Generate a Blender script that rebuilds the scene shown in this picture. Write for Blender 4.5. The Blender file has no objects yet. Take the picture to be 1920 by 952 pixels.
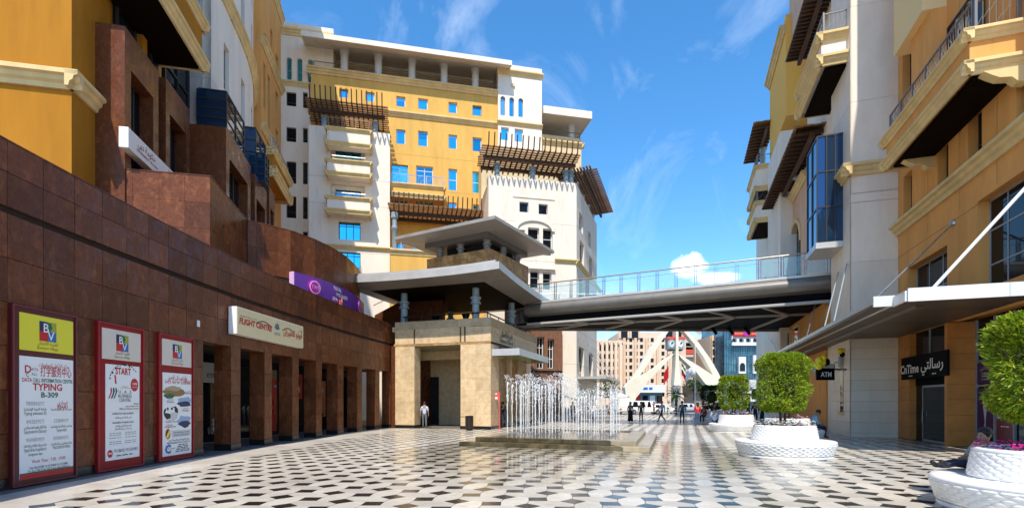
import bpy, bmesh, math, random, unicodedata
from mathutils import Vector, Matrix, noise
R = math.radians
rnd = random.Random(7)
SC = bpy.context.scene
COL = SC.collection

# ---------------------------------------------------------------- camera, sky, sun, exposure
CAM_H, FPX, HX, HY = 1.75, 960.0, 960.0, 752.0      # eye height, focal length in photo pixels, principal point / horizon
cam = bpy.data.cameras.new('camera')
cam.sensor_width = 36.0; cam.lens = 36.0 * FPX / 1920.0
cam.shift_y = (HY - 476.0) / 1920.0
cam.clip_start = 0.1; cam.clip_end = 3000
camo = bpy.data.objects.new('camera', cam); COL.objects.link(camo)
camo.location = (0, 0, CAM_H); camo.rotation_euler = (R(90), 0, 0)
SC.camera = camo

SUN_EL, SUN_AZ = R(56), R(8)         # the light travels towards +Y, leaning right by SUN_AZ
world = bpy.data.worlds.new('World'); SC.world = world; world.use_nodes = True
wn = world.node_tree; wn.nodes.clear()
def WN(t, **k):
    n = wn.nodes.new(t)
    for a, b in k.items(): setattr(n, a, b)
    return n
w_out = WN('ShaderNodeOutputWorld'); w_bg = WN('ShaderNodeBackground')
sky = WN('ShaderNodeTexSky'); sky.sky_type = 'NISHITA'; sky.sun_disc = False
sky.sun_elevation = SUN_EL; sky.sun_rotation = R(180) + SUN_AZ
sky.air_density = 1.0; sky.dust_density = 0.35; sky.ozone_density = 4.0; sky.altitude = 0
tc = WN('ShaderNodeTexCoord')
# thin cirrus streaks and one low cumulus bank, all over the dome
mp = WN('ShaderNodeMapping'); mp.inputs['Scale'].default_value = (2.0, 2.6, 1.5); mp.inputs['Rotation'].default_value = (0.2, 0.7, 0.35)
nz = WN('ShaderNodeTexNoise'); nz.inputs['Scale'].default_value = 2.1; nz.inputs['Detail'].default_value = 9; nz.inputs['Roughness'].default_value = .62; nz.inputs['Distortion'].default_value = .7
cr = WN('ShaderNodeValToRGB'); cr.color_ramp.elements[0].position = .56; cr.color_ramp.elements[1].position = .92
cr.color_ramp.elements[0].color = (0, 0, 0, 1); cr.color_ramp.elements[1].color = (.3, .3, .3, 1)
mix = WN('ShaderNodeMixRGB'); mix.inputs[2].default_value = (8.5, 8.9, 9.4, 1)
wn.links.new(tc.outputs['Generated'], mp.inputs[0]); wn.links.new(mp.outputs[0], nz.inputs[0])
wn.links.new(nz.outputs['Fac'], cr.inputs[0])
def cumulus(c, r):          # one small low cloud around direction c
    sb = WN('ShaderNodeVectorMath', operation='SUBTRACT'); sb.inputs[1].default_value = Vector(c).normalized(); wn.links.new(tc.outputs['Generated'], sb.inputs[0])
    sc_ = WN('ShaderNodeVectorMath', operation='MULTIPLY'); sc_.inputs[1].default_value = (1 / r[0], 1 / r[0], 1 / r[1]); wn.links.new(sb.outputs[0], sc_.inputs[0])
    ln = WN('ShaderNodeVectorMath', operation='LENGTH'); wn.links.new(sc_.outputs[0], ln.inputs[0])
    n2 = WN('ShaderNodeTexNoise'); n2.inputs['Scale'].default_value = 38; n2.inputs['Detail'].default_value = 6; wn.links.new(tc.outputs['Generated'], n2.inputs[0])
    ad = WN('ShaderNodeMath', operation='MULTIPLY_ADD'); ad.inputs[1].default_value = -1.5; wn.links.new(n2.outputs['Fac'], ad.inputs[0]); wn.links.new(ln.outputs['Value'], ad.inputs[2])
    mr = WN('ShaderNodeMapRange'); mr.inputs[1].default_value = .35; mr.inputs[2].default_value = -.15; mr.inputs[3].default_value = 0; mr.inputs[4].default_value = .95; wn.links.new(ad.outputs[0], mr.inputs[0]); return mr.outputs[0]
fac = cr.outputs[0]
for c_, r_ in (((.344, 1, .265), (.030, .022)), ((.40, 1, .240), (.040, .010)), ((-.9, .5, .25), (.06, .03)), ((.9, -.5, .28), (.08, .03)), ((-.4, -.9, .3), (.07, .03))):
    mxx = WN('ShaderNodeMath', operation='MAXIMUM'); wn.links.new(fac, mxx.inputs[0]); wn.links.new(cumulus(c_, r_), mxx.inputs[1]); fac = mxx.outputs[0]
wn.links.new(fac, mix.inputs[0])
hs = WN('ShaderNodeHueSaturation'); hs.inputs['Saturation'].default_value = 1.25; hs.inputs['Hue'].default_value = .496; hs.inputs['Value'].default_value = 1.22
wn.links.new(sky.outputs[0], hs.inputs['Color'])
wn.links.new(hs.outputs[0], mix.inputs[1])
wn.links.new(mix.outputs[0], w_bg.inputs[0]); w_bg.inputs[1].default_value = 0.15
wn.links.new(w_bg.outputs[0], w_out.inputs[0])

sun = bpy.data.lights.new('sun', 'SUN'); sun.energy = 3.7; sun.angle = R(.53); sun.color = (1.0, .93, .82)
suno = bpy.data.objects.new('sun', sun); COL.objects.link(suno)
ld = Vector((math.sin(SUN_AZ) * math.cos(SUN_EL), math.cos(SUN_AZ) * math.cos(SUN_EL), -math.sin(SUN_EL)))
suno.rotation_euler = ld.to_track_quat('-Z', 'Y').to_euler(); suno.location = (-10, -40, 60)
SC.view_settings.view_transform = 'Standard'; SC.view_settings.look = 'None'
SC.view_settings.gamma = 1.0; SC.view_settings.exposure = 0.62; SC.view_settings.use_curve_mapping = False
SC.render.engine = 'CYCLES'
SC.cycles.max_bounces = 8; SC.cycles.diffuse_bounces = 6; SC.cycles.glossy_bounces = 4; SC.cycles.transparent_max_bounces = 24
SC.cycles.use_denoising = True; SC.cycles.caustics_reflective = False; SC.cycles.caustics_refractive = False

# ---------------------------------------------------------------- materials
MATS = {}
def mat(name, base, rough=.6, base2=None, scale=4., thr=(.35, .65), var=0., bump=0., bscale=None, metal=0., spec=.5,
        orand=0., base3=None, scale3=.6, thr3=(.45, .7), alpha=1., emit=None, coat=0., stretch=None, rvar=0., trans=0., ior=1.45):
    if name in MATS: return MATS[name]
    m = bpy.data.materials.new(name); m.use_nodes = True; nt = m.node_tree; N = nt.nodes; L = nt.links
    b = N['Principled BSDF']; b.inputs['Roughness'].default_value = rough; b.inputs['Metallic'].default_value = metal
    b.inputs['Specular IOR Level'].default_value = spec; b.inputs['Alpha'].default_value = alpha; b.inputs['Coat Weight'].default_value = coat
    b.inputs['Transmission Weight'].default_value = trans; b.inputs['IOR'].default_value = ior
    b.inputs['Base Color'].default_value = (*base, 1)
    if emit: b.inputs['Emission Color'].default_value = (*base, 1); b.inputs['Emission Strength'].default_value = emit
    col = None
    t = N.new('ShaderNodeTexCoord'); src = t.outputs['Object']
    if stretch:
        mpp = N.new('ShaderNodeMapping'); mpp.inputs['Scale'].default_value = stretch; L.new(src, mpp.inputs[0]); src = mpp.outputs[0]
    def noise_(s, d=6, rgh=.6):
        n = N.new('ShaderNodeTexNoise'); n.inputs['Scale'].default_value = s; n.inputs['Detail'].default_value = d; n.inputs['Roughness'].default_value = rgh
        L.new(src, n.inputs[0]); return n
    def ramp(fac, a, z):
        r = N.new('ShaderNodeMapRange'); r.inputs[1].default_value = a; r.inputs[2].default_value = z; L.new(fac, r.inputs[0]); return r.outputs[0]
    if base2:
        n = noise_(scale); mx = N.new('ShaderNodeMixRGB'); mx.inputs[1].default_value = (*base, 1); mx.inputs[2].default_value = (*base2, 1)
        L.new(ramp(n.outputs['Fac'], *thr), mx.inputs[0]); col = mx.outputs[0]
    if base3:
        n = noise_(scale3, 8); mx = N.new('ShaderNodeMixRGB'); mx.inputs[2].default_value = (*base3, 1)
        if col: L.new(col, mx.inputs[1])
        else: mx.inputs[1].default_value = (*base, 1)
        L.new(ramp(n.outputs['Fac'], *thr3), mx.inputs[0]); col = mx.outputs[0]
    if orand or var:
        h = N.new('ShaderNodeHueSaturation')
        if col: L.new(col, h.inputs['Color'])
        else: h.inputs['Color'].default_value = (*base, 1)
        v = None
        if orand:
            oi = N.new('ShaderNodeObjectInfo'); r = N.new('ShaderNodeMapRange'); r.inputs[3].default_value = 1 - orand; r.inputs[4].default_value = 1 + orand
            L.new(oi.outputs['Random'], r.inputs[0]); v = r.outputs[0]
        if var:
            n = noise_(.45, 5); r = N.new('ShaderNodeMapRange'); r.inputs[1].default_value = .3; r.inputs[2].default_value = .7
            r.inputs[3].default_value = 1 - var; r.inputs[4].default_value = 1 + var; L.new(n.outputs['Fac'], r.inputs[0])
            if v:
                mm = N.new('ShaderNodeMath'); mm.operation = 'MULTIPLY'; L.new(v, mm.inputs[0]); L.new(r.outputs[0], mm.inputs[1]); v = mm.outputs[0]
            else: v = r.outputs[0]
        L.new(v, h.inputs['Value']); col = h.outputs[0]
    if col: L.new(col, b.inputs['Base Color'])
    if rvar:
        n = noise_(2.3, 6); r = N.new('ShaderNodeMapRange'); r.inputs[1].default_value = .35; r.inputs[2].default_value = .65
        r.inputs[3].default_value = max(.02, rough - rvar); r.inputs[4].default_value = rough + rvar; L.new(n.outputs['Fac'], r.inputs[0]); L.new(r.outputs[0], b.inputs['Roughness'])
    if bump:
        n = noise_(bscale or scale * 3, 5); bp = N.new('ShaderNodeBump'); bp.inputs['Strength'].default_value = bump; bp.inputs['Distance'].default_value = .02
        L.new(n.outputs['Fac'], bp.inputs['Height']); L.new(bp.outputs[0], b.inputs['Normal'])
    MATS[name] = m; return m

granite = mat('granite', (.158, .050, .020), .30, (.085, .030, .013), 16, (.34, .68), base3=(.215, .074, .028), scale3=4.5, thr3=(.52, .72), orand=.26, rvar=.12, bump=.05, bscale=60, stretch=(1, 1, .7), spec=.22)
granite_d = mat('granite_plinth', (.012, .011, .011), .25, (.02, .018, .017), 30)
grout = mat('granite_joint', (.035, .02, .015), .8)
stone = mat('travertine', (.66, .49, .29), .5, (.54, .37, .19), 3.2, (.4, .66), base3=(.33, .22, .11), scale3=9, thr3=(.66, .74), orand=.09, bump=.18, bscale=26)
stone_d = mat('travertine_dark', (.44, .27, .11), .5, (.27, .14, .05), 2.6, (.38, .62), base3=(.55, .37, .18), scale3=5, thr3=(.56, .7), orand=.12, bump=.15, bscale=22)
stonegap = mat('stone_joint', (.10, .07, .045), .9)
def stucco(n, c, k=.86): return mat(n, c, .85, tuple(x * k for x in c), 1.4, var=.07, bump=.12, bscale=55, stretch=(1, 1, .18), base3=tuple(x * .74 for x in c), scale3=2.6, thr3=(.56, .86), spec=.15)
orange = stucco('orange_stucco', (.80, .385, .115)); amber = stucco('amber_stucco', (.43, .18, .018)); yellow = stucco('yellow_stucco', (.76, .45, .12))
white = stucco('white_stucco', (.84, .755, .645), .93); cream = stucco('cream_stucco', (.76, .60, .36)); trim = stucco('ochre_trim', (.76, .57, .28), .82)
pink = stucco('pink_stucco', (.70, .46, .31)); beige = mat('beige_cladding', (.82, .72, .60), .6, (.75, .65, .53), 2., orand=.05, bump=.05, bscale=40, stretch=(1, 1, .4), spec=.2)
glass = mat('blue_window_glass', (.05, .50, .78), .03, metal=.85, orand=.3)
glass_t = mat('teal_window_glass', (.03, .30, .48), .04, metal=.8, orand=.4); glass_p = mat('pale_window_glass', (.22, .62, .82), .06, metal=.7, orand=.2); blind = mat('window_blind', (.50, .58, .60), .6)
glass_d = mat('dark_window_glass', (.006, .009, .014), .03, metal=0., spec=.25, orand=.4)
glass_b = mat('bay_glass', (.025, .075, .17), .03, metal=.6, spec=1., orand=.15)
frame_g = mat('grey_frame', (.30, .32, .34), .4); frame_d = mat('dark_frame', (.03, .028, .026), .4); frame_w = mat('white_frame', (.72, .72, .70), .5)
steel = mat('steel', (.50, .52, .54), .3, metal=.85, rvar=.08); bluegrey = mat('blue_grey_paint', (.30, .38, .43), .45, (.25, .32, .37), 3)
silver = mat('aluminium_panel', (.56, .55, .53), .38, (.48, .47, .46), 1.2, metal=.25, bump=.02); silver_l = mat('pale_aluminium', (.72, .71, .68), .4, (.64, .63, .61), 1.0, metal=.1)
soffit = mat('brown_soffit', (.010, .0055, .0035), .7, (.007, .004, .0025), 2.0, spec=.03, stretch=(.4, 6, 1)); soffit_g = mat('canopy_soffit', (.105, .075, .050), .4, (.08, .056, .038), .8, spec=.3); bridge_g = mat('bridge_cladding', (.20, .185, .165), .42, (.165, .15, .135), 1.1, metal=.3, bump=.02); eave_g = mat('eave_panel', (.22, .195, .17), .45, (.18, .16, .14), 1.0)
black = mat('black_paint', (.006, .006, .007), .6, spec=.04); dark = mat('dark_interior', (.012, .010, .009), .7)
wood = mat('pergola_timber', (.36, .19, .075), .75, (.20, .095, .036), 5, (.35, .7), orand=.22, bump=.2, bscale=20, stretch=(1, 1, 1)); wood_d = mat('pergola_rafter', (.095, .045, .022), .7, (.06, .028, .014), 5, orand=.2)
paper = mat('poster_paper', (.80, .82, .82), .35); maroon = mat('maroon_frame', (.085, .008, .010), .3); redf = mat('red_frame', (.25, .006, .009), .4, spec=.3)
ink_r = mat('red_print', (.50, .02, .025), .4); ink_g = mat('green_print', (.02, .13, .055), .4); ink_k = mat('black_print', (.015, .015, .017), .4); ink_w = mat('white_print', (.80, .80, .80), .4)
logo_y = mat('yellow_sheet', (.74, .68, .04), .35); logo_b = mat('beige_sheet', (.66, .60, .52), .4); ink_b = mat('blue_print', (.03, .14, .42), .4); ink_n = mat('navy_print', (.02, .025, .09), .4); ink_o = mat('olive_print', (.33, .36, .05), .4)
ink_grey = mat('grey_print', (.34, .36, .38), .5); ink_lg = mat('pale_grey_print', (.55, .58, .60), .5); ink_br = mat('brown_print', (.28, .17, .07), .5); ink_lb = mat('light_blue_print', (.30, .42, .60), .5)
signcream = mat('cream_sign_face', (.74, .62, .36), .4); purple = mat('purple_sign', (.15, .045, .33), .35); magenta = mat('magenta_disc', (.42, .01, .30), .35); lilac = mat('lilac_ring', (.80, .50, .78), .4); orangep = mat('orange_board', (.80, .16, .07), .4)
signred = mat('brick_red_sign', (.62, .09, .06), .4); signwhite = mat('white_sign', (.78, .77, .75), .35)

# ---------------------------------------------------------------- mesh helpers
class Fr:
    """vertical plane frame: origin (x,y), u along the wall, n outward, z up"""
    def __init__(s, o, U, N): s.o = Vector(o); s.U = Vector(U).normalized(); s.N = Vector(N).normalized()
    def w(s, u, n, z): p = s.o + s.U * u + s.N * n; return (p.x, p.y, z)
    def off(s, n, u=0): return Fr(s.o + s.N * n + s.U * u, s.U, s.N)
    def px(s, x, y=HY, n=0.):
        rx = (x - HX) / FPX; o = s.o + s.N * n
        # o + u*U = t*(rx,1)
        u = (rx * o.y - o.x) / (s.U.x - rx * s.U.y); t = o.y + u * s.U.y
        return u, CAM_H + (HY - y) / FPX * t
    def u(s, x, n=0.): return s.px(x, HY, n)[0]
    def z(s, x, y, n=0.): return s.px(x, y, n)[1]
class Xf:
    """free frame from a 4x4 matrix so the same box calls work in local space"""
    def __init__(s, m=None): s.m = m or Matrix()
    def w(s, u, n, z): return tuple(s.m @ Vector((u, n, z)))
WORLD = Xf()
def gpt(x, y):
    d = FPX * CAM_H / (y - HY); return ((x - HX) / FPX * d, d)
def at(x, d): return ((x - HX) / FPX * d, d)
def zat(y, d): return CAM_H + (HY - y) / FPX * d

class MB:
    def __init__(s): s.v = []; s.f = []; s.mi = []; s.cur = 0
    def q(s, *pts):
        i = len(s.v); s.v += [tuple(p) for p in pts]; s.f.append(tuple(range(i, i + len(pts)))); s.mi.append(s.cur); return s
    def faces(s, vs, fs):
        i = len(s.v); s.v += [tuple(p) for p in vs]; s.f += [tuple(a + i for a in f) for f in fs]; s.mi += [s.cur] * len(fs); return s
    def hexa(s, a):   # 8 points: bottom ring 0-3, top ring 4-7
        return s.faces(a, [(3, 2, 1, 0), (4, 5, 6, 7), (0, 1, 5, 4), (1, 2, 6, 5), (2, 3, 7, 6), (3, 0, 4, 7)])
    def box(s, fr, u0, u1, n0, n1, z0, z1):
        w = fr.w; return s.hexa([w(u0, n0, z0), w(u1, n0, z0), w(u1, n1, z0), w(u0, n1, z0), w(u0, n0, z1), w(u1, n0, z1), w(u1, n1, z1), w(u0, n1, z1)])
    def prism(s, bot, top):
        k = len(bot); fs = [tuple(reversed(range(k))), tuple(range(k, 2 * k))] + [(i, (i + 1) % k, k + (i + 1) % k, k + i) for i in range(k)]
        return s.faces(list(bot) + list(top), fs)
    def ext(s, fr, poly, n0, n1):      # polygon in (u,z) extruded along n
        return s.prism([fr.w(u, n0, z) for u, z in poly], [fr.w(u, n1, z) for u, z in poly])
    def prof(s, fr, poly, u0, u1):     # polygon in (n,z) extruded along u
        return s.prism([fr.w(u0, n, z) for n, z in poly], [fr.w(u1, n, z) for n, z in poly])
    def plan(s, pts, z0, z1): return s.prism([(x, y, z0) for x, y in pts], [(x, y, z1) for x, y in pts])
    def tube(s, path, rad, k=8, caps=True):
        P = [Vector(p) for p in path]; rr = rad if isinstance(rad, (list, tuple)) else [rad] * len(P); rings = []; i0 = len(s.v)
        for i, p in enumerate(P):
            t = (P[min(i + 1, len(P) - 1)] - P[max(i - 1, 0)]).normalized()
            a = Vector((0, 0, 1)) if abs(t.z) < .9 else Vector((1, 0, 0)); x = t.cross(a).normalized(); y = t.cross(x)
            for j in range(k):
                an = 2 * math.pi * j / k; s.v.append(tuple(p + (x * math.cos(an) + y * math.sin(an)) * rr[i]))
        for i in range(len(P) - 1):
            for j in range(k):
                a = i0 + i * k + j; b = i0 + i * k + (j + 1) % k; s.f.append((a, a + k, b + k, b)); s.mi.append(s.cur)
        if caps:
            s.f.append(tuple(i0 + j for j in range(k))); s.mi.append(s.cur)
            s.f.append(tuple(i0 + (len(P) - 1) * k + j for j in reversed(range(k)))); s.mi.append(s.cur)
        return s
    def lathe(s, c, prof, k=24):
        i0 = len(s.v)
        for r, z in prof:
            for j in range(k): a = 2 * math.pi * j / k; s.v.append((c[0] + r * math.cos(a), c[1] + r * math.sin(a), c[2] + z))
        for i in range(len(prof) - 1):
            for j in range(k):
                a = i0 + i * k + j; b = i0 + i * k + (j + 1) % k; s.f.append((a, b, b + k, a + k)); s.mi.append(s.cur)
        s.f.append(tuple(i0 + j for j in reversed(range(k)))); s.mi.append(s.cur)
        s.f.append(tuple(i0 + (len(prof) - 1) * k + j for j in range(k))); s.mi.append(s.cur)
        return s
    def ball(s, c, r, k=10, sq=(1, 1, 1)):
        pr = [(max(1e-3, math.sin(math.pi * i / (k // 2 + 1))), -math.cos(math.pi * i / (k // 2 + 1))) for i in range(0, k // 2 + 2)]
        i0 = len(s.v); s.lathe((0, 0, 0), pr, k)
        for i in range(i0, len(s.v)): x, y, z = s.v[i]; s.v[i] = (c[0] + x * r * sq[0], c[1] + y * r * sq[1], c[2] + z * r * sq[2])
        return s
    def build(s, name, m, parent=None, smooth=False, bevel=0., label=None, shift=None):
        me = bpy.data.meshes.new(name); org = Vector((0, 0, 0))
        r = parent
        if parent is not None: org = Vector(parent['_o'])
        elif shift is not None: org = Vector(shift)
        me.from_pydata([tuple(Vector(p) - org) for p in s.v], [], s.f)
        ms = m if isinstance(m, (list, tuple)) else [m]
        for x in ms: me.materials.append(x)
        if len(ms) > 1: me.polygons.foreach_set('material_index', s.mi)
        b = bmesh.new(); b.from_mesh(me); bmesh.ops.recalc_face_normals(b, faces=b.faces)
        b.to_mesh(me); b.free()
        if smooth: me.shade_smooth() if smooth is True else me.set_sharp_from_angle(angle=R(smooth)) or None
        if smooth and smooth is not True:
            for p in me.polygons: p.use_smooth = True
        o = bpy.data.objects.new(name, me); COL.objects.link(o); o['_o'] = tuple(org)
        if parent is not None: o.parent = parent
        else: o.location = org
        if bevel:
            md = o.modifiers.new('bevel', 'BEVEL'); md.width = bevel; md.segments = 2; md.limit_method = 'ANGLE'; md.angle_limit = R(40)
        if label: o['label'] = label
        return o
def thing(name, label, cat, loc=(0, 0, 0), group=None, kind=None):
    o = bpy.data.objects.new(name, None); COL.objects.link(o); o.location = loc; o.empty_display_size = .2; o['_o'] = tuple(loc)
    return tag(o, label, cat, group, kind)
def tag(o, label=None, cat=None, group=None, kind=None):
    if label: o['label'] = label
    if cat: o['category'] = cat
    if group: o['group'] = group
    if kind: o['kind'] = kind
    return o
def sub(name, parent):     # an Empty that holds sub-parts
    o = bpy.data.objects.new(name, None); COL.objects.link(o); o.parent = parent; o['_o'] = parent['_o']; o.empty_display_size = .1; return o
def copy_tree(o, parent=None):
    c = o.copy(); COL.objects.link(c); c.parent = parent
    for ch in o.children: copy_tree(ch, c)
    return c

# a wall slab with rectangular openings: front face n=0, back face n=-t
def holed(mb, fr, u0, u1, z0, z1, holes, t=.3):
    hs_ = [(max(u0, a), min(u1, b), max(z0, c), min(z1, d)) for a, b, c, d in holes if b > u0 and a < u1 and d > z0 and c < z1]
    us = sorted({u0, u1, *[h[0] for h in hs_], *[h[1] for h in hs_]}); zs = sorted({z0, z1, *[h[2] for h in hs_], *[h[3] for h in hs_]})
    def solid(i, j):
        if i < 0 or j < 0 or i >= len(us) - 1 or j >= len(zs) - 1: return False
        cu = (us[i] + us[i + 1]) / 2; cz = (zs[j] + zs[j + 1]) / 2
        return not any(h[0] < cu < h[1] and h[2] < cz < h[3] for h in hs_)
    w = fr.w
    for i in range(len(us) - 1):
        for j in range(len(zs) - 1):
            if not solid(i, j): continue
            a, b, c, d = us[i], us[i + 1], zs[j], zs[j + 1]
            mb.q(w(a, 0, c), w(b, 0, c), w(b, 0, d), w(a, 0, d)); mb.q(w(a, -t, d), w(b, -t, d), w(b, -t, c), w(a, -t, c))
            if not solid(i - 1, j): mb.q(w(a, 0, c), w(a, 0, d), w(a, -t, d), w(a, -t, c))
            if not solid(i + 1, j): mb.q(w(b, 0, c), w(b, -t, c), w(b, -t, d), w(b, 0, d))
            if not solid(i, j - 1): mb.q(w(a, 0, c), w(a, -t, c), w(b, -t, c), w(b, 0, c))
            if not solid(i, j + 1): mb.q(w(a, 0, d), w(b, 0, d), w(b, -t, d), w(a, -t, d))
    return mb
def arch_fill(mb, fr, u0, u1, zs, z1, t=.3, k=8, rise=None):
    """fills the two spandrels of an arched opening whose rectangular hole ends at z1; springing at zs"""
    c = (u0 + u1) / 2; r = (u1 - u0) / 2; h = z1 - zs
    for sgn in (-1, 1):
        pts = [(c + sgn * r, z1 + .0)]
        arc = [(c + sgn * r * math.cos(a), zs + h * math.sin(a)) for a in [math.pi / 2 * i / k for i in range(k + 1)]]
        for i in range(k): mb.ext(fr, [pts[0], arc[i], arc[i + 1]], -.002, -t + .002)
def window(par, fr, h, n=-.16, nx=2, ny=2, fw=.07, fm=None, gm=None, d=.06, extra=None, name='window'):
    u0, u1, z0, z1 = h; fm = fm or frame_g; gm = gm or rnd.choices([glass, glass_t, glass_p], [6, 2, 2])[0]
    mb = MB(); mb.box(fr, u0, u1, n - d, n, z0, z0 + fw); mb.box(fr, u0, u1, n - d, n, z1 - fw, z1); mb.box(fr, u0, u0 + fw, n - d, n, z0 + fw, z1 - fw); mb.box(fr, u1 - fw, u1, n - d, n, z0 + fw, z1 - fw)
    for i in range(1, nx): u = u0 + (u1 - u0) * i / nx; mb.box(fr, u - fw * .4, u + fw * .4, n - d, n - .005, z0 + fw, z1 - fw)
    for j in (range(1, ny) if extra is None else []): z = z0 + (z1 - z0) * j / ny; mb.box(fr, u0 + fw, u1 - fw, n - d, n - .008, z - fw * .4, z + fw * .4)
    for f in extra or []: z = z0 + (z1 - z0) * f; mb.box(fr, u0 + fw, u1 - fw, n - d, n - .008, z - fw * .4, z + fw * .4)
    o = mb.build(name, fm, par)
    j0, j1, j2 = (rnd.uniform(-.009, .009) for _ in range(3)); na, nb = n - d + .012, n - d + .03; W = fr.w; ua, ub, za, zb = u0 + .01, u1 - .01, z0 + .01, z1 - .01
    MB().hexa([W(ua, na + j0, za), W(ub, na + j1, za), W(ub, nb + j1, za), W(ua, nb + j0, za), W(ua, na + j0 + j2, zb), W(ub, na + j1 + j2, zb), W(ub, nb + j1 + j2, zb), W(ua, nb + j0 + j2, zb)]).build('pane', gm, o)
    if gm in (glass, glass_t, glass_p) and rnd.random() < .3:
        hb = (z1 - z0) * rnd.uniform(.15, .5); MB().box(fr, u0 + fw, u1 - fw, n - d + .042, n - d + .048, z1 - fw - hb, z1 - fw).build('blind', rnd.choice([blind, glass_p, glass_t]), o)
    return o
def cornice(par, fr, u0, u1, z, h=.5, p=.35, m=None, name='cornice', n=0.):
    """moulded band, top at z, height h, projection p"""
    poly = [(n - .02, z - h), (n + p * .25, z - h), (n + p * .35, z - h * .72), (n + p * .6, z - h * .6), (n + p * .7, z - h * .36), (n + p, z - h * .28), (n + p, z - h * .04), (n + p * .95, z), (n - .02, z)]
    return MB().prof(fr, poly, u0, u1).build(name, m or trim, par)
def pxh(fr, x0, x1, y0, y1, n=0.):
    """pixel rectangle (y0 top, y1 bottom read at x0) -> hole (u0,u1,z0,z1)"""
    a, zt = fr.px(x0, y0, n); b, _ = fr.px(x1, y0, n); zb = fr.z(x0, y1, n)
    return (min(a, b), max(a, b), zb, zt)
# ---------------------------------------------------------------- lettering
AF = {}
for c in range(0xFE80, 0xFEFD):
    dd = unicodedata.decomposition(chr(c)).split()
    if len(dd) == 2: AF.setdefault(chr(int(dd[1], 16)), {})[dd[0][1:-1]] = chr(c)
def shape_ar(s):
    o = []
    for i, ch in enumerate(s):
        f = AF.get(ch)
        if not f: o.append(ch); continue
        p = i > 0 and AF.get(s[i - 1], {}).get('initial'); n = i < len(s) - 1 and s[i + 1] in AF and f.get('initial')
        o.append(f.get('medial' if p and n else 'initial' if n else 'final' if p else 'isolated', f.get('isolated', ch)))
    return ''.join(reversed(o))
def text(par, fr, s, u, z, n, h=None, w=None, m=None, align='CENTER', bold=0., ext=.004, flip=1, name='lettering', shear=0., ar=False):
    """text on a frame: u,z = anchor of the baseline, h = letter height (cap), w = forced width"""
    c = bpy.data.curves.new('t', 'FONT'); c.body = shape_ar(s) if ar else s; c.align_x = align; c.size = 1.; c.resolution_u = 2; c.offset = bold; c.extrude = 0; c.shear = shear
    o = bpy.data.objects.new('t', c); COL.objects.link(o); dg = bpy.context.evaluated_depsgraph_get()
    me = bpy.data.meshes.new_from_object(o.evaluated_get(dg)); bpy.data.objects.remove(o); bpy.data.curves.remove(c)
    if not len(me.vertices): return None
    xs = [v.co.x for v in me.vertices]; W = max(xs) - min(xs); sy = (h or .1) / .72; sx = w / W if w else sy
    if w and not h: sy = sx
    org = Vector(par['_o']) if par is not None else Vector()
    for v in me.vertices: v.co = Vector(fr.w(u + v.co.x * sx * flip, n + ext, z + v.co.y * sy)) - org
    me.materials.clear(); me.materials.append(m or ink_k); me.name = name
    t = bpy.data.objects.new(name, me); COL.objects.link(t); t.parent = par; t['_o'] = tuple(org); return t

def bars(par, f, uc, z, n, w, h, m, k=4):
    """a line of print too small to read: short strokes of uneven length"""
    ws = [rnd.uniform(.5, 1.5) for _ in range(k)]; T = sum(ws) * 1.25; x = uc - w / 2; mb = MB()
    for q in ws: mb.box(f, x, x + w * q / T, n, n + .003, z, z + h); x += w * q * 1.25 / T
    return mb.build('print_line', m, par)
# ---------------------------------------------------------------- site grids
UA, VA = Vector((.977, .212)).normalized(), Vector((-.212, .977)).normalized()          # left and back buildings
PB, QB = Vector((.319, .948)).normalized(), Vector((.948, -.319)).normalized()          # plaza axis, right building, pavilion
# ================================================================ ground and paving
def WX(d): return -10.12 + .0052 * (d - 14.5) ** 2          # plan curve of the granite arcade wall
_tab = []; _s = 0.; _p = None
for i in range(0, 341):
    d = 1.5 + i * .1; p = Vector((WX(d), d))
    if _p is not None: _s += (p - _p).length
    _tab.append((_s, d)); _p = p
def s_at_d(d): i = max(0, min(339, int((d - 1.5) / .1))); a, b = _tab[i], _tab[i + 1]; return a[0] + (b[0] - a[0]) * (d - a[1]) / .1
def d_at_s(s):
    lo, hi = 0, 340
    while hi - lo > 1:
        m = (lo + hi) // 2
        if _tab[m][0] > s: hi = m
        else: lo = m
    a, b = _tab[lo], _tab[hi]; return a[1] + (b[1] - a[1]) * (s - a[0]) / max(1e-6, b[0] - a[0])
def wnorm(d): t = Vector((.0104 * (d - 14.5), 1.)).normalized(); return Vector((t.y, -t.x)), t
class WFr:                       # curved frame: u = arc length along the arcade wall, n towards the plaza
    def w(s, u, n, z): d = d_at_s(u); N, t = wnorm(d); return (WX(d) + N.x * n, d + N.y * n, z)
WF = WFr()
def wall_d(x, n=0.):             # depth at which photo column x meets the wall (face moved out by n)
    rx = (x - HX) / FPX; lo, hi = 2., 36.
    f = lambda d: (WX(d) + wnorm(d)[0].x * n) - rx * (d + wnorm(d)[0].y * n)
    best = None; pd = lo; pf = f(lo)
    for i in range(1, 171):
        d = lo + (hi - lo) * i / 170; v = f(d)
        if (pf < 0) != (v < 0):
            a, b = pd, d
            for _ in range(40):
                m = (a + b) / 2
                if (f(a) < 0) != (f(m) < 0): b = m
                else: a = m
            return a
        pd, pf = d, v
    return hi
def wall_s(x, n=0.): return s_at_d(wall_d(x, n))

gmat = mat('asphalt_and_concrete', (.30, .28, .25), .85, (.24, .22, .2), .8, bump=.1)
g = MB().q((-900, -300, -.03), (900, -300, -.03), (900, 1800, -.03), (-900, 1800, -.03)).build('ground', gmat); tag(g, kind='structure')

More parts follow.
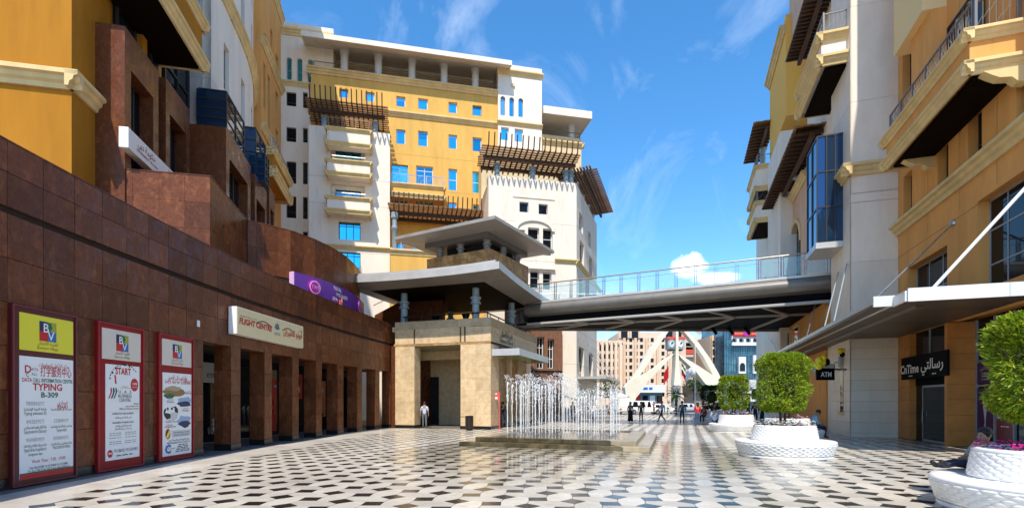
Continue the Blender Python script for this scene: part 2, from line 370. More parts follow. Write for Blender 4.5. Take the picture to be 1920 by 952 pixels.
def stone_tile(name, c, c2, rough, wetk, spec=.5, sc=3.):
    m = bpy.data.materials.new(name); m.use_nodes = True; nt = m.node_tree; N = nt.nodes; L = nt.links; b = N['Principled BSDF']
    geo = N.new('ShaderNodeNewGeometry'); mpg = N.new('ShaderNodeMapping'); mpg.inputs['Scale'].default_value = (1, 2.6, 1); mpg.inputs['Rotation'].default_value = (0, 0, .5); L.new(geo.outputs['Position'], mpg.inputs[0])
    n = N.new('ShaderNodeTexNoise'); n.inputs['Scale'].default_value = sc; n.inputs['Detail'].default_value = 7; n.inputs['Distortion'].default_value = 1.2; L.new(mpg.outputs[0], n.inputs[0])
    mx = N.new('ShaderNodeMixRGB'); mx.inputs[1].default_value = (*c, 1); mx.inputs[2].default_value = (*c2, 1)
    r = N.new('ShaderNodeMapRange'); r.inputs[1].default_value = .4; r.inputs[2].default_value = .68; L.new(n.outputs['Fac'], r.inputs[0]); L.new(r.outputs[0], mx.inputs[0])
    oi = N.new('ShaderNodeObjectInfo'); rr = N.new('ShaderNodeMapRange'); rr.inputs[3].default_value = .90; rr.inputs[4].default_value = 1.08; L.new(oi.outputs['Random'], rr.inputs[0])
    at_ = N.new('ShaderNodeAttribute'); at_.attribute_name = 'tone'; at_.attribute_type = 'GEOMETRY'
    h = N.new('ShaderNodeHueSaturation'); L.new(mx.outputs[0], h.inputs['Color'])
    # wide trampled-dirt variation
    n3 = N.new('ShaderNodeTexNoise'); n3.inputs['Scale'].default_value = .33; n3.inputs['Detail'].default_value = 6; L.new(geo.outputs['Position'], n3.inputs[0])
    r3 = N.new('ShaderNodeMapRange'); r3.inputs[1].default_value = .35; r3.inputs[2].default_value = .7; r3.inputs[3].default_value = 1.07; r3.inputs[4].default_value = .80; L.new(n3.outputs['Fac'], r3.inputs[0])
    ri = N.new('ShaderNodeMapRange'); ri.inputs[3].default_value = .88; ri.inputs[4].default_value = 1.07; L.new(geo.outputs['Random Per Island'], ri.inputs[0]); mi_ = N.new('ShaderNodeMath'); mi_.operation = 'MULTIPLY'; L.new(rr.outputs[0], mi_.inputs[0]); L.new(ri.outputs[0], mi_.inputs[1])
    mm = N.new('ShaderNodeMath'); mm.operation = 'MULTIPLY'; L.new(mi_.outputs[0], mm.inputs[0]); L.new(r3.outputs[0], mm.inputs[1])
    L.new(mm.outputs[0], h.inputs['Value'])
    # wet, splashed area around the fountain
    sb = N.new('ShaderNodeVectorMath'); sb.operation = 'SUBTRACT'; sb.inputs[1].default_value = (2.6, 17.6, 0); L.new(geo.outputs['Position'], sb.inputs[0])
    dv = N.new('ShaderNodeVectorMath'); dv.operation = 'MULTIPLY'; dv.inputs[1].default_value = (.16, .15, 0); L.new(sb.outputs[0], dv.inputs[0])
    ln = N.new('ShaderNodeVectorMath'); ln.operation = 'LENGTH'; L.new(dv.outputs[0], ln.inputs[0])
    n2 = N.new('ShaderNodeTexNoise'); n2.inputs['Scale'].default_value = .8; n2.inputs['Detail'].default_value = 5; L.new(geo.outputs['Position'], n2.inputs[0])
    ad = N.new('ShaderNodeMath'); ad.operation = 'MULTIPLY_ADD'; ad.inputs[1].default_value = .7; L.new(n2.outputs['Fac'], ad.inputs[0]); L.new(ln.outputs['Value'], ad.inputs[2])
    wet = N.new('ShaderNodeMapRange'); wet.inputs[1].default_value = 1.15; wet.inputs[2].default_value = 1.5; wet.inputs[3].default_value = 1.; wet.inputs[4].default_value = 0.; L.new(ad.outputs[0], wet.inputs[0])
    dk = N.new('ShaderNodeMixRGB'); dk.blend_type = 'MULTIPLY'; dk.inputs[2].default_value = (wetk, wetk * .96, wetk * .86, 1); L.new(wet.outputs[0], dk.inputs[0]); L.new(h.outputs[0], dk.inputs[1]); L.new(dk.outputs[0], b.inputs['Base Color'])
    rg = N.new('ShaderNodeMapRange'); rg.inputs[3].default_value = rough; rg.inputs[4].default_value = .13; L.new(wet.outputs[0], rg.inputs[0])
    n4 = N.new('ShaderNodeTexNoise'); n4.inputs['Scale'].default_value = 1.6; n4.inputs['Detail'].default_value = 6; L.new(geo.outputs['Position'], n4.inputs[0])
    ra = N.new('ShaderNodeMath'); ra.operation = 'MULTIPLY_ADD'; ra.inputs[1].default_value = .22; L.new(n4.outputs['Fac'], ra.inputs[0])
    rb = N.new('ShaderNodeMath'); rb.operation = 'SUBTRACT'; rb.inputs[1].default_value = .11; L.new(rg.outputs[0], ra.inputs[2]); L.new(ra.outputs[0], rb.inputs[0])
    rc = N.new('ShaderNodeMath'); rc.operation = 'MAXIMUM'; rc.inputs[1].default_value = .04; L.new(rb.outputs[0], rc.inputs[0]); L.new(rc.outputs[0], b.inputs['Roughness'])
    b.inputs['Specular IOR Level'].default_value = spec
    return m
t_white = stone_tile('polished_white_stone', (.66, .60, .50), (.56, .50, .40), .27, .72)
t_beige = stone_tile('honed_grey_beige_stone', (.54, .49, .41), (.46, .41, .33), .36, .72)
t_black = stone_tile('polished_black_stone', (.020, .018, .017), (.038, .033, .030), .16, .8, .6)
t_border = stone_tile('white_border_stone', (.63, .57, .49), (.54, .48, .40), .32, .8)

LT = .645; e1, e2 = QB * LT, PB * LT; O0 = Vector((-1.577, 9.2)); sq = .325
FOUNT = [(-2.1, 20.3), (4.75, 17.6), (7.1, 25.1), (.35, 27.8)]
def inside(p, poly):
    c = False; j = len(poly) - 1
    for i in range(len(poly)):
        a, b = poly[i], poly[j]
        if (a[1] > p[1]) != (b[1] > p[1]) and p[0] < (b[0] - a[0]) * (p[1] - a[1]) / (b[1] - a[1]) + a[0]: c = not c
        j = i
    return c
def corner(i, j, dirv):       # corner of the black square (i,j) nearest to a direction
    c = O0 + e1 * i + e2 * j; a0 = 45 if (i + j) % 2 == 0 else 0; r = sq / math.sqrt(2)
    return max((c + Vector((math.cos(R(a0 + 90 * k)), math.sin(R(a0 + 90 * k)))) * r for k in range(4)), key=lambda q: (q - c).dot(dirv))
PR_O = Vector((18.6, 24.66))                                   # right facade plane (runs along PB)
def right_dist(p): return (Vector(p) - PR_O).dot(Vector((-PB.y, PB.x)))     # >0 on the plaza side
def ok(c): return c.y < 66 and c.x > (WX(min(c.y, 34.5)) + 1.9 if c.y < 33 else -7) and right_dist(c) > .15 and not (c.y > 33 and c.x < -1.0 + (c.y - 33) * .33) and abs(c.x) < c.y * 1.12 + 1.2
paving = tag(MB().plan([(-12, 2.), (16, 2.), (40, 66), (-2, 66), (-3, 40), (-12, 38)], -.02, -.010).build('plaza_paving', mat('paving_joint', (.13, .115, .095), .8)), kind='structure')
MB().plan([(-12, -45), (22, -45), (16, 1.99), (-12, 1.99)], -.02, -.006).build('rear_paving', t_border, paving)  # plaza paving continued unseen behind the camera, added to bounce warm light
blacks, whites = [], []
for i in range(-60, 75):
    for j in range(-30, 110):
        c = O0 + e1 * i + e2 * j
        if c.y > 4.2 and ok(c):
            a0 = 45 if (i + j) % 2 == 0 else 0; r = (sq - .006) / math.sqrt(2)
            if not inside(c, FOUNT): blacks.append((c, [c + Vector((math.cos(R(a0 + 90 * k)), math.sin(R(a0 + 90 * k)))) * r for k in range(4)]))
        cc = c + (e1 + e2) / 2
        if cc.y > 4.2 and ok(cc) and not inside(cc, FOUNT):
            A, B_, C_, D_ = (i, j), (i + 1, j), (i + 1, j + 1), (i, j + 1)
            P = [corner(*A, e1), corner(*B_, -e1), corner(*B_, e2), corner(*C_, -e2), corner(*C_, -e1), corner(*D_, e1), corner(*D_, -e2), corner(*A, e2)]
            whites.append((cc, [cc + (p - cc) * .980 for p in P], (i + j) % 2))
def tile_mesh(c, P, m, nm):
    k = len(P); me = bpy.data.meshes.new(nm)
    me.from_pydata([(p.x - c.x, p.y - c.y, 0) for p in P] + [(p.x - c.x, p.y - c.y, -.012) for p in P], [], [tuple(range(k))] + [(a, k + a, k + (a + 1) % k, (a + 1) % k) for a in range(k)])
    me.materials.append(m); return me
def visible(c): return 7.6 < c.y and abs(c.x) < c.y * 1.02 + .4
def lay(items, nm, mats_, restname):
    items.sort(key=lambda t: (not visible(t[0]), t[0].y ** 2 + .2 * t[0].x ** 2)); cache = {}
    for t in items[:290]:
        c = t[0]; cl = t[2] if len(t) > 2 else 0
        key = (cl, round((t[1][0] - c).x, 3), round((t[1][0] - c).y, 3))
        if key not in cache: cache[key] = tile_mesh(c, t[1], mats_[cl], nm)
        o = bpy.data.objects.new(nm, cache[key]); COL.objects.link(o); o.location = (c.x, c.y, rnd.uniform(-.0008, .0008)); o.rotation_euler = (rnd.gauss(0, .0016), rnd.gauss(0, .0016), 0); o.parent = paving
    mb = MB()
    for t in items[290:]:
        mb.cur = t[2] if len(t) > 2 else 0; P = t[1]; dx, dy = rnd.gauss(0, .0012), rnd.gauss(0, .0012)
        mb.q(*[(p.x, p.y, (p - t[0]).x * dx + (p - t[0]).y * dy) for p in P])
    o = mb.build(restname, mats_, paving); o['kind'] = 'stuff'
lay(blacks, 'dark_paver', [t_black], 'far_dark_pavers'); lay(whites, 'pale_paver', [t_white, t_beige], 'far_pale_pavers')
# plain stone border following the curved wall, grey drain strip at the wall foot
us = [s_at_d(3.2) + i * 1.02 for i in range(0, 31)]
for a, b in zip(us, us[1:]):
    for n0, n1 in ((.42, 1.16), (1.168, 1.98)):
        MB().hexa([WF.w(a, n0, -.012), WF.w(b - .006, n0, -.012), WF.w(b - .006, n1, -.012), WF.w(a, n1, -.012), WF.w(a, n0, -.0045), WF.w(b - .006, n0, -.0045), WF.w(b - .006, n1, -.0045), WF.w(a, n1, -.0045)]).build('border_slab', t_border, paving)
mb = MB()
for a, b in zip(us, us[1:]): mb.hexa([WF.w(a, -3, -.02), WF.w(b, -3, -.02), WF.w(b, .415, -.02), WF.w(a, .415, -.02), WF.w(a, -3, -.006), WF.w(b, -3, -.006), WF.w(b, .415, -.006), WF.w(a, .415, -.006)])
mb.build('drain_strip', mat('grey_granite_strip', (.17, .16, .155), .5, (.12, .115, .11), 20), paving)
# far street: road and its kerb behind the plaza
tag(MB().plan([(-200, 78), (260, 78), (260, 104), (-200, 104)], -.025, -.012).build('road', mat('asphalt', (.06, .06, .062), .8, (.05, .05, .05), 3)), kind='structure')
tag(MB().plan([(-200, 75.5), (260, 75.5), (260, 77.9), (-200, 77.9)], -.02, .12).build('pavement', mat('pavement_concrete', (.42, .40, .37), .8, (.36, .34, .31), 2)), kind='structure')
# ================================================================ granite arcade wall on the left
gw = thing('granite_arcade_wall', 'curved red brown polished granite wall with a row of tall square openings', 'wall', (-10.1, 18, 0))
ROWS = [.22, 1.1, 1.98, 2.86, 3.72, 4.6, 5.48]; ZTOP = 6.95
edges = [(381, 433), (451, 496), (510, 548), (560, 592.5), (603.6, 633), (644, 669.5), (679, 704), (711.7, 732)]
ops = [(wall_s(a), wall_s(b)) for a, b in edges]; sA = s_at_d(2.); sEnd = wall_s(741)
OT = 3.72; PIER = .62
def wbox(mb, a, b, n0, n1, z0, z1, step=1.2):
    k = max(1, int((b - a) / step))
    for i in range(k): mb.box(WF, a + (b - a) * i / k, a + (b - a) * (i + 1) / k, n0, n1, z0, z1)
    return mb
core = MB(); wbox(core, sA, ops[0][0], -.9, -.045, 0, 5.48); wbox(core, ops[0][0], sEnd, -PIER, -.045, OT + .045, 5.48); wbox(core, sA, sEnd, -.9, -.10, 5.48, 5.62); wbox(core, sA, sEnd, -.9, -.045, 5.62, ZTOP - .03)
core.build('wall_core', grout, gw)
def wpanel(par, a, b, z0, z1, n=0., nm='panel'):
    j = .0065; MB().box(WF, a + j, b - j, n - .04, n + rnd.uniform(-.003, .003), z0 + j, z1 - j).build(nm, granite, par)
cuts = [sA + i * .82 for i in range(int((ops[0][0] - sA) / .82))]; cuts = [c for c in cuts if c < ops[0][0] - .5] + [ops[0][0]]
for a, b in zip(cuts, cuts[1:]):
    for z0, z1 in zip(ROWS, ROWS[1:]): wpanel(gw, a, b, z0, z1)
    MB().box(WF, a, b - .004, -.04, .012, 0, .216).build('plinth', granite_d, gw)
cuts2 = [ops[0][0]]
for i, (a, b) in enumerate(ops): cuts2 += [a, (a + b) / 2, b]
cuts2 = sorted(set(cuts2)) + [sEnd]
for a, b in zip(cuts2, cuts2[1:]):
    for z0, z1 in ((3.72, 4.6), (4.6, 5.48)): wpanel(gw, a, b, z0, z1)
MB_s = MB(); wbox(MB_s, ops[0][0], sEnd, -PIER, -.002, OT + .0, OT + .045); MB_s.build('lintel_soffit', granite, gw)
for a, b in zip(cuts + cuts2[1:], (cuts + cuts2[1:])[1:]):
    for z0, z1 in ((5.62, 6.3), (6.3, 6.92)): wpanel(gw, a, b, z0, z1, 0.)
    MB().box(WF, a, b - .003, -.9, .012, 6.92, ZTOP).build('coping', granite, gw)
# piers between the openings: deep granite piers, clad in panels on the front and on the side towards the camera
pr = [(ops[i][1], ops[i + 1][0]) for i in range(len(ops) - 1)] + [(ops[-1][1], sEnd)]
for a, b in pr:
    p = MB().box(WF, a + .03, b - .03, -PIER, -.03, 0, OT).build('pier', grout, gw)
    for z0, z1 in zip(ROWS[:4], ROWS[1:5]):
        wpanel(p, a, b, z0, z1)
        for n0, n1 in ((-PIER, -PIER * .5), (-PIER * .5, -.042)):
            MB().box(WF, a, a + .03, n0 + .004, n1 - .004, z0 + .004, z1 - .004).build('panel', granite, p); 
            MB().box(WF, b - .03, b, n0 + .004, n1 - .004, z0 + .004, z1 - .004).build('panel', granite, p)
    MB().box(WF, a - .012, b + .012, -PIER, .012, 0, .216).build('plinth', granite_d, p)
# passage behind the piers: ceiling, shop glazing and fascia
mb = MB(); wbox(mb, ops[0][0] - .9, sEnd, -3.2, -PIER, OT + .05, OT + .15); mb.build('passage_ceiling', mat('passage_ceiling_paint', (.05, .04, .035), .7), gw)
mb = MB(); wbox(mb, ops[0][0] - .9, sEnd, -3.3, -3.2, 0, OT + .1); mb.build('shop_glazing', glass_d, gw)
MB().box(WF, ops[0][0] - .95, ops[0][0] - .9, -3.2, -.9, 0, OT + .1).build('passage_end_wall', granite, gw)
# --- shop displays seen through the arcade
def wfr(s, n):           # a flat frame tangent to the wall at arc length s
    d = d_at_s(s); N, t = wnorm(d); return Fr((WX(d) + N.x * n, d + N.y * n), t, N)
for k, (x0, x1, z0, z1, m1, t) in enumerate([(500, 512, .2, 2.9, mat('red_display', (.42, .02, .02), .5), 'red shop display with dark goods behind the third arcade opening'), (548, 560, 1.9, 3.3, mat('red_poster', (.45, .03, .02), .5), 'red poster hanging in the fourth arcade opening'), (590, 604, .8, 3.0, mat('coloured_display', (.30, .12, .06), .5), 'mixed coloured shop poster in the fifth arcade opening')]):
    a, b = wall_s(x0, -3.1), wall_s(x1 + 8, -3.1); f = wfr(a, -3.12); o = thing('shop_display', t, 'display', f.w(0, 0, z0)); W = max(.5, b - a)
    MB().box(f, 0, W, -.05, 0, z0, z1).build('panel', m1, o)
    for q in range(7): u = rnd.uniform(.05, W - .25); z = rnd.uniform(z0, z1 - .3); MB().box(f, u, u + rnd.uniform(.12, .25), 0, .02 + q * .004, z, z + rnd.uniform(.12, .3)).build('print', rnd.choice([ink_k, signcream, ink_r, ink_lb, dark]), o)
# --- pale notice in the first opening
f = wfr(wall_s(385, -2.2), -2.2); o = thing('shop_notice', 'grey lettered shop sign inside the first arcade opening', 'sign', f.w(0, 0, 2.6))
MB().box(f, -.2, 1.6, -.05, 0, 2.5, 3.3).build('board', mat('grey_board', (.30, .30, .28), .5), o); text(o, f, 'ETIHAD', .7, 2.72, 0, w=1.2, h=.16, m=ink_k, bold=.02); text(o, f, 'الاتحاد', .7, 2.98, 0, h=.16, m=ink_k, ar=True)
o2 = thing('shop_notice', 'small white notices low in the first arcade opening', 'notice', f.w(.6, 0, .6)); MB().box(f, .5, .85, -.05, 0, .55, .72).build('sheet', ink_lg, o2); MB().box(f, .5, .85, -.05, 0, .75, .9).build('sheet', ink_lg, o2); MB().box(f, .5, .85, -.05, 0, .93, 1.05).build('sheet', ink_lg, o2)

# ---------------------------------------------------------------- poster boards
def pframe(x0, x1, n=.05):
    a, b = Vector(WF.w(wall_s(x0, n), n, 0)[:2]), Vector(WF.w(wall_s(x1, n), n, 0)[:2]); t = (b - a).normalized(); return Fr(a, t, (t.y, -t.x)), (b - a).length
def bv_logo(par, f, u, z, s, n, ink):
    # four coloured fields with a white B and V
    h = s / 2
    for (a, b, c, d, m) in ((-h, 0, 0, h, ink_n), (0, h, 0, h, ink_o if ink else ink_n), (-h, 0, -h, 0, ink_r), (0, h, -h, 0, ink_b)): MB().box(f, u + a, u + b, n, n + .004, z + c, z + d).build('logo', m, par)
    MB().ext(f, [(u - h * .35, z + h * .9), (u + h * .35, z + h * .9), (u + h * .5, z + h * .4), (u + h * .2, z)], n + .001, n + .006).build('logo', ink_g, par)
    text(par, f, 'B', u - h * .28, z - h * .08, n + .006, h=s * .46, m=ink_w, bold=.012); text(par, f, 'V', u + h * .32, z - h * .86, n + .006, h=s * .46, m=ink_w, bold=.012)
def poster_board(x0, x1, label, fm, lm, inner):
    f, W = pframe(x0, x1); H = 3.70; o = thing('poster_board', label, 'poster', f.w(W / 2, 0, 0))
    fr_ = MB(); fw = .045
    MB().box(f, .0, W, -.05, .02, .03, H).build('frame', fm, o)
    for (a, b, c, d) in ((0, W, H - .03, H), (0, W, .03, .06), (0, .03, .06, H - .03), (W - .03, W, .06, H - .03)): fr_.box(f, a, b, .02, .05, c, d)
    fr_.build('frame_edge', mat('edge_' + fm.name, tuple(min(1, c * 1.8 + .03) for c in fm.diffuse_color[:3]) if False else ((.16, .03, .035) if fm is maroon else (.30, .02, .022)), .3), o)
    U0, U1 = (.10 * W, .94 * W) if inner == 1 else ((.085 * W, .93 * W)); lz0, lz1 = H * (1 - .243), H * (1 - .038)
    MB().box(f, U0, U1, .02, .03, lz0, lz1).build('logo_sheet', lm, o)
    uc = (U0 + U1) / 2; ls = .42 * (W / 1.6) ** .5; bv_logo(o, f, uc, lz0 + (lz1 - lz0) * .58, ls, .03, True)
    text(o, f, 'القرية الأعمال', uc, lz0 + .15, .03, w=.50, h=.07, m=ink_br, ar=True); text(o, f, 'Business Village', uc, lz0 + .055, .03, w=.52, h=.06, m=ink_br)
    S0, S1 = (U0, U1) if inner == 1 else (.155 * W, .90 * W)
    sz1 = H * (1 - .276) if inner != 3 else H * (1 - .30); sz0 = H * (1 - .957) if inner != 2 else H * .075
    if inner == 3: S0, S1 = .10 * W, .93 * W
    MB().box(f, S0, S1, .02, .03, sz0, sz1).build('poster_sheet', paper, o)
    return o, f, S0, S1, sz0, sz1
o, f, a, b, z0, z1 = poster_board(20, 141, 'tall maroon framed poster board with yellow logo panel reading TYPING B-309', maroon, logo_y, 1)
W = b - a; H = z1 - z0; c = (a + b) / 2; V = lambda v: z1 - H * v; n = .03
MB().box(f, a, b, n, n + .004, z0, z0 + .10).build('stripe', ink_r, o); MB().box(f, a, b, n, n + .004, z0 + .10, z0 + .125).build('stripe', ink_g, o)
text(o, f, 'مركز داتا كول للمعلومات', c + .12 * W, V(.075), n, w=W * .58, h=.085, m=ink_r, ar=True)
text(o, f, '打字服务中心', c + .16 * W, V(.15), n, w=W * .60, h=.17, m=ink_r, bold=.01)
text(o, f, 'D', a + .14 * W, V(.135), n, h=.16, m=ink_r, bold=.02); text(o, f, 'C', a + .13 * W, V(.165), n, h=.07, m=ink_g, bold=.02); text(o, f, 'ATA', a + .20 * W, V(.115), n, h=.06, m=ink_r, align='LEFT'); text(o, f, 'ALL', a + .20 * W, V(.155), n, h=.06, m=ink_g, align='LEFT')
text(o, f, 'DATA', a + .035 * W, V(.208), n, w=W * .17, h=.085, m=ink_r, bold=.012, align='LEFT'); text(o, f, 'CALL INFORMATION CENTRE', a + .225 * W, V(.208), n, w=W * .755, h=.085, m=ink_g, bold=.012, align='LEFT')
text(o, f, 'TYPING', c, V(.275), n, w=W * .55, h=.15, m=ink_r, bold=.022); text(o, f, 'B-309', c + .03 * W, V(.335), n, w=W * .32, h=.115, m=ink_g, bold=.022)
rows = [(.40, '阿联酋身份证打字', 'طباعة الهوية الإماراتية', 'Typing emirates ID', '', 'سجل عقد الإيجار وزارة الصحة', ''), (.55, '迪拜法庭文件打字', 'طباعة الوثائق والعقود الخاصة بمحاكم دبي', 'Typing document for Dubai court', '卫生部材料打字', 'طباعة فحص اللياقة الطبية لوزارة الصحة', 'Typing medical'), (.70, '移民局申请材料 材料打字', 'طباعة جميع طلبات الإقامة لدى الإدارة العامة', 'Typing of all kind of application for', '经济部材料打字', 'طباعة استمارة الترخيص للدائرة الاقتصادية', 'TYPING ECONOMIC DEPT APPROVAL')]
for v, c1, a1, e1_, c2, a2, e2_ in rows:
    text(o, f, c1, a + .27 * W, V(v), n, w=W * .32, h=.07, m=ink_grey); text(o, f, a1, a + .27 * W, V(v + .042), n, w=W * .40, h=.055, m=ink_k, ar=True, bold=.006); text(o, f, e1_, a + .27 * W, V(v + .08), n, w=W * .40, h=.075, m=ink_g)
    if c2: text(o, f, c2, a + .75 * W, V(v), n, w=W * .30, h=.065, m=ink_grey)
    text(o, f, a2, a + .76 * W, V(v + .045), n, w=W * .42, h=.05, m=ink_k, ar=True, bold=.006)
    if e2_: text(o, f, e2_, a + .76 * W, V(v + .08), n, w=W * (.36 if len(e2_) > 15 else .2), h=.065, m=ink_g)
text(o, f, 'immigration dept', a + .27 * W, V(.815), n, w=W * .25, h=.06, m=ink_g); text(o, f, 'ايجاري', a + .78 * W, V(.395), n, w=W * .2, h=.08, m=ink_r, ar=True, bold=.01); text(o, f, 'EJARI', a + .78 * W, V(.43), n, w=W * .2, h=.065, m=ink_r, bold=.015)
text(o, f, 'Work Time : 7:30 - 19:00', c + .02 * W, V(.878), n, w=W * .63, h=.075, m=ink_r); text(o, f, 'Mob: 050 6102988, Tel: 04 2204668, Fax: 04 2598867', c + .03 * W, V(.925), n, w=W * .72, h=.05, m=ink_k); text(o, f, 'P.O. Box: 7902, Dubai UAE, E-mail: callenter@di.com', c + .03 * W, V(.95), n, w=W * .78, h=.05, m=ink_k)

o, f, a, b, z0, z1 = poster_board(181, 267, 'red framed poster board with beige logo panel and START business centre sheet', redf, logo_b, 2)
W = b - a; H = z1 - z0; c = (a + b) / 2
for k in range(14):
    an0 = R(165 - k * 9); an1 = R(165 - k * 9 - (6 if k < 5 else 5)); cx, cz, r0, r1 = a + .55 * W, V(.215), .48 * W, (.46 if k % 2 else .43) * W
    MB().ext(f, [(cx + r0 * math.cos(an0), cz + r0 * math.sin(an0)), (cx + r0 * math.cos(an1), cz + r0 * math.sin(an1)), (cx + r1 * math.cos(an1), cz + r1 * math.sin(an1)), (cx + r1 * math.cos(an0), cz + r1 * math.sin(an0))], n, n + .004).build('dial', ink_k if k % 3 else ink_grey, o)
text(o, f, 'START', a + .50 * W, V(.098), n, w=W * .46, h=.17, m=ink_r, bold=.03)
MB().ext(f, [(a + .26 * W, V(.20)), (a + .30 * W, V(.20)), (a + .28 * W, V(.11)), (a + .24 * W, V(.11))], n, n + .005).build('needle', ink_r, o)
disc = MB(); disc.ext(f, [(a + .84 * W + .14 * math.cos(t * .3142), V(.205) + .17 * math.sin(t * .3142)) for t in range(20)], n, n + .005); disc.build('red_disc', ink_r, o); text(o, f, '100%', a + .84 * W, V(.205), n + .006, w=.17, h=.06, m=ink_w, bold=.02); text(o, f, 'ownership', a + .84 * W, V(.235), n + .006, w=.18, h=.035, m=ink_w)
for k, m_ in enumerate((ink_r, ink_k, ink_g)):
    u = a + (.07 + k * .07) * W; MB().ext(f, [(u, V(.36)), (u + .05, V(.35)), (u + .13, V(.28)), (u + .10, V(.24)), (u + .07, V(.25)), (u + .08, V(.29))], n, n + .004 + k * .001).build('flag_mark', m_, o)
MB().box(f, c - .1 * W, c + .3 * W, n, n + .003, V(.245), V(.24)).build('rule', ink_grey, o); text(o, f, 'Welcome', c + .05 * W, V(.235), n, h=.035, m=ink_r)
for v, s, h_, w_ in ((.30, 'U . A . E', .085, .38), (.345, 'BUSINESS', .09, .40), (.39, 'CENTRE', .09, .34)): text(o, f, s, c + .05 * W, V(v), n, w=W * w_, h=h_, m=ink_k)
text(o, f, 'We have', a + .97 * W, V(.42), n, w=W * .16, h=.045, m=ink_k, align='RIGHT', bold=.01); text(o, f, 'easy solutions for', a + .97 * W, V(.447), n, w=W * .40, h=.05, m=ink_g, align='RIGHT'); text(o, f, 'different', a + .38 * W, V(.475), n, w=W * .2, h=.05, m=ink_k, align='LEFT'); text(o, f, 'Business Services', a + .97 * W, V(.475), n, w=W * .37, h=.05, m=ink_r, align='RIGHT', bold=.01)
for v, s, k in ((.525, 'BUSINESS SETUP IN DUBAI AND EMIRATES', 0), (.565, 'تأسيس الشركات في دبي والإمارات', 1), (.62, 'MANAGEMENT OF BUSINESS CENTRE', 0), (.655, 'إدارة مراكز الأعمال والمكاتب', 1), (.685, 'وخدمات رجال الأعمال', 1)): text(o, f, s, c, V(v), n, w=W * (.62 if not k else .5), h=.045, m=ink_k, ar=bool(k), bold=.008)
for v in (.495, .59, .70, .755, .79, .845): MB().box(f, a + .05 * W, b - .05 * W, n, n + .002, V(v) - .004, V(v)).build('rule', ink_lg, o)
for v in (.725, .745, .775, .815, .835):
    for uu in (.28, .73): bars(o, f, a + uu * W, V(v), n, W * .36, .022, ink_grey)
text(o, f, '+971 4 3868 922 | +971 55 354 998 75', a + .58 * W, V(.925), n, w=W * .72, h=.085, m=ink_k); bars(o, f, a + .55 * W, V(.965), n, W * .5, .025, ink_k, 3)
MB().ext(f, [(a + .12 * W + .085 * math.cos(t * .3142), V(.93) + .10 * math.sin(t * .3142)) for t in range(20)], n, n + .004).build('red_disc', ink_r, o); bars(o, f, a + .12 * W, V(.935), n + .005, .11, .035, ink_w, 2)

o, f, a, b, z0, z1 = poster_board(296, 361, 'red framed poster board advertising travel to CHINA with photographs', redf, logo_b, 3)
W = b - a; H = z1 - z0; c = (a + b) / 2
text(o, f, 'ولنذهب إلى الصين', c, V(.075), n, w=W * .66, h=.12, m=ink_r, ar=True, bold=.015); text(o, f, "Let's Go to", a + .06 * W, V(.125), n, w=W * .50, h=.10, m=ink_r, align='LEFT', shear=.25, bold=.012); text(o, f, 'CHINA!', a + .60 * W, V(.13), n, w=W * .37, h=.13, m=ink_r, align='LEFT', bold=.02)
def blob(u0, u1, v0, v1, m_, k=12, j=.25, nn=.003):
    cu, cv = (u0 + u1) / 2, (v0 + v1) / 2; pts = []
    for t in range(k):
        an = 2 * math.pi * t / k; rr = 1 + rnd.uniform(-j, j); pts.append((a + (cu + (u1 - u0) / 2 * math.cos(an) * rr) * W, V(cv - (v1 - v0) / 2 * math.sin(an) * rr)))
    MB().ext(f, pts, n, n + nn).build('photo_print', m_, o)
blob(.02, .78, .165, .29, ink_br); blob(.1, .6, .16, .22, mat('tan_print', (.42, .33, .2), .5), nn=.004); blob(.05, .4, .25, .31, ink_g, nn=.0045)
blob(.5, .99, .29, .40, ink_lb); blob(.5, .98, .345, .41, ink_n, nn=.004); blob(.02, .55, .40, .56, ink_k); blob(.08, .42, .40, .50, ink_w, nn=.004); blob(.25, .5, .47, .56, ink_lg, nn=.0045)
for (p, q) in ((.16, .43), (.30, .43)): blob(p - .035, p + .035, q - .012, q + .02, ink_k, nn=.005)
blob(.5, .99, .52, .66, ink_lb); blob(.52, .98, .58, .67, ink_n, nn=.004)
for u, v, s in ((.86, .25, 'Beijing'), (.25, .36, 'Shanghai'), (.78, .47, 'Chengdu'), (.27, .60, 'Canton Fair'), (.25, .66, 'Hongkong Fair')):
    text(o, f, s, a + u * W, V(v), n + .004, w=W * (.38 if len(s) > 9 else .24), h=.055, m=ink_n)
for u, v, s in ((.88, .225, 'بكين'), (.25, .33, 'شنغهاي'), (.80, .44, 'تشنغدو'), (.25, .575, 'كانتون'), (.22, .635, 'هونغ كونغ')): text(o, f, s, a + u * W, V(v), n + .004, w=W * .2, h=.05, m=ink_r, ar=True)
MB().ext(f, [(a + .17 * W + .11 * math.cos(t * .3142), V(.735) + .15 * math.sin(t * .3142)) for t in range(20)], n, n + .004).build('round_mark', ink_r, o); MB().ext(f, [(a + .10 * W, V(.77)), (a + .17 * W, V(.785)), (a + .27 * W, V(.70)), (a + .2 * W, V(.69))], n, n + .006).build('round_mark', logo_y, o); MB().ext(f, [(a + .08 * W, V(.75)), (a + .10 * W, V(.77)), (a + .2 * W, V(.69)), (a + .15 * W, V(.685))], n, n + .0055).build('round_mark', ink_k, o)
MB().box(f, a + .30 * W, a + .96 * W, n, n + .002, V(.785), V(.70)).build('caption_box', ink_lg, o); text(o, f, 'China Visa, Hotels, Ticketing', a + .63 * W, V(.735), n + .003, w=W * .55, h=.045, m=ink_n); text(o, f, 'Insurance, Transportation', a + .63 * W, V(.765), n + .003, w=W * .5, h=.045, m=ink_n)
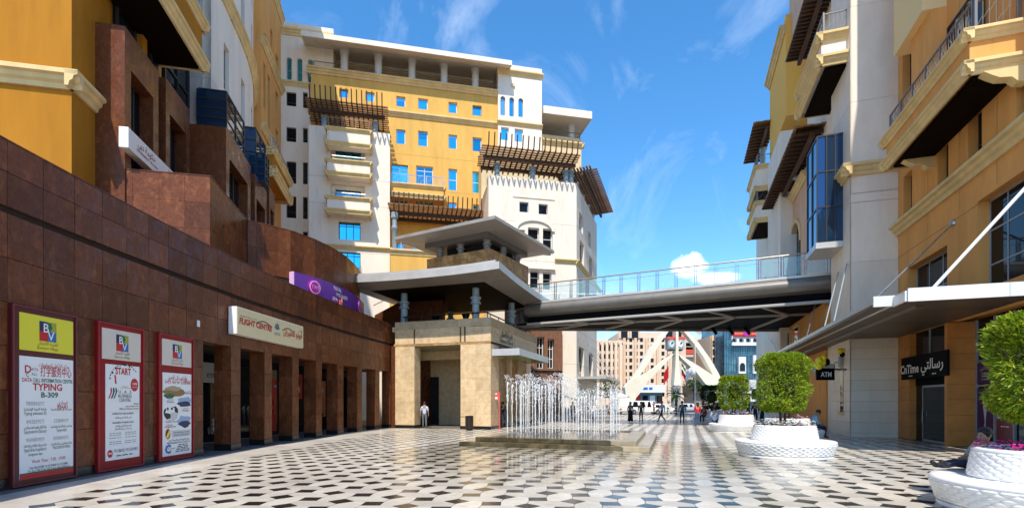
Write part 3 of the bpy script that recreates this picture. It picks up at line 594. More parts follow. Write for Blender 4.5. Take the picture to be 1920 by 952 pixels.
text(o, f, 'هوكي العالمية للسفر والسياحة ذ.م.م', c + .06 * W, V(.825), n, w=W * .72, h=.06, m=ink_k, ar=True, bold=.01); text(o, f, 'Hunke International Travel & Tourism L.L.C', c + .04 * W, V(.86), n, w=W * .8, h=.07, m=ink_k, bold=.006)
text(o, f, 'C', a + .17 * W, V(.965), n, w=W * .2, h=.24, m=ink_b, bold=.05); text(o, f, 'iTravel', a + .27 * W, V(.925), n + .002, w=W * .25, h=.06, m=ink_o)
for k, v in enumerate((.885, .905, .925, .945, .965)): bars(o, f, a + .70 * W, V(v), n, W * (.34 + .05 * k), .026, ink_n, 3)

# ---------------------------------------------------------------- cream fascia sign
a, b = WF.w(wall_s(443.6, .33), .33, 0), WF.w(wall_s(568.5, .33), .33, 0); A, B_ = Vector(a[:2]), Vector(b[:2]); t = (B_ - A).normalized(); f = Fr(A, t, (t.y, -t.x)); W = (B_ - A).length
zt, zb = f.z(443.6, 573.5), f.z(443.6, 625)
o = thing('shop_sign', 'long cream box sign with red flight centre lettering above the arcade', 'sign', f.w(W / 2, -.3, zb))
MB().box(f, 0, W, -.30, 0, zb, zt).build('sign_box', mat('white_sign_edge', (.82, .80, .76), .4), o, bevel=.01); MB().box(f, .02, W - .02, 0, .012, zb + .02, zt - .02).build('sign_face', signcream, o)
Hs = zt - zb
text(o, f, 'APOLLO', .035 * W, zb + Hs * .66, .012, w=W * .22, h=.07, m=ink_br, align='LEFT')
text(o, f, 'FLIGHT CENTRE', .025 * W, zb + Hs * .40, .012, w=W * .44, h=Hs * .22, m=signred if False else ink_r, align='LEFT', bold=.035, shear=.15, ext=.01)
text(o, f, 'أبولو للطيران', W * .97, zb + Hs * .42, .012, w=W * .33, h=Hs * .27, m=ink_r, align='RIGHT', bold=.02, ar=True, ext=.01); text(o, f, 'مركز', W * .96, zb + Hs * .72, .012, h=.09, m=ink_br, align='RIGHT', ar=True)
def arc_mark(u0, u1, z, h):
    pts = [(u0 + (u1 - u0) * i / 12, z + h * math.sin(math.pi * i / 12 * .9 + .15)) for i in range(13)]; MB().ext(f, pts + [(u, zz - .035) for u, zz in reversed(pts)], .012, .02).build('swoosh', ink_k, o)
arc_mark(W * .24, W * .46, zb + Hs * .56, .16); arc_mark(W * .63, W * .82, zb + Hs * .56, .16)
for k in range(5):
    an = R(90 + (k - 2) * 42); u, z = W * .545 + .12 * math.cos(an), zb + Hs * .60 + .12 * math.sin(an); MB().ext(f, [(W * .545 - .03, zb + Hs * .52), (u - .06 * math.sin(an), z + .06 * math.cos(an)), (u + .1 * math.cos(an), z + .1 * math.sin(an)), (u + .06 * math.sin(an), z - .06 * math.cos(an))], .012, .018 + k * .001).build('wing_mark', mat('slate_print', (.10, .16, .22), .4), o)
text(o, f, 'IATA', W * .55, zb + Hs * .30, .012, w=W * .09, h=.11, m=mat('slate_print', (.1, .16, .22), .4), bold=.02)
# small white plate on the wall
f = wfr(wall_s(370, 0), 0); o = MB().box(f, -.03, .09, 0, .03, 4.15, 4.35).build('wall_plate', signwhite, None, shift=f.w(0, 0, 4.15)); tag(o, 'small white plate fixed high on the granite wall left of the first opening', 'plate')
# ================================================================ second tier of granite behind the arcade wall
OL = Vector((-14.88, 17.3))
fA0 = Fr(OL, VA, UA)                                  # receding faces of the left building, n towards the plaza
fU0 = Fr(OL, UA, (UA.y, -UA.x))                       # camera-facing faces through the same corner
bk = Fr((-11.5, 19.5), UA, (UA.y, -UA.x)); ZB1 = 10.3
tier = thing('granite_terrace_block', 'angular red brown granite terrace block above the arcade wall', 'terrace wall', (-13, 21, 6))
bks = Fr((-11.5, 19.5), VA, UA); LS = bks.u(463)
core = MB(); core.box(bk, -5.2, -.04, -9., -.04, 5.6, ZB1 - .03); core.build('wall_core', grout, tier)
for i in range(6):
    for (z0, z1) in ((6.2, 7.25), (7.25, 8.3), (8.3, 9.3), (9.3, ZB1)):
        u0, u1 = -5.2 + i * .867, -5.2 + (i + 1) * .867
        MB().box(bk, u0 + .004, u1 - .004, -.04, rnd.uniform(-.001, .002), z0 + .004, z1 - .004).build('panel', granite, tier)
ns = 6
for i in range(ns):
    for (z0, z1) in ((6.2, 7.25), (7.25, 8.3), (8.3, 9.3), (9.3, ZB1)):
        u0, u1 = .0 + LS * i / ns, LS * (i + 1) / ns
        MB().box(bks, u0 + .004, u1 - .004, -.04, rnd.uniform(-.001, .002), z0 + .004, z1 - .004).build('panel', granite, tier)
MB().box(bk, -5.2, .015, -9, .015, ZB1, ZB1 + .04).build('coping', granite, tier)
# curved drum wall with the spa below it
DP = [(-12.5, 24.2), (-11.95, 24.75), (-11.1, 25.7), (-10.42, 27.1), (-10.0, 28.7), (-9.82, 30.4), (-9.86, 32.2), (-10.1, 34.0), (-10.6, 35.8), (-11.4, 37.6)]
DV = [Vector(p) for p in DP]
def dnorm(i): a, b = DV[max(0, i - 1)], DV[min(len(DV) - 1, i + 1)]; t = (b - a).normalized(); return Vector((t.y, -t.x))
drum = thing('granite_drum_wall', 'tall curved granite drum wall rising behind the arcade wall over the purple sign', 'wall', (-11, 29, 6))
mb = MB()
for i in range(len(DV) - 1):
    A, B_ = DV[i] - dnorm(i) * .045, DV[i + 1] - dnorm(i + 1) * .045; C_, D_ = DV[i + 1] - dnorm(i + 1) * .8, DV[i] - dnorm(i) * .8
    mb.plan([(A.x, A.y), (B_.x, B_.y), (C_.x, C_.y), (D_.x, D_.y)], 7.25, ZB1 - .03)
mb.build('wall_core', grout, drum)
for i in range(len(DV) - 1):
    for h in range(2):
        A = DV[i].lerp(DV[i + 1], h / 2); B_ = DV[i].lerp(DV[i + 1], (h + 1) / 2); na, nb = dnorm(i).lerp(dnorm(i + 1), h / 2), dnorm(i).lerp(dnorm(i + 1), (h + 1) / 2); t = (B_ - A).normalized() * .004
        for z0, z1 in ((7.9, 9.1), (9.1, ZB1)):
            P = [A + t, B_ - t, B_ - t - nb * .04, A + t - na * .04]; MB().plan([(p.x, p.y) for p in P], z0 + .004, z1 - .004).build('panel', granite, drum)
    A, B_ = DV[i], DV[i + 1]; P = [A + dnorm(i) * .012, B_ + dnorm(i + 1) * .012, B_ - dnorm(i + 1) * .8, A - dnorm(i) * .8]; MB().plan([(p.x, p.y) for p in P], ZB1 - .02, ZB1 + .03).build('coping', granite, drum)
# recessed shop front under the drum
mb = MB(); mb2 = MB()
for i in range(2, len(DV) - 1):
    A, B_ = DV[i] - dnorm(i) * .7, DV[i + 1] - dnorm(i + 1) * .7; C_, D_ = DV[i + 1] - dnorm(i + 1) * .85, DV[i] - dnorm(i) * .85
    mb.plan([(A.x, A.y), (B_.x, B_.y), (C_.x, C_.y), (D_.x, D_.y)], 5.5, 7.24)
mb.build('shop_glazing', glass_d, drum)
for i in (2, 4, 5, 7, 8):
    A = DV[i] - dnorm(i) * .1; t = Vector((-dnorm(i).y, dnorm(i).x)); P = [A - t * .3, A + t * .3, A + t * .3 - dnorm(i) * .6, A - t * .3 - dnorm(i) * .6]; MB().plan([(p.x, p.y) for p in P], 5.5, 7.9).build('pier', granite, drum)
for k, (i, fr_) in enumerate(((5, .5), (6, .2))):
    A = DV[i].lerp(DV[i + 1], fr_) - dnorm(i) * .6; t = Vector((-dnorm(i).y, dnorm(i).x)); P = [A - t * .3, A + t * .3, A + t * .3 - dnorm(i) * .05, A - t * .3 - dnorm(i) * .05]; MB().plan([(p.x, p.y) for p in P], 5.7 + k * .3, 6.9).build('window_notice', [ink_lg, logo_y][k], drum)
# purple spa sign following the drum
def curve_pt(frac):      # 0..1 along DV[2]..DV[8]
    x = 2 + frac * 5.4; i = min(int(x), len(DV) - 2); fr_ = x - i; p = DV[i].lerp(DV[i + 1], fr_); nn = dnorm(i).lerp(dnorm(i + 1), fr_).normalized(); return p, nn
class DFr:
    def w(s, u, n, z): p, nn = curve_pt(u); q = p + nn * n; return (q.x, q.y, z)
DF = DFr()
def dfr(frac, n): p, nn = curve_pt(frac); return Fr(p + nn * n, (-nn.y, nn.x), nn)
sp = thing('spa_sign', 'long curved purple sign reading TOTAL WELLNESS SPA on the granite drum', 'sign', DF.w(.4, 0, 7.2))
ZS0, ZS1 = 7.16, 8.22
mb = MB()
for i in range(14): mb.box(DF, i / 14, (i + 1) / 14, .02, .26, ZS0, ZS1)
mb.build('sign_band', purple, sp)
MB().box(DF, -.012, .0, .0, .27, ZS0, ZS1).build('sign_end', lilac, sp)
for fr_, rr in ((.15, .40), (.74, .40)):
    f = dfr(fr_, .27); zc = (ZS0 + ZS1) / 2
    for k, (r0, m_) in enumerate(((rr, magenta), (rr * .86, lilac), (rr * .70, magenta))): MB().ext(f, [(r0 * 1.12 * math.cos(t * .2618), zc + r0 * math.sin(t * .2618)) for t in range(24)], -.05, .02 + .012 * k).build('disc', m_, sp)
    text(sp, f, 'TWS', 0, zc - .09, .05, w=.55, h=.2, m=lilac)
for k, (s, fr_) in enumerate((('TOTAL', .36), ('WELLNESS', .415), ('SPA', .335))):
    f = dfr(fr_, .275); text(sp, f, s, 0, ZS1 - .32 - k * .29, .02, h=.19, w=[.86, 1.36, .55][k], m=ink_w, bold=.03)
ob = thing('orange_signpost', 'small orange red directional signpost in front of the purple sign', 'signpost', (-9.5, 29.2, 6.9)); f = Fr((-9.62, 28.95), VA, UA)
mb = MB(); mb.box(f, -.05, .05, -.03, .03, 5.8, 7.55); mb.build('post', orangep, ob); MB().box(f, -1.0, -.06, -.02, .02, 7.0, 7.3).build('board', orangep, ob); MB().box(f, .06, .9, -.02, .02, 7.0, 7.3).build('board', orangep, ob)
for u in (-.53, .48): bars(ob, f, u, 7.12, .02, .6, .06, ink_w, 3)
# terrace rail / stair granite behind the drum
st = thing('granite_stair_parapet', 'sloping granite stair parapet with handrail beside the pavilion roof', 'parapet', (-9, 37, 6.9))
f = Fr((-10.3, 38.4), QB, (-PB.x, -PB.y)); MB().ext(f, [(0, 6.9), (5.6, 6.9), (5.6, 9.1), (2.2, 9.1), (0, 8.2)], -.5, 0).build('parapet', granite, st); MB().tube([f.w(0, .15, 8.9), f.w(2.2, .15, 9.7), f.w(2.9, .15, 8.2)], .03).build('handrail', steel, st)
tag(MB().plan([(-40, 16), (-12, 16), (-9.6, 30), (-7.6, 36), (-7, 44), (-40, 44)], 5.2, 5.45).build('terrace_deck', mat('terrace_paving', (.4, .36, .31), .7)), 'stone terrace deck on top of the arcade behind the granite wall', 'terrace')

# ================================================================ left building (amber, granite portals, white drum, orange end)
lb = thing('left_office_building', 'tall amber and white office building with granite portals above the arcade', 'building', (-18, 26, 5.4))
uP = lambda x, n=0.: fA0.u(x, n)
# amber block
U_A = uP(345)
mb = MB(); mb.box(fU0, -12, 0, -11, 0, 5.4, 40); mb.build('amber_wall', amber, lb)
cor = cornice(lb, fA0, -.36, uP(212), fA0.z(134, 140), .55, .36); cornice(lb, fU0, -11., .357, fA0.z(134, 140), .55, .36)
MB().box(fU0, -14, -4.35, .0, .5, 5.4, 40).build('white_pilaster', white, lb)
def vjoint(par, fr, u0, u1, z): MB().box(fr, u0, u1, -.01, .004, z - .012, z + .012).build('joint', mat('stucco_joint', (.34, .18, .02), .9), par)
vjoint(lb, fA0, .02, 2.2, fA0.z(150, 0) - .8)
# dark curtain wall over the portals
f = fA0.off(.12); cw0, cw1 = uP(211), uP(347)
cw = MB().box(f, cw0, cw1, -.2, 0, 5.4, 30).build('curtain_wall', glass_d, lb)
mb = MB()
for i in range(6): u = cw0 + (cw1 - cw0) * i / 5; mb.box(f, u - .05, u + .05, 0, .08, 5.5, 30)
for z in (12.5, 15, 17.5, 20, 22.5, 25): mb.box(f, cw0, cw1, 0, .07, z - .05, z + .05)
mb.build('mullions', frame_d, cw)
pil = MB().box(fA0, uP(268, .4), uP(276, .4), 0, .4, 5.4, 22).build('amber_pilaster', amber, lb)
def portal(x0, x1, off, ytop, n_in=.5, jl=.45, jr=.45, yo=None, glassbox=None):
    f = fA0.off(off); u0, zt = f.px(x0, ytop); u1 = f.u(x1); zo = zt - 1.35
    p = sub('portal', lb)
    o = MB(); holed(o, f, u0, u1, 5.4, zt, [(u0 + jl, u1 - jr, 5.4, zo)], off + .25); o.build('portal_frame', granite, p)
    mb = MB(); uu0, uu1 = u0 + jl, u1 - jr
    MB().box(f, uu0, uu1, -off - .2, -n_in, 5.4, zo).build('portal_glazing', glass_d, p)
    for k in range(1, 3): mb.box(f, uu0 + (uu1 - uu0) * k / 3 - .04, uu0 + (uu1 - uu0) * k / 3 + .04, -n_in, -n_in + .06, 5.4, zo)
    for z in (8, 10, 12): 
        if z < zo: mb.box(f, uu0, uu1, -n_in, -n_in + .055, z - .04, z + .04)
    mb.build('portal_mullions', frame_d, p)
    # joints between granite slabs (fine recessed lines)
    return f, u0, u1, zt
portal(234, 297, .95, 49); portal(311, 356, .95, 146, jl=.4, jr=.4)
# amber balcony over them
f = fA0.off(1.9); ub = f.u(378.5); zb = f.z(378.5, 134); ul = f.u(265)
bal = MB().box(f, ul, ub, -1.95, 0, zb + .35, zb + 2.0).build('balcony', amber, lb)
def ring_cornice(par, f, u0, u1, z, h, p, dep, ends=(True, True)):
    cornice(par, f, u0 - (p if ends[0] else 0), u1 + (p if ends[1] else 0), z, h, p, trim)
    g_ = Fr(f.w(u1, 0, 0)[:2], -f.N, f.U); h_ = Fr(f.w(u0, 0, 0)[:2], -f.N, -f.U)
    if ends[1]: cornice(par, g_, -p * .99, dep, z, h, p, trim)
    if ends[0]: cornice(par, h_, -p * .99, dep, z, h, p, trim)
ring_cornice(bal, f, ul, ub, zb + .55, .55, .28, 1.9); ring_cornice(bal, f, ul, ub, zb + 2.3, .45, .28, 1.9)
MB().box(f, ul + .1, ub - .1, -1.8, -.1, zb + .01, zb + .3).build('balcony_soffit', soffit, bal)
def railing(par, f, u0, u1, z, h=1.0, step=1.3, n=0., m=None, infill=True, posts=True, name='railing'):
    r_ = MB(); r_.box(f, u0, u1, n - .03, n + .03, z + h - .05, z + h); r_.box(f, u0, u1, n - .02, n + .02, z + .08, z + .12)
    k = max(1, round((u1 - u0) / step))
    for i in range(k + 1): u = u0 + (u1 - u0) * i / k; r_.box(f, u - .035, u + .035, n - .035, n + .035, z, z + h)
    o = r_.build(name, m or steel, par)
    if infill:
        g_ = MB()
        for i in range(k):
            a, b = u0 + (u1 - u0) * i / k + .08, u0 + (u1 - u0) * (i + 1) / k - .08; q = max(2, int((b - a) / .16))
            for j in range(q + 1): x = a + (b - a) * j / q; g_.box(f, x - .008, x + .008, n - .008, n + .008, z + .12, z + h - .06)
            for j in range(q): x = a + (b - a) * j / q; y = a + (b - a) * (j + 1) / q; zz = z + .2 + (j % 3) * .2; g_.prism([f.w(x, n - .006, zz), f.w(y, n - .006, zz + .3), f.w(y, n - .006, zz + .325), f.w(x, n - .006, zz + .025)], [f.w(x, n + .006, zz), f.w(y, n + .006, zz + .3), f.w(y, n + .006, zz + .325), f.w(x, n + .006, zz + .025)])
        g_.build('lattice', m or steel, o)
    return o
railing(bal, f, ul, ub, zb + 2.3, 1.1, 1.4, -.1)
# white drum block: camera-facing return, flat side then curving away
wW = fA0.off(1.2); u0 = wW.u(396)
pts = [(u0, 0.)] + [(u0 + 1.6 * i, -.0 if i < 4 else -.055 * (i - 3) ** 2) for i in range(1, 11)]
WPTS = [Vector(wW.w(u, n, 0)[:2]) for u, n in pts]
wp = MB()
ZW = 40
wins = {0: [(418, 433, 70, 155)], }
for i in range(len(WPTS) - 1):
    A, B_ = WPTS[i], WPTS[i + 1]; t = (B_ - A).normalized(); ff = Fr(A, t, (t.y, -t.x)); Ls = (B_ - A).length
    holes = []
    if i in (1, 3, 5, 7):
        for zc in (12.7, 16.6, 20.6, 26.3, 30.2): holes.append((.35, Ls - .35, zc - 1.35, zc + 1.25))
    holed(wp, ff, 0, Ls, 5.4, ZW, holes, .35)
    for h in holes: window(lb, ff, h, -.2, 1, 2, gm=glass_d if h[2] < 24 else glass_b, extra=[.3])
    for z, hh, pp in ((24.6, .7, .35),): cornice(lb, ff, -.05, Ls + .05, z, hh, pp)
A = WPTS[0]; ff = Fr(A, UA, (UA.y, -UA.x)); wp.box(ff, -1.25, -.001, -.9, 0, 5.4, ZW)
P = [WPTS[0]] + WPTS[1:]; inner = [p - UA * 2 for p in reversed(P)]
wp.plan([(p.x - UA.x * .4, p.y - UA.y * .4) for p in P] + [(p.x, p.y) for p in inner], 5.4, ZW - .1)
wp.build('white_wall', white, lb)
jm = mat('pale_joint', (.45, .40, .34), .9)
MB().box(ff, -1.25, .003, -.02, .004, 13.55, 13.58).build('joint', jm, lb); MB().box(ff, -1.25, .003, -.02, .004, 18.55, 18.58).build('joint', jm, lb)
for x, y0, z in ((0, 0, 18.56), (0, 0, 13.56)):
    for i in range(4): MB().box(Fr(WPTS[i], (WPTS[i + 1] - WPTS[i]), ((WPTS[i + 1] - WPTS[i]).y, -(WPTS[i + 1] - WPTS[i]).x)), 0, (WPTS[i + 1] - WPTS[i]).length, -.02, .003, z, z + .025).build('joint', jm, lb)
# granite portals with glass boxes in front of the white drum
def glass_box(off, x0, x1, ytop, ybot, fx0):
    f = fA0.off(off); u0, zt = f.px(x0, ytop); u1 = f.u(x1); zb = f.z(x0, ybot)
    b = MB().box(f, u0, u1, -off + .6, 0, zb, zt).build('glass_bay', glass_b, lb)
    mb = MB()
    for k in range(5): z = zb + (zt - zb) * k / 4; mb.box(f, u0 - .01, u1, 0, .04, z - .03, z + .03); mb.box(f, u0 - .04, u0 - .001, -off + .7, 0, z - .03, z + .03)
    for k in range(3): u = u0 + (u1 - u0) * k / 2; mb.box(f, u - .03, u + .03, 0, .05, zb, zt)
    mb.build('bay_frame', frame_d, b); return b
portal(424, 470, 2.1, 239, jl=.5, jr=.6); glass_box(2.0, 424, 457, 172, 240, 408)
portal(478, 500, 2.2, 326, jl=.35, jr=.4); glass_box(2.1, 479, 497, 240, 330, 463)
portal(505, 515, 2.0, 350, jl=.3, jr=.3); glass_box(2.6, 496.5, 503.5, 288, 340, 490)
# orange end block of the left building
f3 = fA0.off(.35); u0, u1 = f3.u(489), f3.u(526.5)
holes = [pxh(f3, 496, 500, 60, 84), pxh(f3, 517, 522, 98, 128), pxh(f3, 502, 507, 138, 246), pxh(f3, 517, 522, 168, 205), pxh(f3, 517, 522, 240, 276), pxh(f3, 494, 498, 115, 200), pxh(f3, 507, 511, 52, 85)]
mb = MB(); holed(mb, f3, u0, u1, 5.4, 39, holes, .35); mb.box(f3, u0, u1, -8, -.36, 5.4, 38.9); mb.build('orange_wall', orange, lb)
for h in holes: window(lb, f3, h, -.18, 1, 2, gm=glass_d, extra=[.35])
for y in (26, 160, 300): cornice(lb, f3, u0, u1 + .3, f3.z(525, y), .6, .35)
f4 = fA0.off(1.6); ub = f4.u(542); ul = f4.u(512); zb = f4.z(542, 384)
bal = MB().box(f4, ul, ub, -2, 0, zb + .3, zb + 1.9).build('balcony', amber, lb); ring_cornice(bal, f4, ul, ub, zb + .7, .7, .3, 1.6); ring_cornice(bal, f4, ul, ub, zb + 2.1, .5, .3, 1.6); railing(bal, f4, ul, ub, zb + 2.1, 1.0, 1.5, -.1)
# roof eave at the far end of this building
MB().box(f3, u0 - 6, u1 + .6, -9, 2.0, 41.5, 42.0).build('roof_eave', white, lb)
# white board sign slanting across the portals (it runs along the receding face)
f = fA0.off(1.25); a, zt = f.px(241, 238); zb = f.z(241, 277); b = f.u(352)
gs = thing('government_sign', 'white board sign with dark red Arabic lettering in front of the granite portals', 'sign', f.w((a + b) / 2, 0, zb))
MB().box(f, a, b, -.32, 0, zb, zt).build('sign_box', signwhite, gs, bevel=.02)
mr = mat('crimson_print', (.24, .012, .05), .4); Hs = zt - zb; Ws = b - a
text(gs, f, 'حكومة دبي', a + Ws * .26, zb + Hs * .52, .0, w=Ws * .27, h=Hs * .30, m=mr, ar=True, bold=.02); text(gs, f, 'GOVERNMENT OF DUBAI', a + Ws * .27, zb + Hs * .24, .0, w=Ws * .32, h=Hs * .13, m=mr, bold=.02)
for k in range(4): MB().ext(f, [(a + Ws * (.66 + .012 * k), zb + Hs * (.30 + .08 * k)), (a + Ws * .76, zb + Hs * (.26 + .09 * k)), (a + Ws * .80, zb + Hs * (.36 + .09 * k)), (a + Ws * .74, zb + Hs * (.33 + .09 * k))], 0, .006 + k * .001).build('wing_mark', ink_br, gs)
MB().ext(f, [(a + Ws * .62, zb + Hs * .86), (a + Ws * .635, zb + Hs * .84), (a + Ws * .67, zb + Hs * .40), (a + Ws * .64, zb + Hs * .48)], 0, .006).build('wing_mark', ink_br, gs); text(gs, f, 'هيئة المعرفة', a + Ws * .66, zb + Hs * .16, 0, w=Ws * .14, h=.14, m=ink_k, ar=True)
# ================================================================ back building (white towers, yellow centre)
fM = Fr((-21.5, 48.), UA, (UA.y, -UA.x))
bb = thing('back_apartment_building', 'big yellow and white apartment building with blue windows and deep roof eaves', 'building', (-8, 52, 0))
uM = fM.u
# --- shaded white wing on the left
fL = fM.off(.0); x0, x1 = 500, 592
arch = [pxh(fL, 537, 547, 107, 149), pxh(fL, 557, 567, 109, 152), pxh(fL, 577, 587, 111, 154)]
sqw = [pxh(fL, 537, 555.5, 172, 198), pxh(fL, 537, 555.5, 238, 265), pxh(fL, 537, 555.5, 302, 343), pxh(fL, 537, 555.5, 367, 408), pxh(fL, 537, 555.5, 432, 470), pxh(fL, 568, 577, 240, 267), pxh(fL, 568, 577, 304, 345), pxh(fL, 568, 577, 369, 410), pxh(fL, 568, 577, 173, 202), pxh(fL, 568, 577, 434, 472)]
ztl = fL.z(560, 45)
mb = MB(); holed(mb, fL, uM(x0), uM(625), 0, ztl, arch + sqw, .35)
for h in arch: r = (h[1] - h[0]) / 2; arch_fill(mb, fL, h[0], h[1], h[3] - r, h[3], .35, 6)
mb.box(fL, uM(x0), uM(625), -10, -.9, 0, ztl - .05); mb.box(fL, uM(500), uM(526), -6, .4, ztl - 6, fL.z(515, 18)); mb.build('white_wall', white, bb)
for h in arch: window(bb, fL, h, -.2, 1, 1, extra=[.45])
for h in sqw: window(bb, fL, h, -.2, 1, 1, gm=glass_d if h[2] < 31 else glass, fm=frame_d, extra=[.3])
cornice(bb, fL, uM(526), uM(600), fL.z(560, 155), .45, .25); cornice(bb, fL, uM(526), uM(625), fL.z(530, 53), .6, .35)
# --- yellow centre
uy0, uy1 = uM(585), uM(937)
fY = fM.off(.5); uY = fY.u
rowA = [(636, 653, 166, 182), (685, 702, 172, 189), (743, 760, 180, 199), (784, 802, 184, 204), (841, 857, 191, 211), (886, 903, 197, 216)]
rowB = [(743, 760, 242, 269), (784, 802, 245, 273), (841, 857, 252, 278), (886, 903, 257, 283)]
rowC = [(734, 765, 307, 340), (780, 812, 310, 343), (841, 857, 316, 356), (886, 903, 321, 361)]
rowD = [(734, 765, 373, 399), (780, 812, 376, 402), (841, 856, 379, 404), (887, 902, 383, 408)]
rowE = [(735, 757, 455, 478), (775, 800, 455, 478), (756, 776, 494, 520), (840, 856, 494, 520), (735, 757, 540, 575), (840, 856, 560, 600)]
allr = [pxh(fY, *w_) for w_ in rowA + rowB + rowC + rowD + rowE]
zlog = fY.z(760, 152)             # floor of the roof loggia
mb = MB(); holed(mb, fY, uY(583), uY(940), 0, zlog, allr, .4); mb.box(fY, uY(583), uY(940), -10, -1.0, 0, zlog - .02); mb.build('yellow_wall', yellow, bb)
for i, h in enumerate(allr):
    wide = (h[1] - h[0]) > 1.3; tall = (h[3] - h[2]) > 1.8
    window(bb, fY, h, -.18, 2 if wide else 1, 2, fm=frame_w if i % 5 else frame_g, extra=[.5] if (i >= 10 and not wide) else ([.75] if wide else []))
for (xa, ya, yb) in ((841, 358, 378), (886, 363, 382)): h = pxh(fY, xa, xa + 16, ya, yb); MB().box(fY, h[0], h[1], -.3, -.02, h[2], h[3]).build('spandrel_panel', frame_g, bb)
cornice(bb, fY, uY(583) - .3, uY(940), fY.z(740, 209), .5, .3); cornice(bb, fY, uY(583) - .35, uY(940) + .35, fY.z(590, 128), .55, .45)
jm2 = mat('yellow_joint', (.46, .26, .06), .9)
for y in (288, 352): MB().box(fY, uY(735), uY(912), -.02, .004, fY.z(740, y), fY.z(740, y) + .03).build('joint', jm2, bb)
# loggia parapet, columns, rail, back wall and the deep eave
zp = fY.z(760, 145)
MB().box(fY, uY(585), uY(939), -.35, -.0, zlog - .02, zp).build('parapet', yellow, bb)
railing(bb, fY, uY(588), uY(937), zp, .55, 3.0, -.2, m=mat('bronze_rail', (.24, .14, .08), .5), infill=False)
zs = 35.28; ze = zs + .4
for x in (645, 709, 772.5, 833, 892): MB().lathe((*fY.w(uY(x), -.35, 0)[:2], zlog), [(.42, 0), (.42, .2), (.36, .25), (.36, zs - zlog - .4), (.42, zs - zlog - .35), (.45, zs - zlog)], 16).build('column', mat('pale_grey_paint', (.62, .60, .56), .6), bb, smooth=40)
mb = MB(); hs_l = [(uY(x) - .8, uY(x) + .8, zlog + .1, zlog + 1.6) for x in (680, 745, 805, 862)]; fB = fY.off(-3.2); holed(mb, fB, uY(583), uY(942), zlog - .1, 35.98, hs_l, .3); mb.build('loggia_wall', cream, bb)
for h in hs_l: window(bb, fB, h, -.12, 2, 1, gm=glass_d, fm=frame_d)
es = mat('eave_soffit_paint', (.66, .60, .52), .7, (.6, .54, .46), 1.)
ea, eb = uY(585) - .6, uY(939) + .7
def slope_eave(par, f, a, b, n0, n1, zf, zb_, t, m):     # soffit falls from zb_ at the back to zf at the front edge
    return MB().hexa([f.w(a, n1, zf), f.w(b, n1, zf), f.w(b, n0, zb_), f.w(a, n0, zb_), f.w(a, n1, zf + t), f.w(b, n1, zf + t), f.w(b, n0, zb_ + t), f.w(a, n0, zb_ + t)]).build('roof_eave', m, par)
eave = slope_eave(bb, fY, ea, eb, -4.5, 1.8, 34.75, 36.35, .22, es)
MB().box(fY, ea - .05, eb + .05, 1.8, 1.88, 34.68, 35.14).build('eave_edge', white, eave)
for u in (ea - .06, eb): MB().hexa([fY.w(u, 1.8, 34.68), fY.w(u + .06, 1.8, 34.68), fY.w(u + .06, -4.5, 36.28), fY.w(u, -4.5, 36.28), fY.w(u, 1.8, 35.14), fY.w(u + .06, 1.8, 35.14), fY.w(u + .06, -4.5, 36.7), fY.w(u, -4.5, 36.7)]).build('eave_edge', white, eave)
mm_ = MB()
for (a_, b_, na_, nb_) in ((ea + .9, eb - .9, .75, .95), (ea + .9, ea + 1.1, -2.6, .75), (eb - 1.1, eb - .9, -2.6, .75)):
    zl = lambda n: 34.75 + (1.8 - n) / 6.3 * 1.6 - .07
    mm_.hexa([fY.w(a_, nb_, zl(nb_)), fY.w(b_, nb_, zl(nb_)), fY.w(b_, na_, zl(na_)), fY.w(a_, na_, zl(na_)), fY.w(a_, nb_, zl(nb_) + .09), fY.w(b_, nb_, zl(nb_) + .09), fY.w(b_, na_, zl(na_) + .09), fY.w(a_, na_, zl(na_) + .09)])
mm_.build('soffit_moulding', es, eave)
# balcony on the yellow wall
fb = fY.off(1.3); a, zt = fb.px(733, 342); b = fb.u(832); zb_ = fb.z(733, 368)
bal = MB().box(fb, a, b, -1.3, 0, zb_ + .2, zt - .1).build('balcony', yellow, bb); ring_cornice(bal, fb, a, b, zt, .35, .22, 1.3, (False, True)); ring_cornice(bal, fb, a, b, zb_ + .45, .45, .22, 1.3, (False, True)); railing(bal, fb, a, b, zt, .95, 1.6, -.1)
# --- white tower with stacked balconies
fT = fM.off(2.6); uT = fT.u; tx0, tx1 = 579, 731
niche = [pxh(fT, 620, 684, 266, 297), pxh(fT, 620, 684, 342, 367)]
wT = [pxh(fT, 635, 676, 415, 448), pxh(fT, 638, 676, 472, 500)]
ztT = fT.z(600, 236)
mb = MB(); holed(mb, fT, uT(tx0), uT(tx1), 0, ztT, niche + wT, .45); mb.box(fT, uT(tx0), uT(tx1), -3.5, -.9, 0, ztT - .6); mb.box(fT, uT(tx0), uT(tx0) + .4, -.9, -.45, 0, ztT); mb.box(fT, uT(tx1) - .4, uT(tx1), -.9, -.45, 0, ztT); mb.build('white_tower', white, bb)
for h in niche:
    cw_ = (h[0] + h[1]) / 2; ww = .75 * (h[1] - h[0]) / 2; MB().box(fT, h[0], h[1], -.85, -.5, h[2], h[3]).build('niche_back', white, bb); window(bb, fT, (cw_ - ww, cw_ + ww, h[2] - .3, h[3] - .45), -.42, 3, 2, fm=frame_d, extra=[.75])
for h in wT: window(bb, fT, h, -.22, 3, 2, fm=frame_d, extra=[.78])
cornice(bb, fT, uT(602), uT(tx1) + .2, fT.z(620, 458), .4, .25)
for y in (330, 380, 470): MB().box(fT, uT(tx0), uT(tx1), -.02, .003, fT.z(600, y), fT.z(600, y) + .03).build('joint', jm, bb)
fTb = fT.off(1.25)
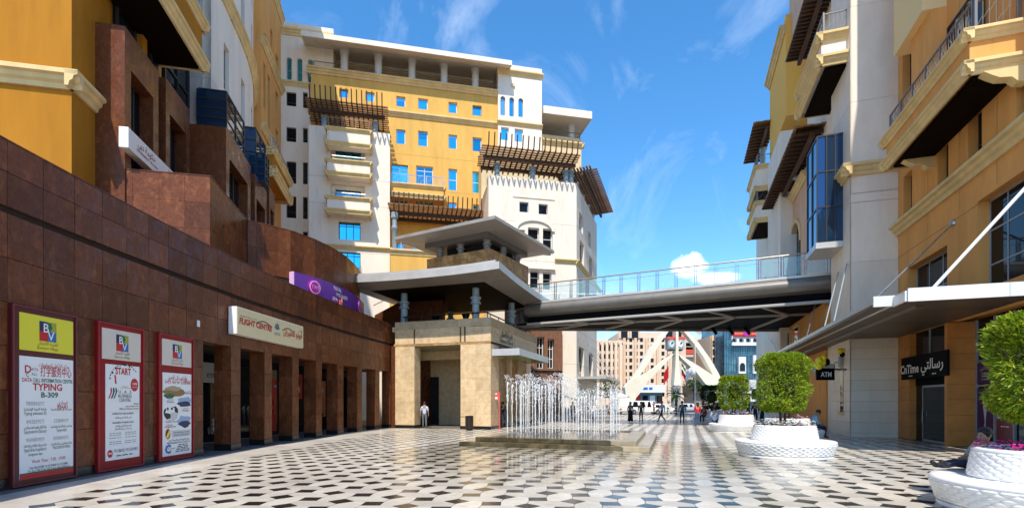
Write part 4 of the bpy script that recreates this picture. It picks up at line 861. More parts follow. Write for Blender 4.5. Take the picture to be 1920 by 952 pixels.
for (ytop, ybot) in ((237, 276), (297, 332), (366, 402)):
    a, zt = fTb.px(613, ytop); b = fTb.u(694); zb_ = fTb.z(613, ybot - 4)
    bal = MB().box(fTb, a, b, -1.24, 0, zb_ + .15, zt - .1).build('balcony', white, bb); ring_cornice(bal, fTb, a, b, zt, .32, .2, 1.24); ring_cornice(bal, fTb, a, b, zb_ + .4, .42, .2, 1.24)
    if ytop < 250: railing(bal, fTb, a + .1, b - .1, zt, .95, 1.3, -.1, m=mat('bronze_rail', (.24, .14, .08)))
    else:
        mb = MB(); mb.tube([fTb.w(a + .4, -.1, zt + .35), fTb.w(b - .4, -.1, zt + .35)], .05); [mb.tube([fTb.w(u, -.1, zt), fTb.w(u, -.1, zt + .35)], .03) for u in (a + .5, (a + b) / 2, b - .5)]; mb.build('railing', steel, bal)
# --- pergolas: slats along u, dark rafters across, on posts
def pergola(par, f, u0, u1, n0, n1, z, ns, nr, tilt=0., posts=(), zp=None, over=.5, postr=.24, slat=(.09, .16), name='pergola', raf=(.10, .26), curve=0.):
    """slats run along u; rafters run along n; z is the slat level at n0, rising by tilt to n1"""
    zz = lambda n: z + tilt * (n - n0) / (n1 - n0)
    p = sub(name, par)
    b_ = MB(); b_.box(f, u0, u1, n0 + .5, n0 + .72, zz(n0 + .5) - .62, zz(n0 + .5) - .32)
    if n1 - n0 > 2: b_.box(f, u0, u1, n1 - 1.0, n1 - .78, zz(n1 - 1) - .62, zz(n1 - 1) - .32)
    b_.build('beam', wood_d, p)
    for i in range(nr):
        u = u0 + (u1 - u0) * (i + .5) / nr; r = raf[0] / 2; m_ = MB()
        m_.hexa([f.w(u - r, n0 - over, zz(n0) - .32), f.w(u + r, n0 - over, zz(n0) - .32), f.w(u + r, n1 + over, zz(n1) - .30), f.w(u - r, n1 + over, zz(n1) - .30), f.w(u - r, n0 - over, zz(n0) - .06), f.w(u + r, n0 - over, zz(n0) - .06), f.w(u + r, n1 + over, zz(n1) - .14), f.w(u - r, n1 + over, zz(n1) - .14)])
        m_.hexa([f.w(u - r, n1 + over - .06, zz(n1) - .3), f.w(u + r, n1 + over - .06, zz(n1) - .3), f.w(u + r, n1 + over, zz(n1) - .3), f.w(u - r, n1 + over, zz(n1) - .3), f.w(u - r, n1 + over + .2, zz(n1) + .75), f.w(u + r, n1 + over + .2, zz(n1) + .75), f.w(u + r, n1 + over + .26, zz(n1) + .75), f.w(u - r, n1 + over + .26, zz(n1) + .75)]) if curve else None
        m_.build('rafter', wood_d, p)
    for j in range(ns):
        n = n0 + (n1 - n0) * (j + .5) / ns; s0, s1 = slat; e = rnd.uniform(0, .12)
        MB().box(f, u0 - .35 + e, u1 + .35 - e, n - s1 / 2, n + s1 / 2, zz(n) - .06, zz(n) - .06 + s0).build('slat', wood, p)
    for (u, n, zb) in posts:
        h = zz(n) - .62 - zb
        MB().lathe((*f.w(u, n, 0)[:2], zb), [(postr * 1.25, 0), (postr * 1.25, .15), (postr, .2), (postr, h * .62), (postr * 1.3, h * .64), (postr * 1.3, h * .68), (postr * .9, h * .7), (postr * .9, h * .86), (postr * 1.35, h * .88), (postr * 1.35, h)], 12).build('post', bluegrey, p, smooth=40)
    return p
zpg = fT.z(600, 210)
pergola(bb, fT, uT(582), uT(722), -3.3, 1.2, zpg, 15, 15, .55, posts=[(uT(607), -.3, ztT), (uT(703), -.3, ztT)], curve=1)
fYp = fY.off(3.0); zb_ = fY.z(740, 455)
pergola(bb, fY, uY(735), uY(905), .2, 3.0, fY.z(740, 408), 12, 20, .3, posts=[(uY(740, 2.4), 2.4, zb_ - 2.2)], curve=1)
mb = MB(); mb.box(fY, uY(733), uY(912), 0, 3.2, 0, fYp.z(738, 470)); mb.build('terrace_block', yellow, bb); cornice(bb, fY.off(3.2), uY(733), uY(912), fYp.z(738, 470) + .1, .5, .25); railing(bb, fY.off(3.1), uY(752, 3.1), uY(900, 3.1), fYp.z(738, 470) + .1, 1.0, 1.5)
# --- white tower on the right
fR = fM.off(1.0); uR = fR.u
ar2 = [pxh(fR, 938.5, 947.5, 180, 216), pxh(fR, 955, 964, 182, 218), pxh(fR, 972, 981, 184, 219)]
sw2 = [pxh(fR, 939.5, 954, 238, 262), pxh(fR, 965, 981, 241, 265)]
ztr = fR.z(945, 120)
mb = MB(); holed(mb, fR, uR(934), uR(1016), 0, ztr, ar2 + sw2, .4)
for h in ar2: r = (h[1] - h[0]) / 2; arch_fill(mb, fR, h[0], h[1], h[3] - r, h[3], .4, 6)
mb.box(fR, uR(934), uR(1016), -9, -.9, 0, ztr - .05); mb.box(fR, uR(1016) - .4, uR(1016), -.9, -.4, 0, ztr); mb.box(fR, uR(934), uR(934) + .4, -2.0, -.4, 0, ztr); mb.build('white_tower', white, bb)
for h in ar2: window(bb, fR, h, -.2, 1, 1, extra=[])
for h in sw2: window(bb, fR, h, -.2, 1, 1, extra=[], fm=frame_w)
cornice(bb, fR, uR(932) , uR(1018), fR.z(945, 131), .5, .3); cornice(bb, fR, uR(932), uR(1017), fR.z(945, 227), .4, .25); MB().box(fR, uR(958), uR(965), 0, .15, fR.z(958, 163), fR.z(958, 158)).build('wall_light', cream, bb)
# --- right wing with its own eave
fW = fM.off(-.4); uW = fW.u; zWl = fW.z(1020, 252)
mb = MB(); mb.box(fW, uW(1014), uW(1090), -12, 0, 0, zWl); mb.build('cream_wall', cream, bb); cornice(bb, fW, uW(1014), uW(1090) + .3, fW.z(1020, 262), .5, .3); railing(bb, fW, uW(1014), uW(1088), zWl, .6, 3., -.15, m=mat('bronze_rail', (.24, .14, .08)), infill=False)
fWs = Fr(fW.w(uW(1090), 0, 0)[:2], -fW.N, fW.U); cornice(bb, fWs, -.3, 12, fW.z(1020, 262), .5, .3)
zwe = fW.z(1016, 200, 1.4); MB().box(fW, uW(1014), uW(1086), -4.5, -4, zWl, zwe).build('loggia_wall', cream, bb); window(bb, fW.off(-4), (uW(1018), uW(1068), zWl + .2, zwe - .9), .05, 3, 1, gm=glass_d, fm=frame_d)
MB().lathe((*fW.w(uW(1074), -.5, 0)[:2], zWl), [(.4, 0), (.4, .15), (.34, .2), (.34, zwe - zWl - .7), (.42, zwe - zWl - .6)], 14).build('column', mat('pale_grey_paint', (.62, .6, .56)), bb, smooth=40)
mb = MB(); mb.box(fW, uW(1012), uW(1100), -12, 1.4, zwe - .6, zwe); ev = mb.build('roof_eave', mat('eave_soffit_paint', (.66, .6, .52)), bb); MB().box(fW, uW(1012), uW(1100) + .05, 1.4, 1.46, zwe - .65, zwe + .12).build('eave_edge', white, ev); MB().box(fW, uW(1100), uW(1100) + .06, -12, 1.4, zwe - .65, zwe + .12).build('eave_edge', white, ev); MB().box(fW, uW(1012), uW(1100), -12, 1.4, zwe, zwe + .1).build('roof_slab', white, ev)
# --- white corner block, front on the building grid, right side along the plaza axis
Cc = Vector(at(1081, 47.5)); fC = Fr(Cc, UA, (UA.y, -UA.x)); uC = fC.u; fS = Fr(Cc, PB, QB)
zc = fC.z(1081, 344); cl = uC(916)
sm = [pxh(fC, 974, 991, 378, 397), pxh(fC, 1010, 1027, 382, 401)]
lowr = [pxh(fC, 969, 984, 430, 478), pxh(fC, 990, 1011, 426, 478), pxh(fC, 1018, 1036, 428, 478), pxh(fC, 994, 1011, 507, 539), pxh(fC, 1018, 1034, 510, 542), pxh(fC, 970, 985, 507, 539)]
mb = MB(); holed(mb, fC, cl, 0, 0, zc, sm + lowr, .5); mb.box(fC, cl, 0, -5, -1.0, 0, zc - .6)
mb.box(fC, cl, cl + .5, -1, -.5, 0, zc); mb.build('white_corner_block', white, bb)
for h in sm: window(bb, fC, h, -.2, 1, 1, extra=[], gm=glass_d)
for h in lowr: window(bb, fC, h, -.3, 1, 2, extra=[.62], gm=glass_d, fm=frame_w)
# shallow framed panel and segmental arch hood over the tall windows
a, b = uC(962), uC(1040); zpn = fC.z(962, 369)
mb = MB(); mb.box(fC, a, b, 0, .06, zpn, zpn + .12); mb.box(fC, b, b + .06, 0, .06, fC.z(1040, 430), zpn + .12); mb.build('panel_moulding', white, bb)
ac, aw = (uC(966) + uC(1038)) / 2, (uC(1038) - uC(966)) / 2; zsp = fC.z(1000, 432)
pts = [(ac + (aw + .1) * math.cos(R(t)), zsp + 1.1 * math.sin(R(t))) for t in range(0, 181, 12)]; pts2 = [(ac + (aw - .2) * math.cos(R(t)), zsp + .85 * math.sin(R(t))) for t in range(180, -1, -12)]
mb = MB()
for i in range(len(pts) - 1): mb.ext(fC, [pts[i], pts[i + 1], pts2[-i - 2], pts2[-i - 1]], -.02, .14)
mb.build('arch_hood', white, bb)
cornice(bb, fC, uC(1040), .2, fC.z(1060, 486), .4, .25); cornice(bb, fS, -.2, 14, fC.z(1060, 486), .4, .25)
MB().box(fC, uC(968), uC(1040), 0, .25, fC.z(990, 504), fC.z(990, 500)).build('sill', white, bb)
LSd = fS.u(1119)
hS = []
for (xa, xb, y0, y1) in ((1086, 1093, 395, 428), (1103, 1108, 432, 460), (1087, 1095, 448, 500), (1105, 1111, 478, 528), (1086, 1096, 520, 560)): hS.append(pxh(fS, xa, xb, y0, y1))
low = [(1085, 1095, 648, 706), (1104, 1112, 660, 706)]
hS += [pxh(fS, *q) for q in low]
mb = MB(); holed(mb, fS, 0, LSd, 0, zc, hS, .6); mb.box(fS, 0.02, LSd, -5, -1.2, 0, zc - .6); mb.build('white_side_wall', white, bb)
for h in hS: window(bb, fS, h, -.3, 2, 2, gm=glass_d, fm=frame_g)
jl = [(MB().box(fC, cl, 0, -.02, .003, z, z + .03), MB().box(fS, 0, LSd, -.02, .003, z, z + .03)) for z in (5.2, 8.4, 14.5, 18)]
for x, y in jl: x.build('joint', jm, bb); y.build('joint', jm, bb)
# pergola of the corner block: front and right side
zpf = fC.z(1000, 305)
pergola(bb, fC, uC(905), uC(1076), -1.8, 1.2, zpf, 10, 17, .6, posts=[(uC(933), -.3, zc), (uC(1000), -.3, zc), (uC(1063), -.3, zc), (uC(1073), -.35, zc)], curve=1)
MB().box(fC, cl, 0, -6.2, -4.2, zc - 1, zc + 4.4).build('set_back_wall', cream, bb)
pergola(bb, fS, .5, LSd + .6, -1.6, 1.3, zpf - .1, 10, 22, .2, posts=[(u, -.4, zc) for u in (2, 5, 8, 11)], postr=.2)
# granite podium between pavilion and corner block, with three white-framed windows
gp = thing('granite_podium', 'lit red brown granite podium with white framed windows right of the pavilion', 'wall', (3, 46, 0)); fG = Fr(at(1000, 45.6), UA, (UA.y, -UA.x))
hg = [pxh(fG, 990, 1002, 628, 676), pxh(fG, 1007, 1020, 631, 690), pxh(fG, 1027, 1039, 635, 690)]
mb = MB(); holed(mb, fG, fG.u(960), fG.u(1054), 0, 9.4, hg, .5); mb.box(fG, fG.u(960), fG.u(1054), -3, -.9, 0, 9.4); mb.build('granite_wall', mat('granite_lit', (.27, .13, .08), .4, (.17, .08, .05), 7, bump=.05), gp)  # paler copy of the granite, sunlight put into its colour
for h in hg: window(gp, fG, h, -.4, 2, 2, fm=frame_w, gm=glass_d, extra=[.33, .67])
MB().box(fG, fG.u(960), fG.u(1054), 0, .08, fG.z(1000, 697), fG.z(1000, 694)).build('string_course', granite_d, gp)
for i in range(12): u = fG.u(960) + i * .42; MB().box(fG, u, u + .012, -.01, .003, 0, 9.4).build('joint', grout, gp)
# ================================================================ travertine entrance pavilion
PC = Vector((-1.32, 31.8)); fP = Fr(PC, QB, (-PB.x, -PB.y)); fPs = Fr(PC, PB, QB)          # u=0 at the near right corner
pv = thing('stone_pavilion', 'pale travertine entrance pavilion with square piers at the end of the arcade', 'pavilion', (PC.x, PC.y, 0))
UL = fP.u(741); ZP = 6.97; zg = 5.42
pier = [(UL, fP.u(777)), (fP.u(863.5), 0)]
def clad(par, f, u0, u1, z0, z1, nu, rows, m, t=.05, proud=.002, plinth=True):
    for i in range(nu):
        for a, b in zip(rows, rows[1:]):
            ua, ub = u0 + (u1 - u0) * i / nu, u0 + (u1 - u0) * (i + 1) / nu; MB().box(f, ua + .003, ub - .003, -t, rnd.uniform(0, proud), a + .003, b - .003).build('stone_block', m, par)
zr = [.2, .95, 1.7, 2.45, 3.2, 3.95, 4.7, zg - .08]
for (a, b) in pier:
    pdep = .8 if a < -4 else 1.45
    p = MB().box(fP, a + .05, b - .05, -pdep, -.05, 0, zg - .05).build('pier', stonegap, pv)
    clad(p, fP, a, b, 0, 0, 2, zr, stone)
    fi = Fr(fP.w(b, 0, 0)[:2], -fP.N, fP.U); clad(p, fi, .05, pdep, 0, 0, 1, zr, stone)
    fj = Fr(fP.w(a, 0, 0)[:2], -fP.N, -fP.U); clad(p, fj, .05, pdep, 0, 0, 1, zr, stone)
    MB().box(fP, a - .015, b + .015, -pdep - .01, .015, 0, .2).build('plinth', granite_d, p)
# beam band, groove, parapet; the front and the right side
LSD = 10.5
mb = MB(); mb.box(fP, UL, -.05, -1.4, -.05, zg - .05, ZP - .02); mb.box(fPs, .05, LSD, -1.4, -.05, zg - .05, ZP - .02); mb.build('beam_core', stonegap, pv)
clad(pv, fP, UL, 0, 0, 0, 8, [zg + .08, 6.12, 6.45], stone, .05, .004); clad(pv, fPs, 0, LSD, 0, 0, 11, [zg + .08, 6.12, 6.45], stone, .05, .004)
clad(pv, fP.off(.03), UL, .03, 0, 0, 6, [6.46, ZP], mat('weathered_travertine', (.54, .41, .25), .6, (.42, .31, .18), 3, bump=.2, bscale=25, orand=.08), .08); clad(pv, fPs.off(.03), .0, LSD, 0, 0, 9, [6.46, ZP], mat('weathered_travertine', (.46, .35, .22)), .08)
clad(pv, fP, UL, 0, 0, 0, 6, [zg - .2 + .12, zg + .07], stone_d, .05)
for u in (fP.u(777), fP.u(863.5), -1.75): MB().box(fP, u - .05, u + .05, -.02, .012, zg + .1, ZP - .02).build('pilaster_groove', stonegap, pv)
MB().box(fP, UL, 0, -6, -1.4, ZP - .6, ZP - .3).build('roof_deck', stone, pv); MB().box(fPs, .0, LSD, -7, -1.4, ZP - .62, ZP - .31).build('roof_deck', stone, pv)
# porch interior
fI = fP.off(-5.0)
mb = MB(); a, b = fP.u(777) - .7, fP.u(863.5) + .3
h = (fI.u(772), fI.u(823), 0, 3.6); hm = MB(); holed(hm, fI, UL, -.4, 0, zg, [h], .3); hm.build('porch_back_wall', stone, pv); MB().box(fI, h[0], h[1], -.28, -.2, 0, 3.62).build('porch_door', dark, pv)
for k in range(5): MB().box(fI, -3.4 + k * .55, -3.4 + k * .55 + .02, 0, .006, 0, zg).build('joint', stonegap, pv)
MB().box(fP, UL, -.1, -5.0, -.3, zg - .12, zg - .04).build('porch_ceiling', mat('porch_ceiling_paint', (.30, .27, .16), .6), pv); MB().box(fP, UL + .3, -.3, -3.2, -2.6, zg - .75, zg - .14).build('porch_beam', stone, pv)
MB().box(Fr(fP.w(UL, 0, 0)[:2], -fP.N, fP.U), 0, 5., -.3, 0, 0, zg).build('porch_side_wall', granite, pv); MB().box(fPs, 2.9, 7.5, -1.2, -.7, 0, zg - .1).build('side_wall', stone_d, pv)
# right side: second pier, passage, canopy, lettering
p = MB().box(fPs, 1.42, 1.47, -1.3, -.06, 0, zg).build('pier_return', stone, pv)
clad(pv, fPs, .02, 1.45, 0, 0, 1, zr, stone)
p2 = MB().box(fPs, 7.6, 8.8, -1.3, -.05, 0, zg).build('pier', stonegap, pv); clad(p2, fPs, 7.6, 8.8, 0, 0, 1, zr, stone); fi = Fr(fPs.w(7.6, 0, 0)[:2], -fPs.N, -fPs.U); clad(p2, fi, .05, 1.3, 0, 0, 1, zr, stone)
MB().box(fPs, 1.5, 1.62, -2.6, -1.0, 0, zg - .1).build('marble_screen', mat('golden_marble', (.60, .40, .12), .3, (.35, .20, .05), 1.4, (.4, .6), base3=(.72, .56, .3), scale3=.9), pv)
text(pv, fPs, 'القرية الأعمال', 3.0, 6.02, .01, w=2.4, h=.36, m=ink_k, ar=True, bold=.03, ext=.02); text(pv, fPs, 'Business Village B', 3.0, 5.63, .01, w=2.6, h=.25, m=ink_k, bold=.03, ext=.02)
cn = sub('entrance_canopy', pv); ca, za = .3, 5.18
MB().box(fPs, .3, 7.2, .0, 1.75, 4.63, 4.67).build('canopy_soffit', mat('green_glass_soffit', (.16, .20, .08), .25), cn)
for (u0, u1, n0, n1) in ((.3, 7.2, 1.72, 1.8), (.22, .3, 0, 1.8), (7.2, 7.28, 0, 1.8)): MB().box(fPs, u0, u1, n0, n1, 4.60, 5.02).build('canopy_edge', silver, cn)
MB().box(fPs, .3, 7.2, 0, 1.72, 4.96, 5.00).build('canopy_top', silver, cn)
# parapet handrail, planters on the deck
mb = MB(); zr_ = ZP + .42
mb.tube([fP.w(UL + .3, -.5, zr_), fP.w(-.35, -.5, zr_)], .045); mb.tube([fPs.w(.35, -.5, zr_), fPs.w(LSD, -.5, zr_)], .045)
for u in (UL + .5, UL * .75, UL * .5, UL * .28, -.4): mb.tube([fP.w(u, -.5, ZP - .3), fP.w(u, -.5, zr_)], .03)
for u in (1.2, 2.8, 4.4, 6, 7.6, 9.2): mb.tube([fPs.w(u, -.5, ZP - .3), fPs.w(u, -.5, zr_)], .03)
mb.build('handrail', frame_d, pv)
for k, (u, t) in enumerate(((UL * .62, 'left'), (UL * .30, 'middle'), (UL * .20, 'right'))):
    o = MB().lathe((*fP.w(u, -.8, 0)[:2], ZP - .3), [(.12, 0), (.2, .15), (.16, .4), (.24, .62), (.28, .72), (.05, .74)], 12).build('dark_urn', black, None, smooth=True, shift=fP.w(u, -.8, ZP - .3)); tag(o, f'small dark urn on the pavilion deck, {t} of three under the big roof', 'urn', 'dark urns on the pavilion deck')
# columns carrying the big lower roof
COLP = [(fP, fP.u(758, -.75), -.75), (fP, fP.u(892, -.75), -.75), (fPs, fPs.u(959, -.75), -.75), (fP, fP.u(758, -.75), -8), (fP, -.9, -9.5)]
for f, u, n in COLP:
    x, y, _ = f.w(u, n, 0)
    MB().lathe((x, y, ZP - .35), [(.27, 0), (.27, .1), (.23, .14), (.23, 1.35), (.34, 1.38), (.34, 1.48), (.27, 1.5), (.27, 1.68), (.35, 1.72), (.35, 1.82), (.24, 1.85), (.22, 2.0), (.22, 2.9)], 18).build('column', bluegrey, pv, smooth=40)
# lower roof: tapering eaves that rise slightly towards the corners
def sag_roof(par, f, u0, u1, n0, n1, z, rise, thick, inset, zin, m_edge, m_soff, m_top, name, k=8):
    """f: frame, plan rectangle; eave underside at z, rising by `rise` at the corners; soffit flat inside"""
    def ez(a): return z + rise * (abs(2 * a - 1) ** 2.2)
    ring = []
    for i in range(k): ring.append((u0 + (u1 - u0) * i / k, n1, ez(i / k)))
    for i in range(k): ring.append((u1, n1 + (n0 - n1) * i / k, ez(i / k)))
    for i in range(k): ring.append((u1 + (u0 - u1) * i / k, n0, ez(i / k)))
    for i in range(k): ring.append((u0, n0 + (n1 - n0) * i / k, ez(i / k)))
    cu, cn_ = (u0 + u1) / 2, (n0 + n1) / 2; L = len(ring)
    def ins(p, d): return (cu + (p[0] - cu) * (1 - d / ((u1 - u0) / 2)), cn_ + (p[1] - cn_) * (1 - d / ((n1 - n0) / 2)))
    root = sub(name, par)
    W_ = lambda p, zz: f.w(p[0], p[1], zz)
    e = MB(); t = MB(); s_ = MB(); s2 = MB()
    for i in range(L):
        a, b = ring[i], ring[(i + 1) % L]; ia, ib = ins(a, inset), ins(b, inset); ja, jb = ins(a, .35), ins(b, .35)
        e.q(W_(a, a[2]), W_(b, b[2]), W_(b, b[2] + thick), W_(a, a[2] + thick))
        t.q(W_(a, a[2] + thick), W_(b, b[2] + thick), W_(jb, b[2] + thick + .02), W_(ja, a[2] + thick + .02)); e.q(W_(ja, a[2] + thick), W_(jb, b[2] + thick), W_(jb, b[2] + thick + .2), W_(ja, a[2] + thick + .2))
        s_.q(W_(a, a[2]), W_(b, b[2]), W_(ib, zin), W_(ia, zin))
    ra = [W_(ins(a, inset), zin) for a in ring]; s2.q(*ra)
    t.q(*[W_(ins(a, .35), a[2] + thick + .19) for a in ring])
    e.build('roof_edge', m_edge, root); t.build('roof_top', m_top, root); s_.build('eave_underside', eave_g, root); s2.build('soffit', m_soff, root)
    return root
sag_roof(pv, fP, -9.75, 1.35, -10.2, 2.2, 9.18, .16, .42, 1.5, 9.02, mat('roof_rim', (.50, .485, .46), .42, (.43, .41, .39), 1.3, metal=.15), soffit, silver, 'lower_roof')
# upper stone box and upper roof, turned on the plan
C2 = Vector((-1.46, 33.4)); D1 = Vector((-.866, .5)); D2 = Vector((.5, .866)); fX = Fr(C2, D1 * -1, -D2)     # u from -5.3 to 0 along the left face
MB().box(fX, -5.2, 0, -5.3, 0, 9.2, 11.7).build('stone_drum_core', stonegap, pv)
fX2 = Fr(C2, D2, -D1)
clad(pv, fX, -5.2, .0, 0, 0, 7, [9.6, 10.65, 11.72], stone_d, .03, .03); clad(pv, fX2, 0, 5.3, 0, 0, 7, [9.6, 10.65, 11.72], stone_d, .03, .03)
for (u, n) in ((-4.5, -.55), (-2.7, -.55), (-.6, -.6), (-.55, -2.6), (-.55, -4.6)):
    x, y, _ = fX.w(u, n, 0); MB().lathe((x, y, 11.7), [(.26, 0), (.22, .06), (.22, .45), (.3, .48), (.3, .56), (.22, .58), (.22, .72), (.28, .75), (.28, .84), (.2, .86), (.2, 1.0)], 14).build('upper_column', mat('taupe_paint', (.24, .22, .20), .5), pv, smooth=40)
MB().box(fX, -4.2, -.9, -4.6, -1.0, 11.7, 12.7).build('upper_core', dark, pv)
ur = sub('upper_roof', pv)
def hip(par, f, u0, u1, n0, n1, z, th, ins_, zin):
    W_ = f.w; O = [(u0, n1), (u1, n1), (u1, n0), (u0, n0)]; I = [(u0 + ins_, n1 - ins_), (u1 - ins_, n1 - ins_), (u1 - ins_, n0 + ins_), (u0 + ins_, n0 + ins_)]
    e = MB(); s_ = MB(); d_ = MB()
    for i in range(4):
        a, b = O[i], O[(i + 1) % 4]; c_, d2 = I[(i + 1) % 4], I[i]
        e.q(W_(*a, z), W_(*b, z), W_(*b, z + th), W_(*a, z + th)); s_.q(W_(*a, z), W_(*b, z), W_(*c_, zin), W_(*d2, zin)); d_.q(W_(*d2, zin), W_(*c_, zin), W_(*c_, zin - .35), W_(*d2, zin - .35))
    e.q(*[W_(*p, z + th) for p in O]); d_.q(*[W_(*p, zin - .35) for p in I])
    e.build('roof_edge', mat('weathered_aluminium', (.40, .385, .36), .42, (.33, .31, .29), 1.2, metal=.2), par); s_.build('eave_underside', mat('upper_eave_paint', (.26, .225, .19), .42), par); d_.build('soffit', mat('upper_soffit_paint', (.13, .11, .095), .5), par)
hip(ur, fX, -6.9, 1.35, -7.0, 1.5, 12.95, .2, 1.5, 12.85)

# ================================================================ footbridge
br = thing('footbridge', 'long grey footbridge with glass balustrade crossing the plaza to the right building', 'bridge', (10, 34, 7))
N1, N2 = Vector((1.0, 38.8)), Vector((19.5, 29.2)); bd = (N2 - N1).normalized(); fN = Fr(N1, bd, (bd.y, -bd.x)); LB = (N2 - N1).length
F1, F2 = Vector((-.6, 41.5)), Vector((26.0, 42.2)); ZD, ZSF = 9.2, 7.52
# deck and curved fascia
prof = [(-.35, ZD - .12), (.06, ZD - .12), (.06, ZD + .03), (-.35, ZD + .03)]
MB().prof(fN, prof, 0, LB).build('deck_edge', silver, br)
pr_ = [(0 - .25 * math.sin(R(t)) - .0, ZD - .14 - 1.05 * (1 - math.cos(R(t))) / 1.0) for t in (0, 15, 30, 45, 60, 75, 90)]
outer = [(.02, ZD - .13)] + [(.02 + .22 * math.sin(R(t * 2)), ZD - .13 - .78 * t / 90) for t in (15, 30, 45, 60, 75, 90)]
outer = outer + [(-.5, ZD - 1.05), (-.6, ZD - .13)]
MB().prof(fN, outer, 0, LB).build('fascia', bridge_g, br, smooth=30)
MB().prof(fN, [(-.5, ZSF + .02), (-.3, ZSF + .0), (-.3, ZSF + .17), (-.5, ZSF + .17)], 0, LB).build('lower_beam', mat('beam_grey', (.36, .34, .32), .45, metal=.2), br)
S0 = [N1 - fN.N * .5, N2 - fN.N * .5, F2, F1]
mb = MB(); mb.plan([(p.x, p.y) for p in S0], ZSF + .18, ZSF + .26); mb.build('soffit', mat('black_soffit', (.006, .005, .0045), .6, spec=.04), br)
mb = MB(); mb.plan([(p.x, p.y) for p in S0], ZD - .3, ZD - .02); mb.build('deck', mat('deck_paving', (.3, .29, .28), .7), br)
fF = Fr(F1, (F2 - F1), (0, -1)); LF = (F2 - F1).length
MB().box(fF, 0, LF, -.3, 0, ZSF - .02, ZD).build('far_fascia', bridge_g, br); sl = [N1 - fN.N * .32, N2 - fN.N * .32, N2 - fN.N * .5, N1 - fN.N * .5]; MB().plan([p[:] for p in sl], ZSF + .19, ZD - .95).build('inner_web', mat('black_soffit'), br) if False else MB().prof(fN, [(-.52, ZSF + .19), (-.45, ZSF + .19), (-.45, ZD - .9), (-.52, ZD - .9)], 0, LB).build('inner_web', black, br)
# herringbone ribs under the deck
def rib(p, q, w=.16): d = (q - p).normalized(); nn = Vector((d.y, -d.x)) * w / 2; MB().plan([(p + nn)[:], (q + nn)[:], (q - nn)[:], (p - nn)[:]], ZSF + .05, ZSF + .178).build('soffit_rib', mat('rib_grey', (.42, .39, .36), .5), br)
mids = [S0[0].lerp(S0[3], .55), S0[1].lerp(S0[2], .35)]
rib(mids[0], mids[1], .2); rib(S0[0] + fN.N * .1, S0[1] + fN.N * .1, .3)
for k in range(6):
    t = .07 + k * .15; m_ = mids[0].lerp(mids[1], t + .04); rib(m_, S0[0].lerp(S0[1], t - .05)); rib(m_, S0[3].lerp(S0[2], t - .06))
# balustrade
nb = 17
rl = MB(); rl.tube([fN.w(-1.5, -.05, ZD + 1.32), fN.w(LB, -.05, ZD + 1.32)], .045); rl.build('handrail', mat('bronze_steel', (.38, .33, .27), .35, metal=.6), br)
mb = MB(); mb.tube([fN.w(-1.5, -.28, ZD + 1.05), fN.w(LB, -.28, ZD + 1.05)], .02); mb.build('inner_rail', steel, br)
gmat_ = mat('balustrade_glass', (.40, .70, .80), .05, trans=.0, alpha=.22, spec=.8)
for i in range(nb + 1):
    u = LB * i / nb
    o = MB(); 
    for du in (-.09, .05): o.hexa([fN.w(u + du, -.10, ZD), fN.w(u + du + .04, -.10, ZD), fN.w(u + du + .04, .06, ZD), fN.w(u + du, .06, ZD), fN.w(u + du, -.08, ZD + 1.3), fN.w(u + du + .04, -.08, ZD + 1.3), fN.w(u + du + .04, -.02, ZD + 1.3), fN.w(u + du, -.02, ZD + 1.3)])
    o.build('baluster', steel, br)
    if i < nb: MB().box(fN, u + .15, LB * (i + 1) / nb - .15, -.045, -.03, ZD + .12, ZD + 1.2).build('glass_panel', gmat_, br)
mb = MB(); mb.tube([fF.w(0, -.1, ZD + 1.3), fF.w(LF, -.1, ZD + 1.3)], .045)
for i in range(13): mb.tube([fF.w(LF * i / 12, -.1, ZD), fF.w(LF * i / 12, -.1, ZD + 1.3)], .035)
mb.build('far_railing', steel, br)
for k in range(3):
    p = Vector(S0[3]).lerp(S0[2], .62 + k * .05); o = MB().tube([(p.x, p.y - 1.2, ZSF + .1), (p.x + .25, p.y - 1.5, ZSF - .45)], .12, 10).build('spotlight', black, None, shift=(p.x, p.y - 1.2, ZSF)); tag(o, f'black spotlight under the footbridge, {["leftmost", "middle", "rightmost"][k]} of three', 'spotlight', 'spotlights under the bridge')
# ================================================================ right building
NR = Vector((-PB.y, PB.x))                                 # outward (towards the plaza)
fO = Fr(PR_O, PB, NR)                                      # orange facade: u grows away from the camera
rb = thing('right_office_building', 'orange and beige office building with curved balcony and pergolas on the right', 'building', (20, 26, 0))
uO = fO.u
ue = 0.; un = uO(1990)
# windows on the orange facade (bottom to top); photo columns
pairs = [((1869, 1850), 0)]
W_O = [pxh(fO, 1692, 1706, 322, 394), ]
def ow(xl, xr, yt, yb): return pxh(fO, xl, xr, yt, yb)
z_low0, z_low1 = 5.9, 8.2
holes = [ow(1702, 1776, 498, 560), (uO(1990), uO(1832), 5.6, 8.75), ow(1694, 1710, 333, 395), ow(1758, 1778, 275, 362), ow(1815, 1841, 213, 315), ow(1905, 1925, 108, 200), ow(1692, 1711, 30, 185)]
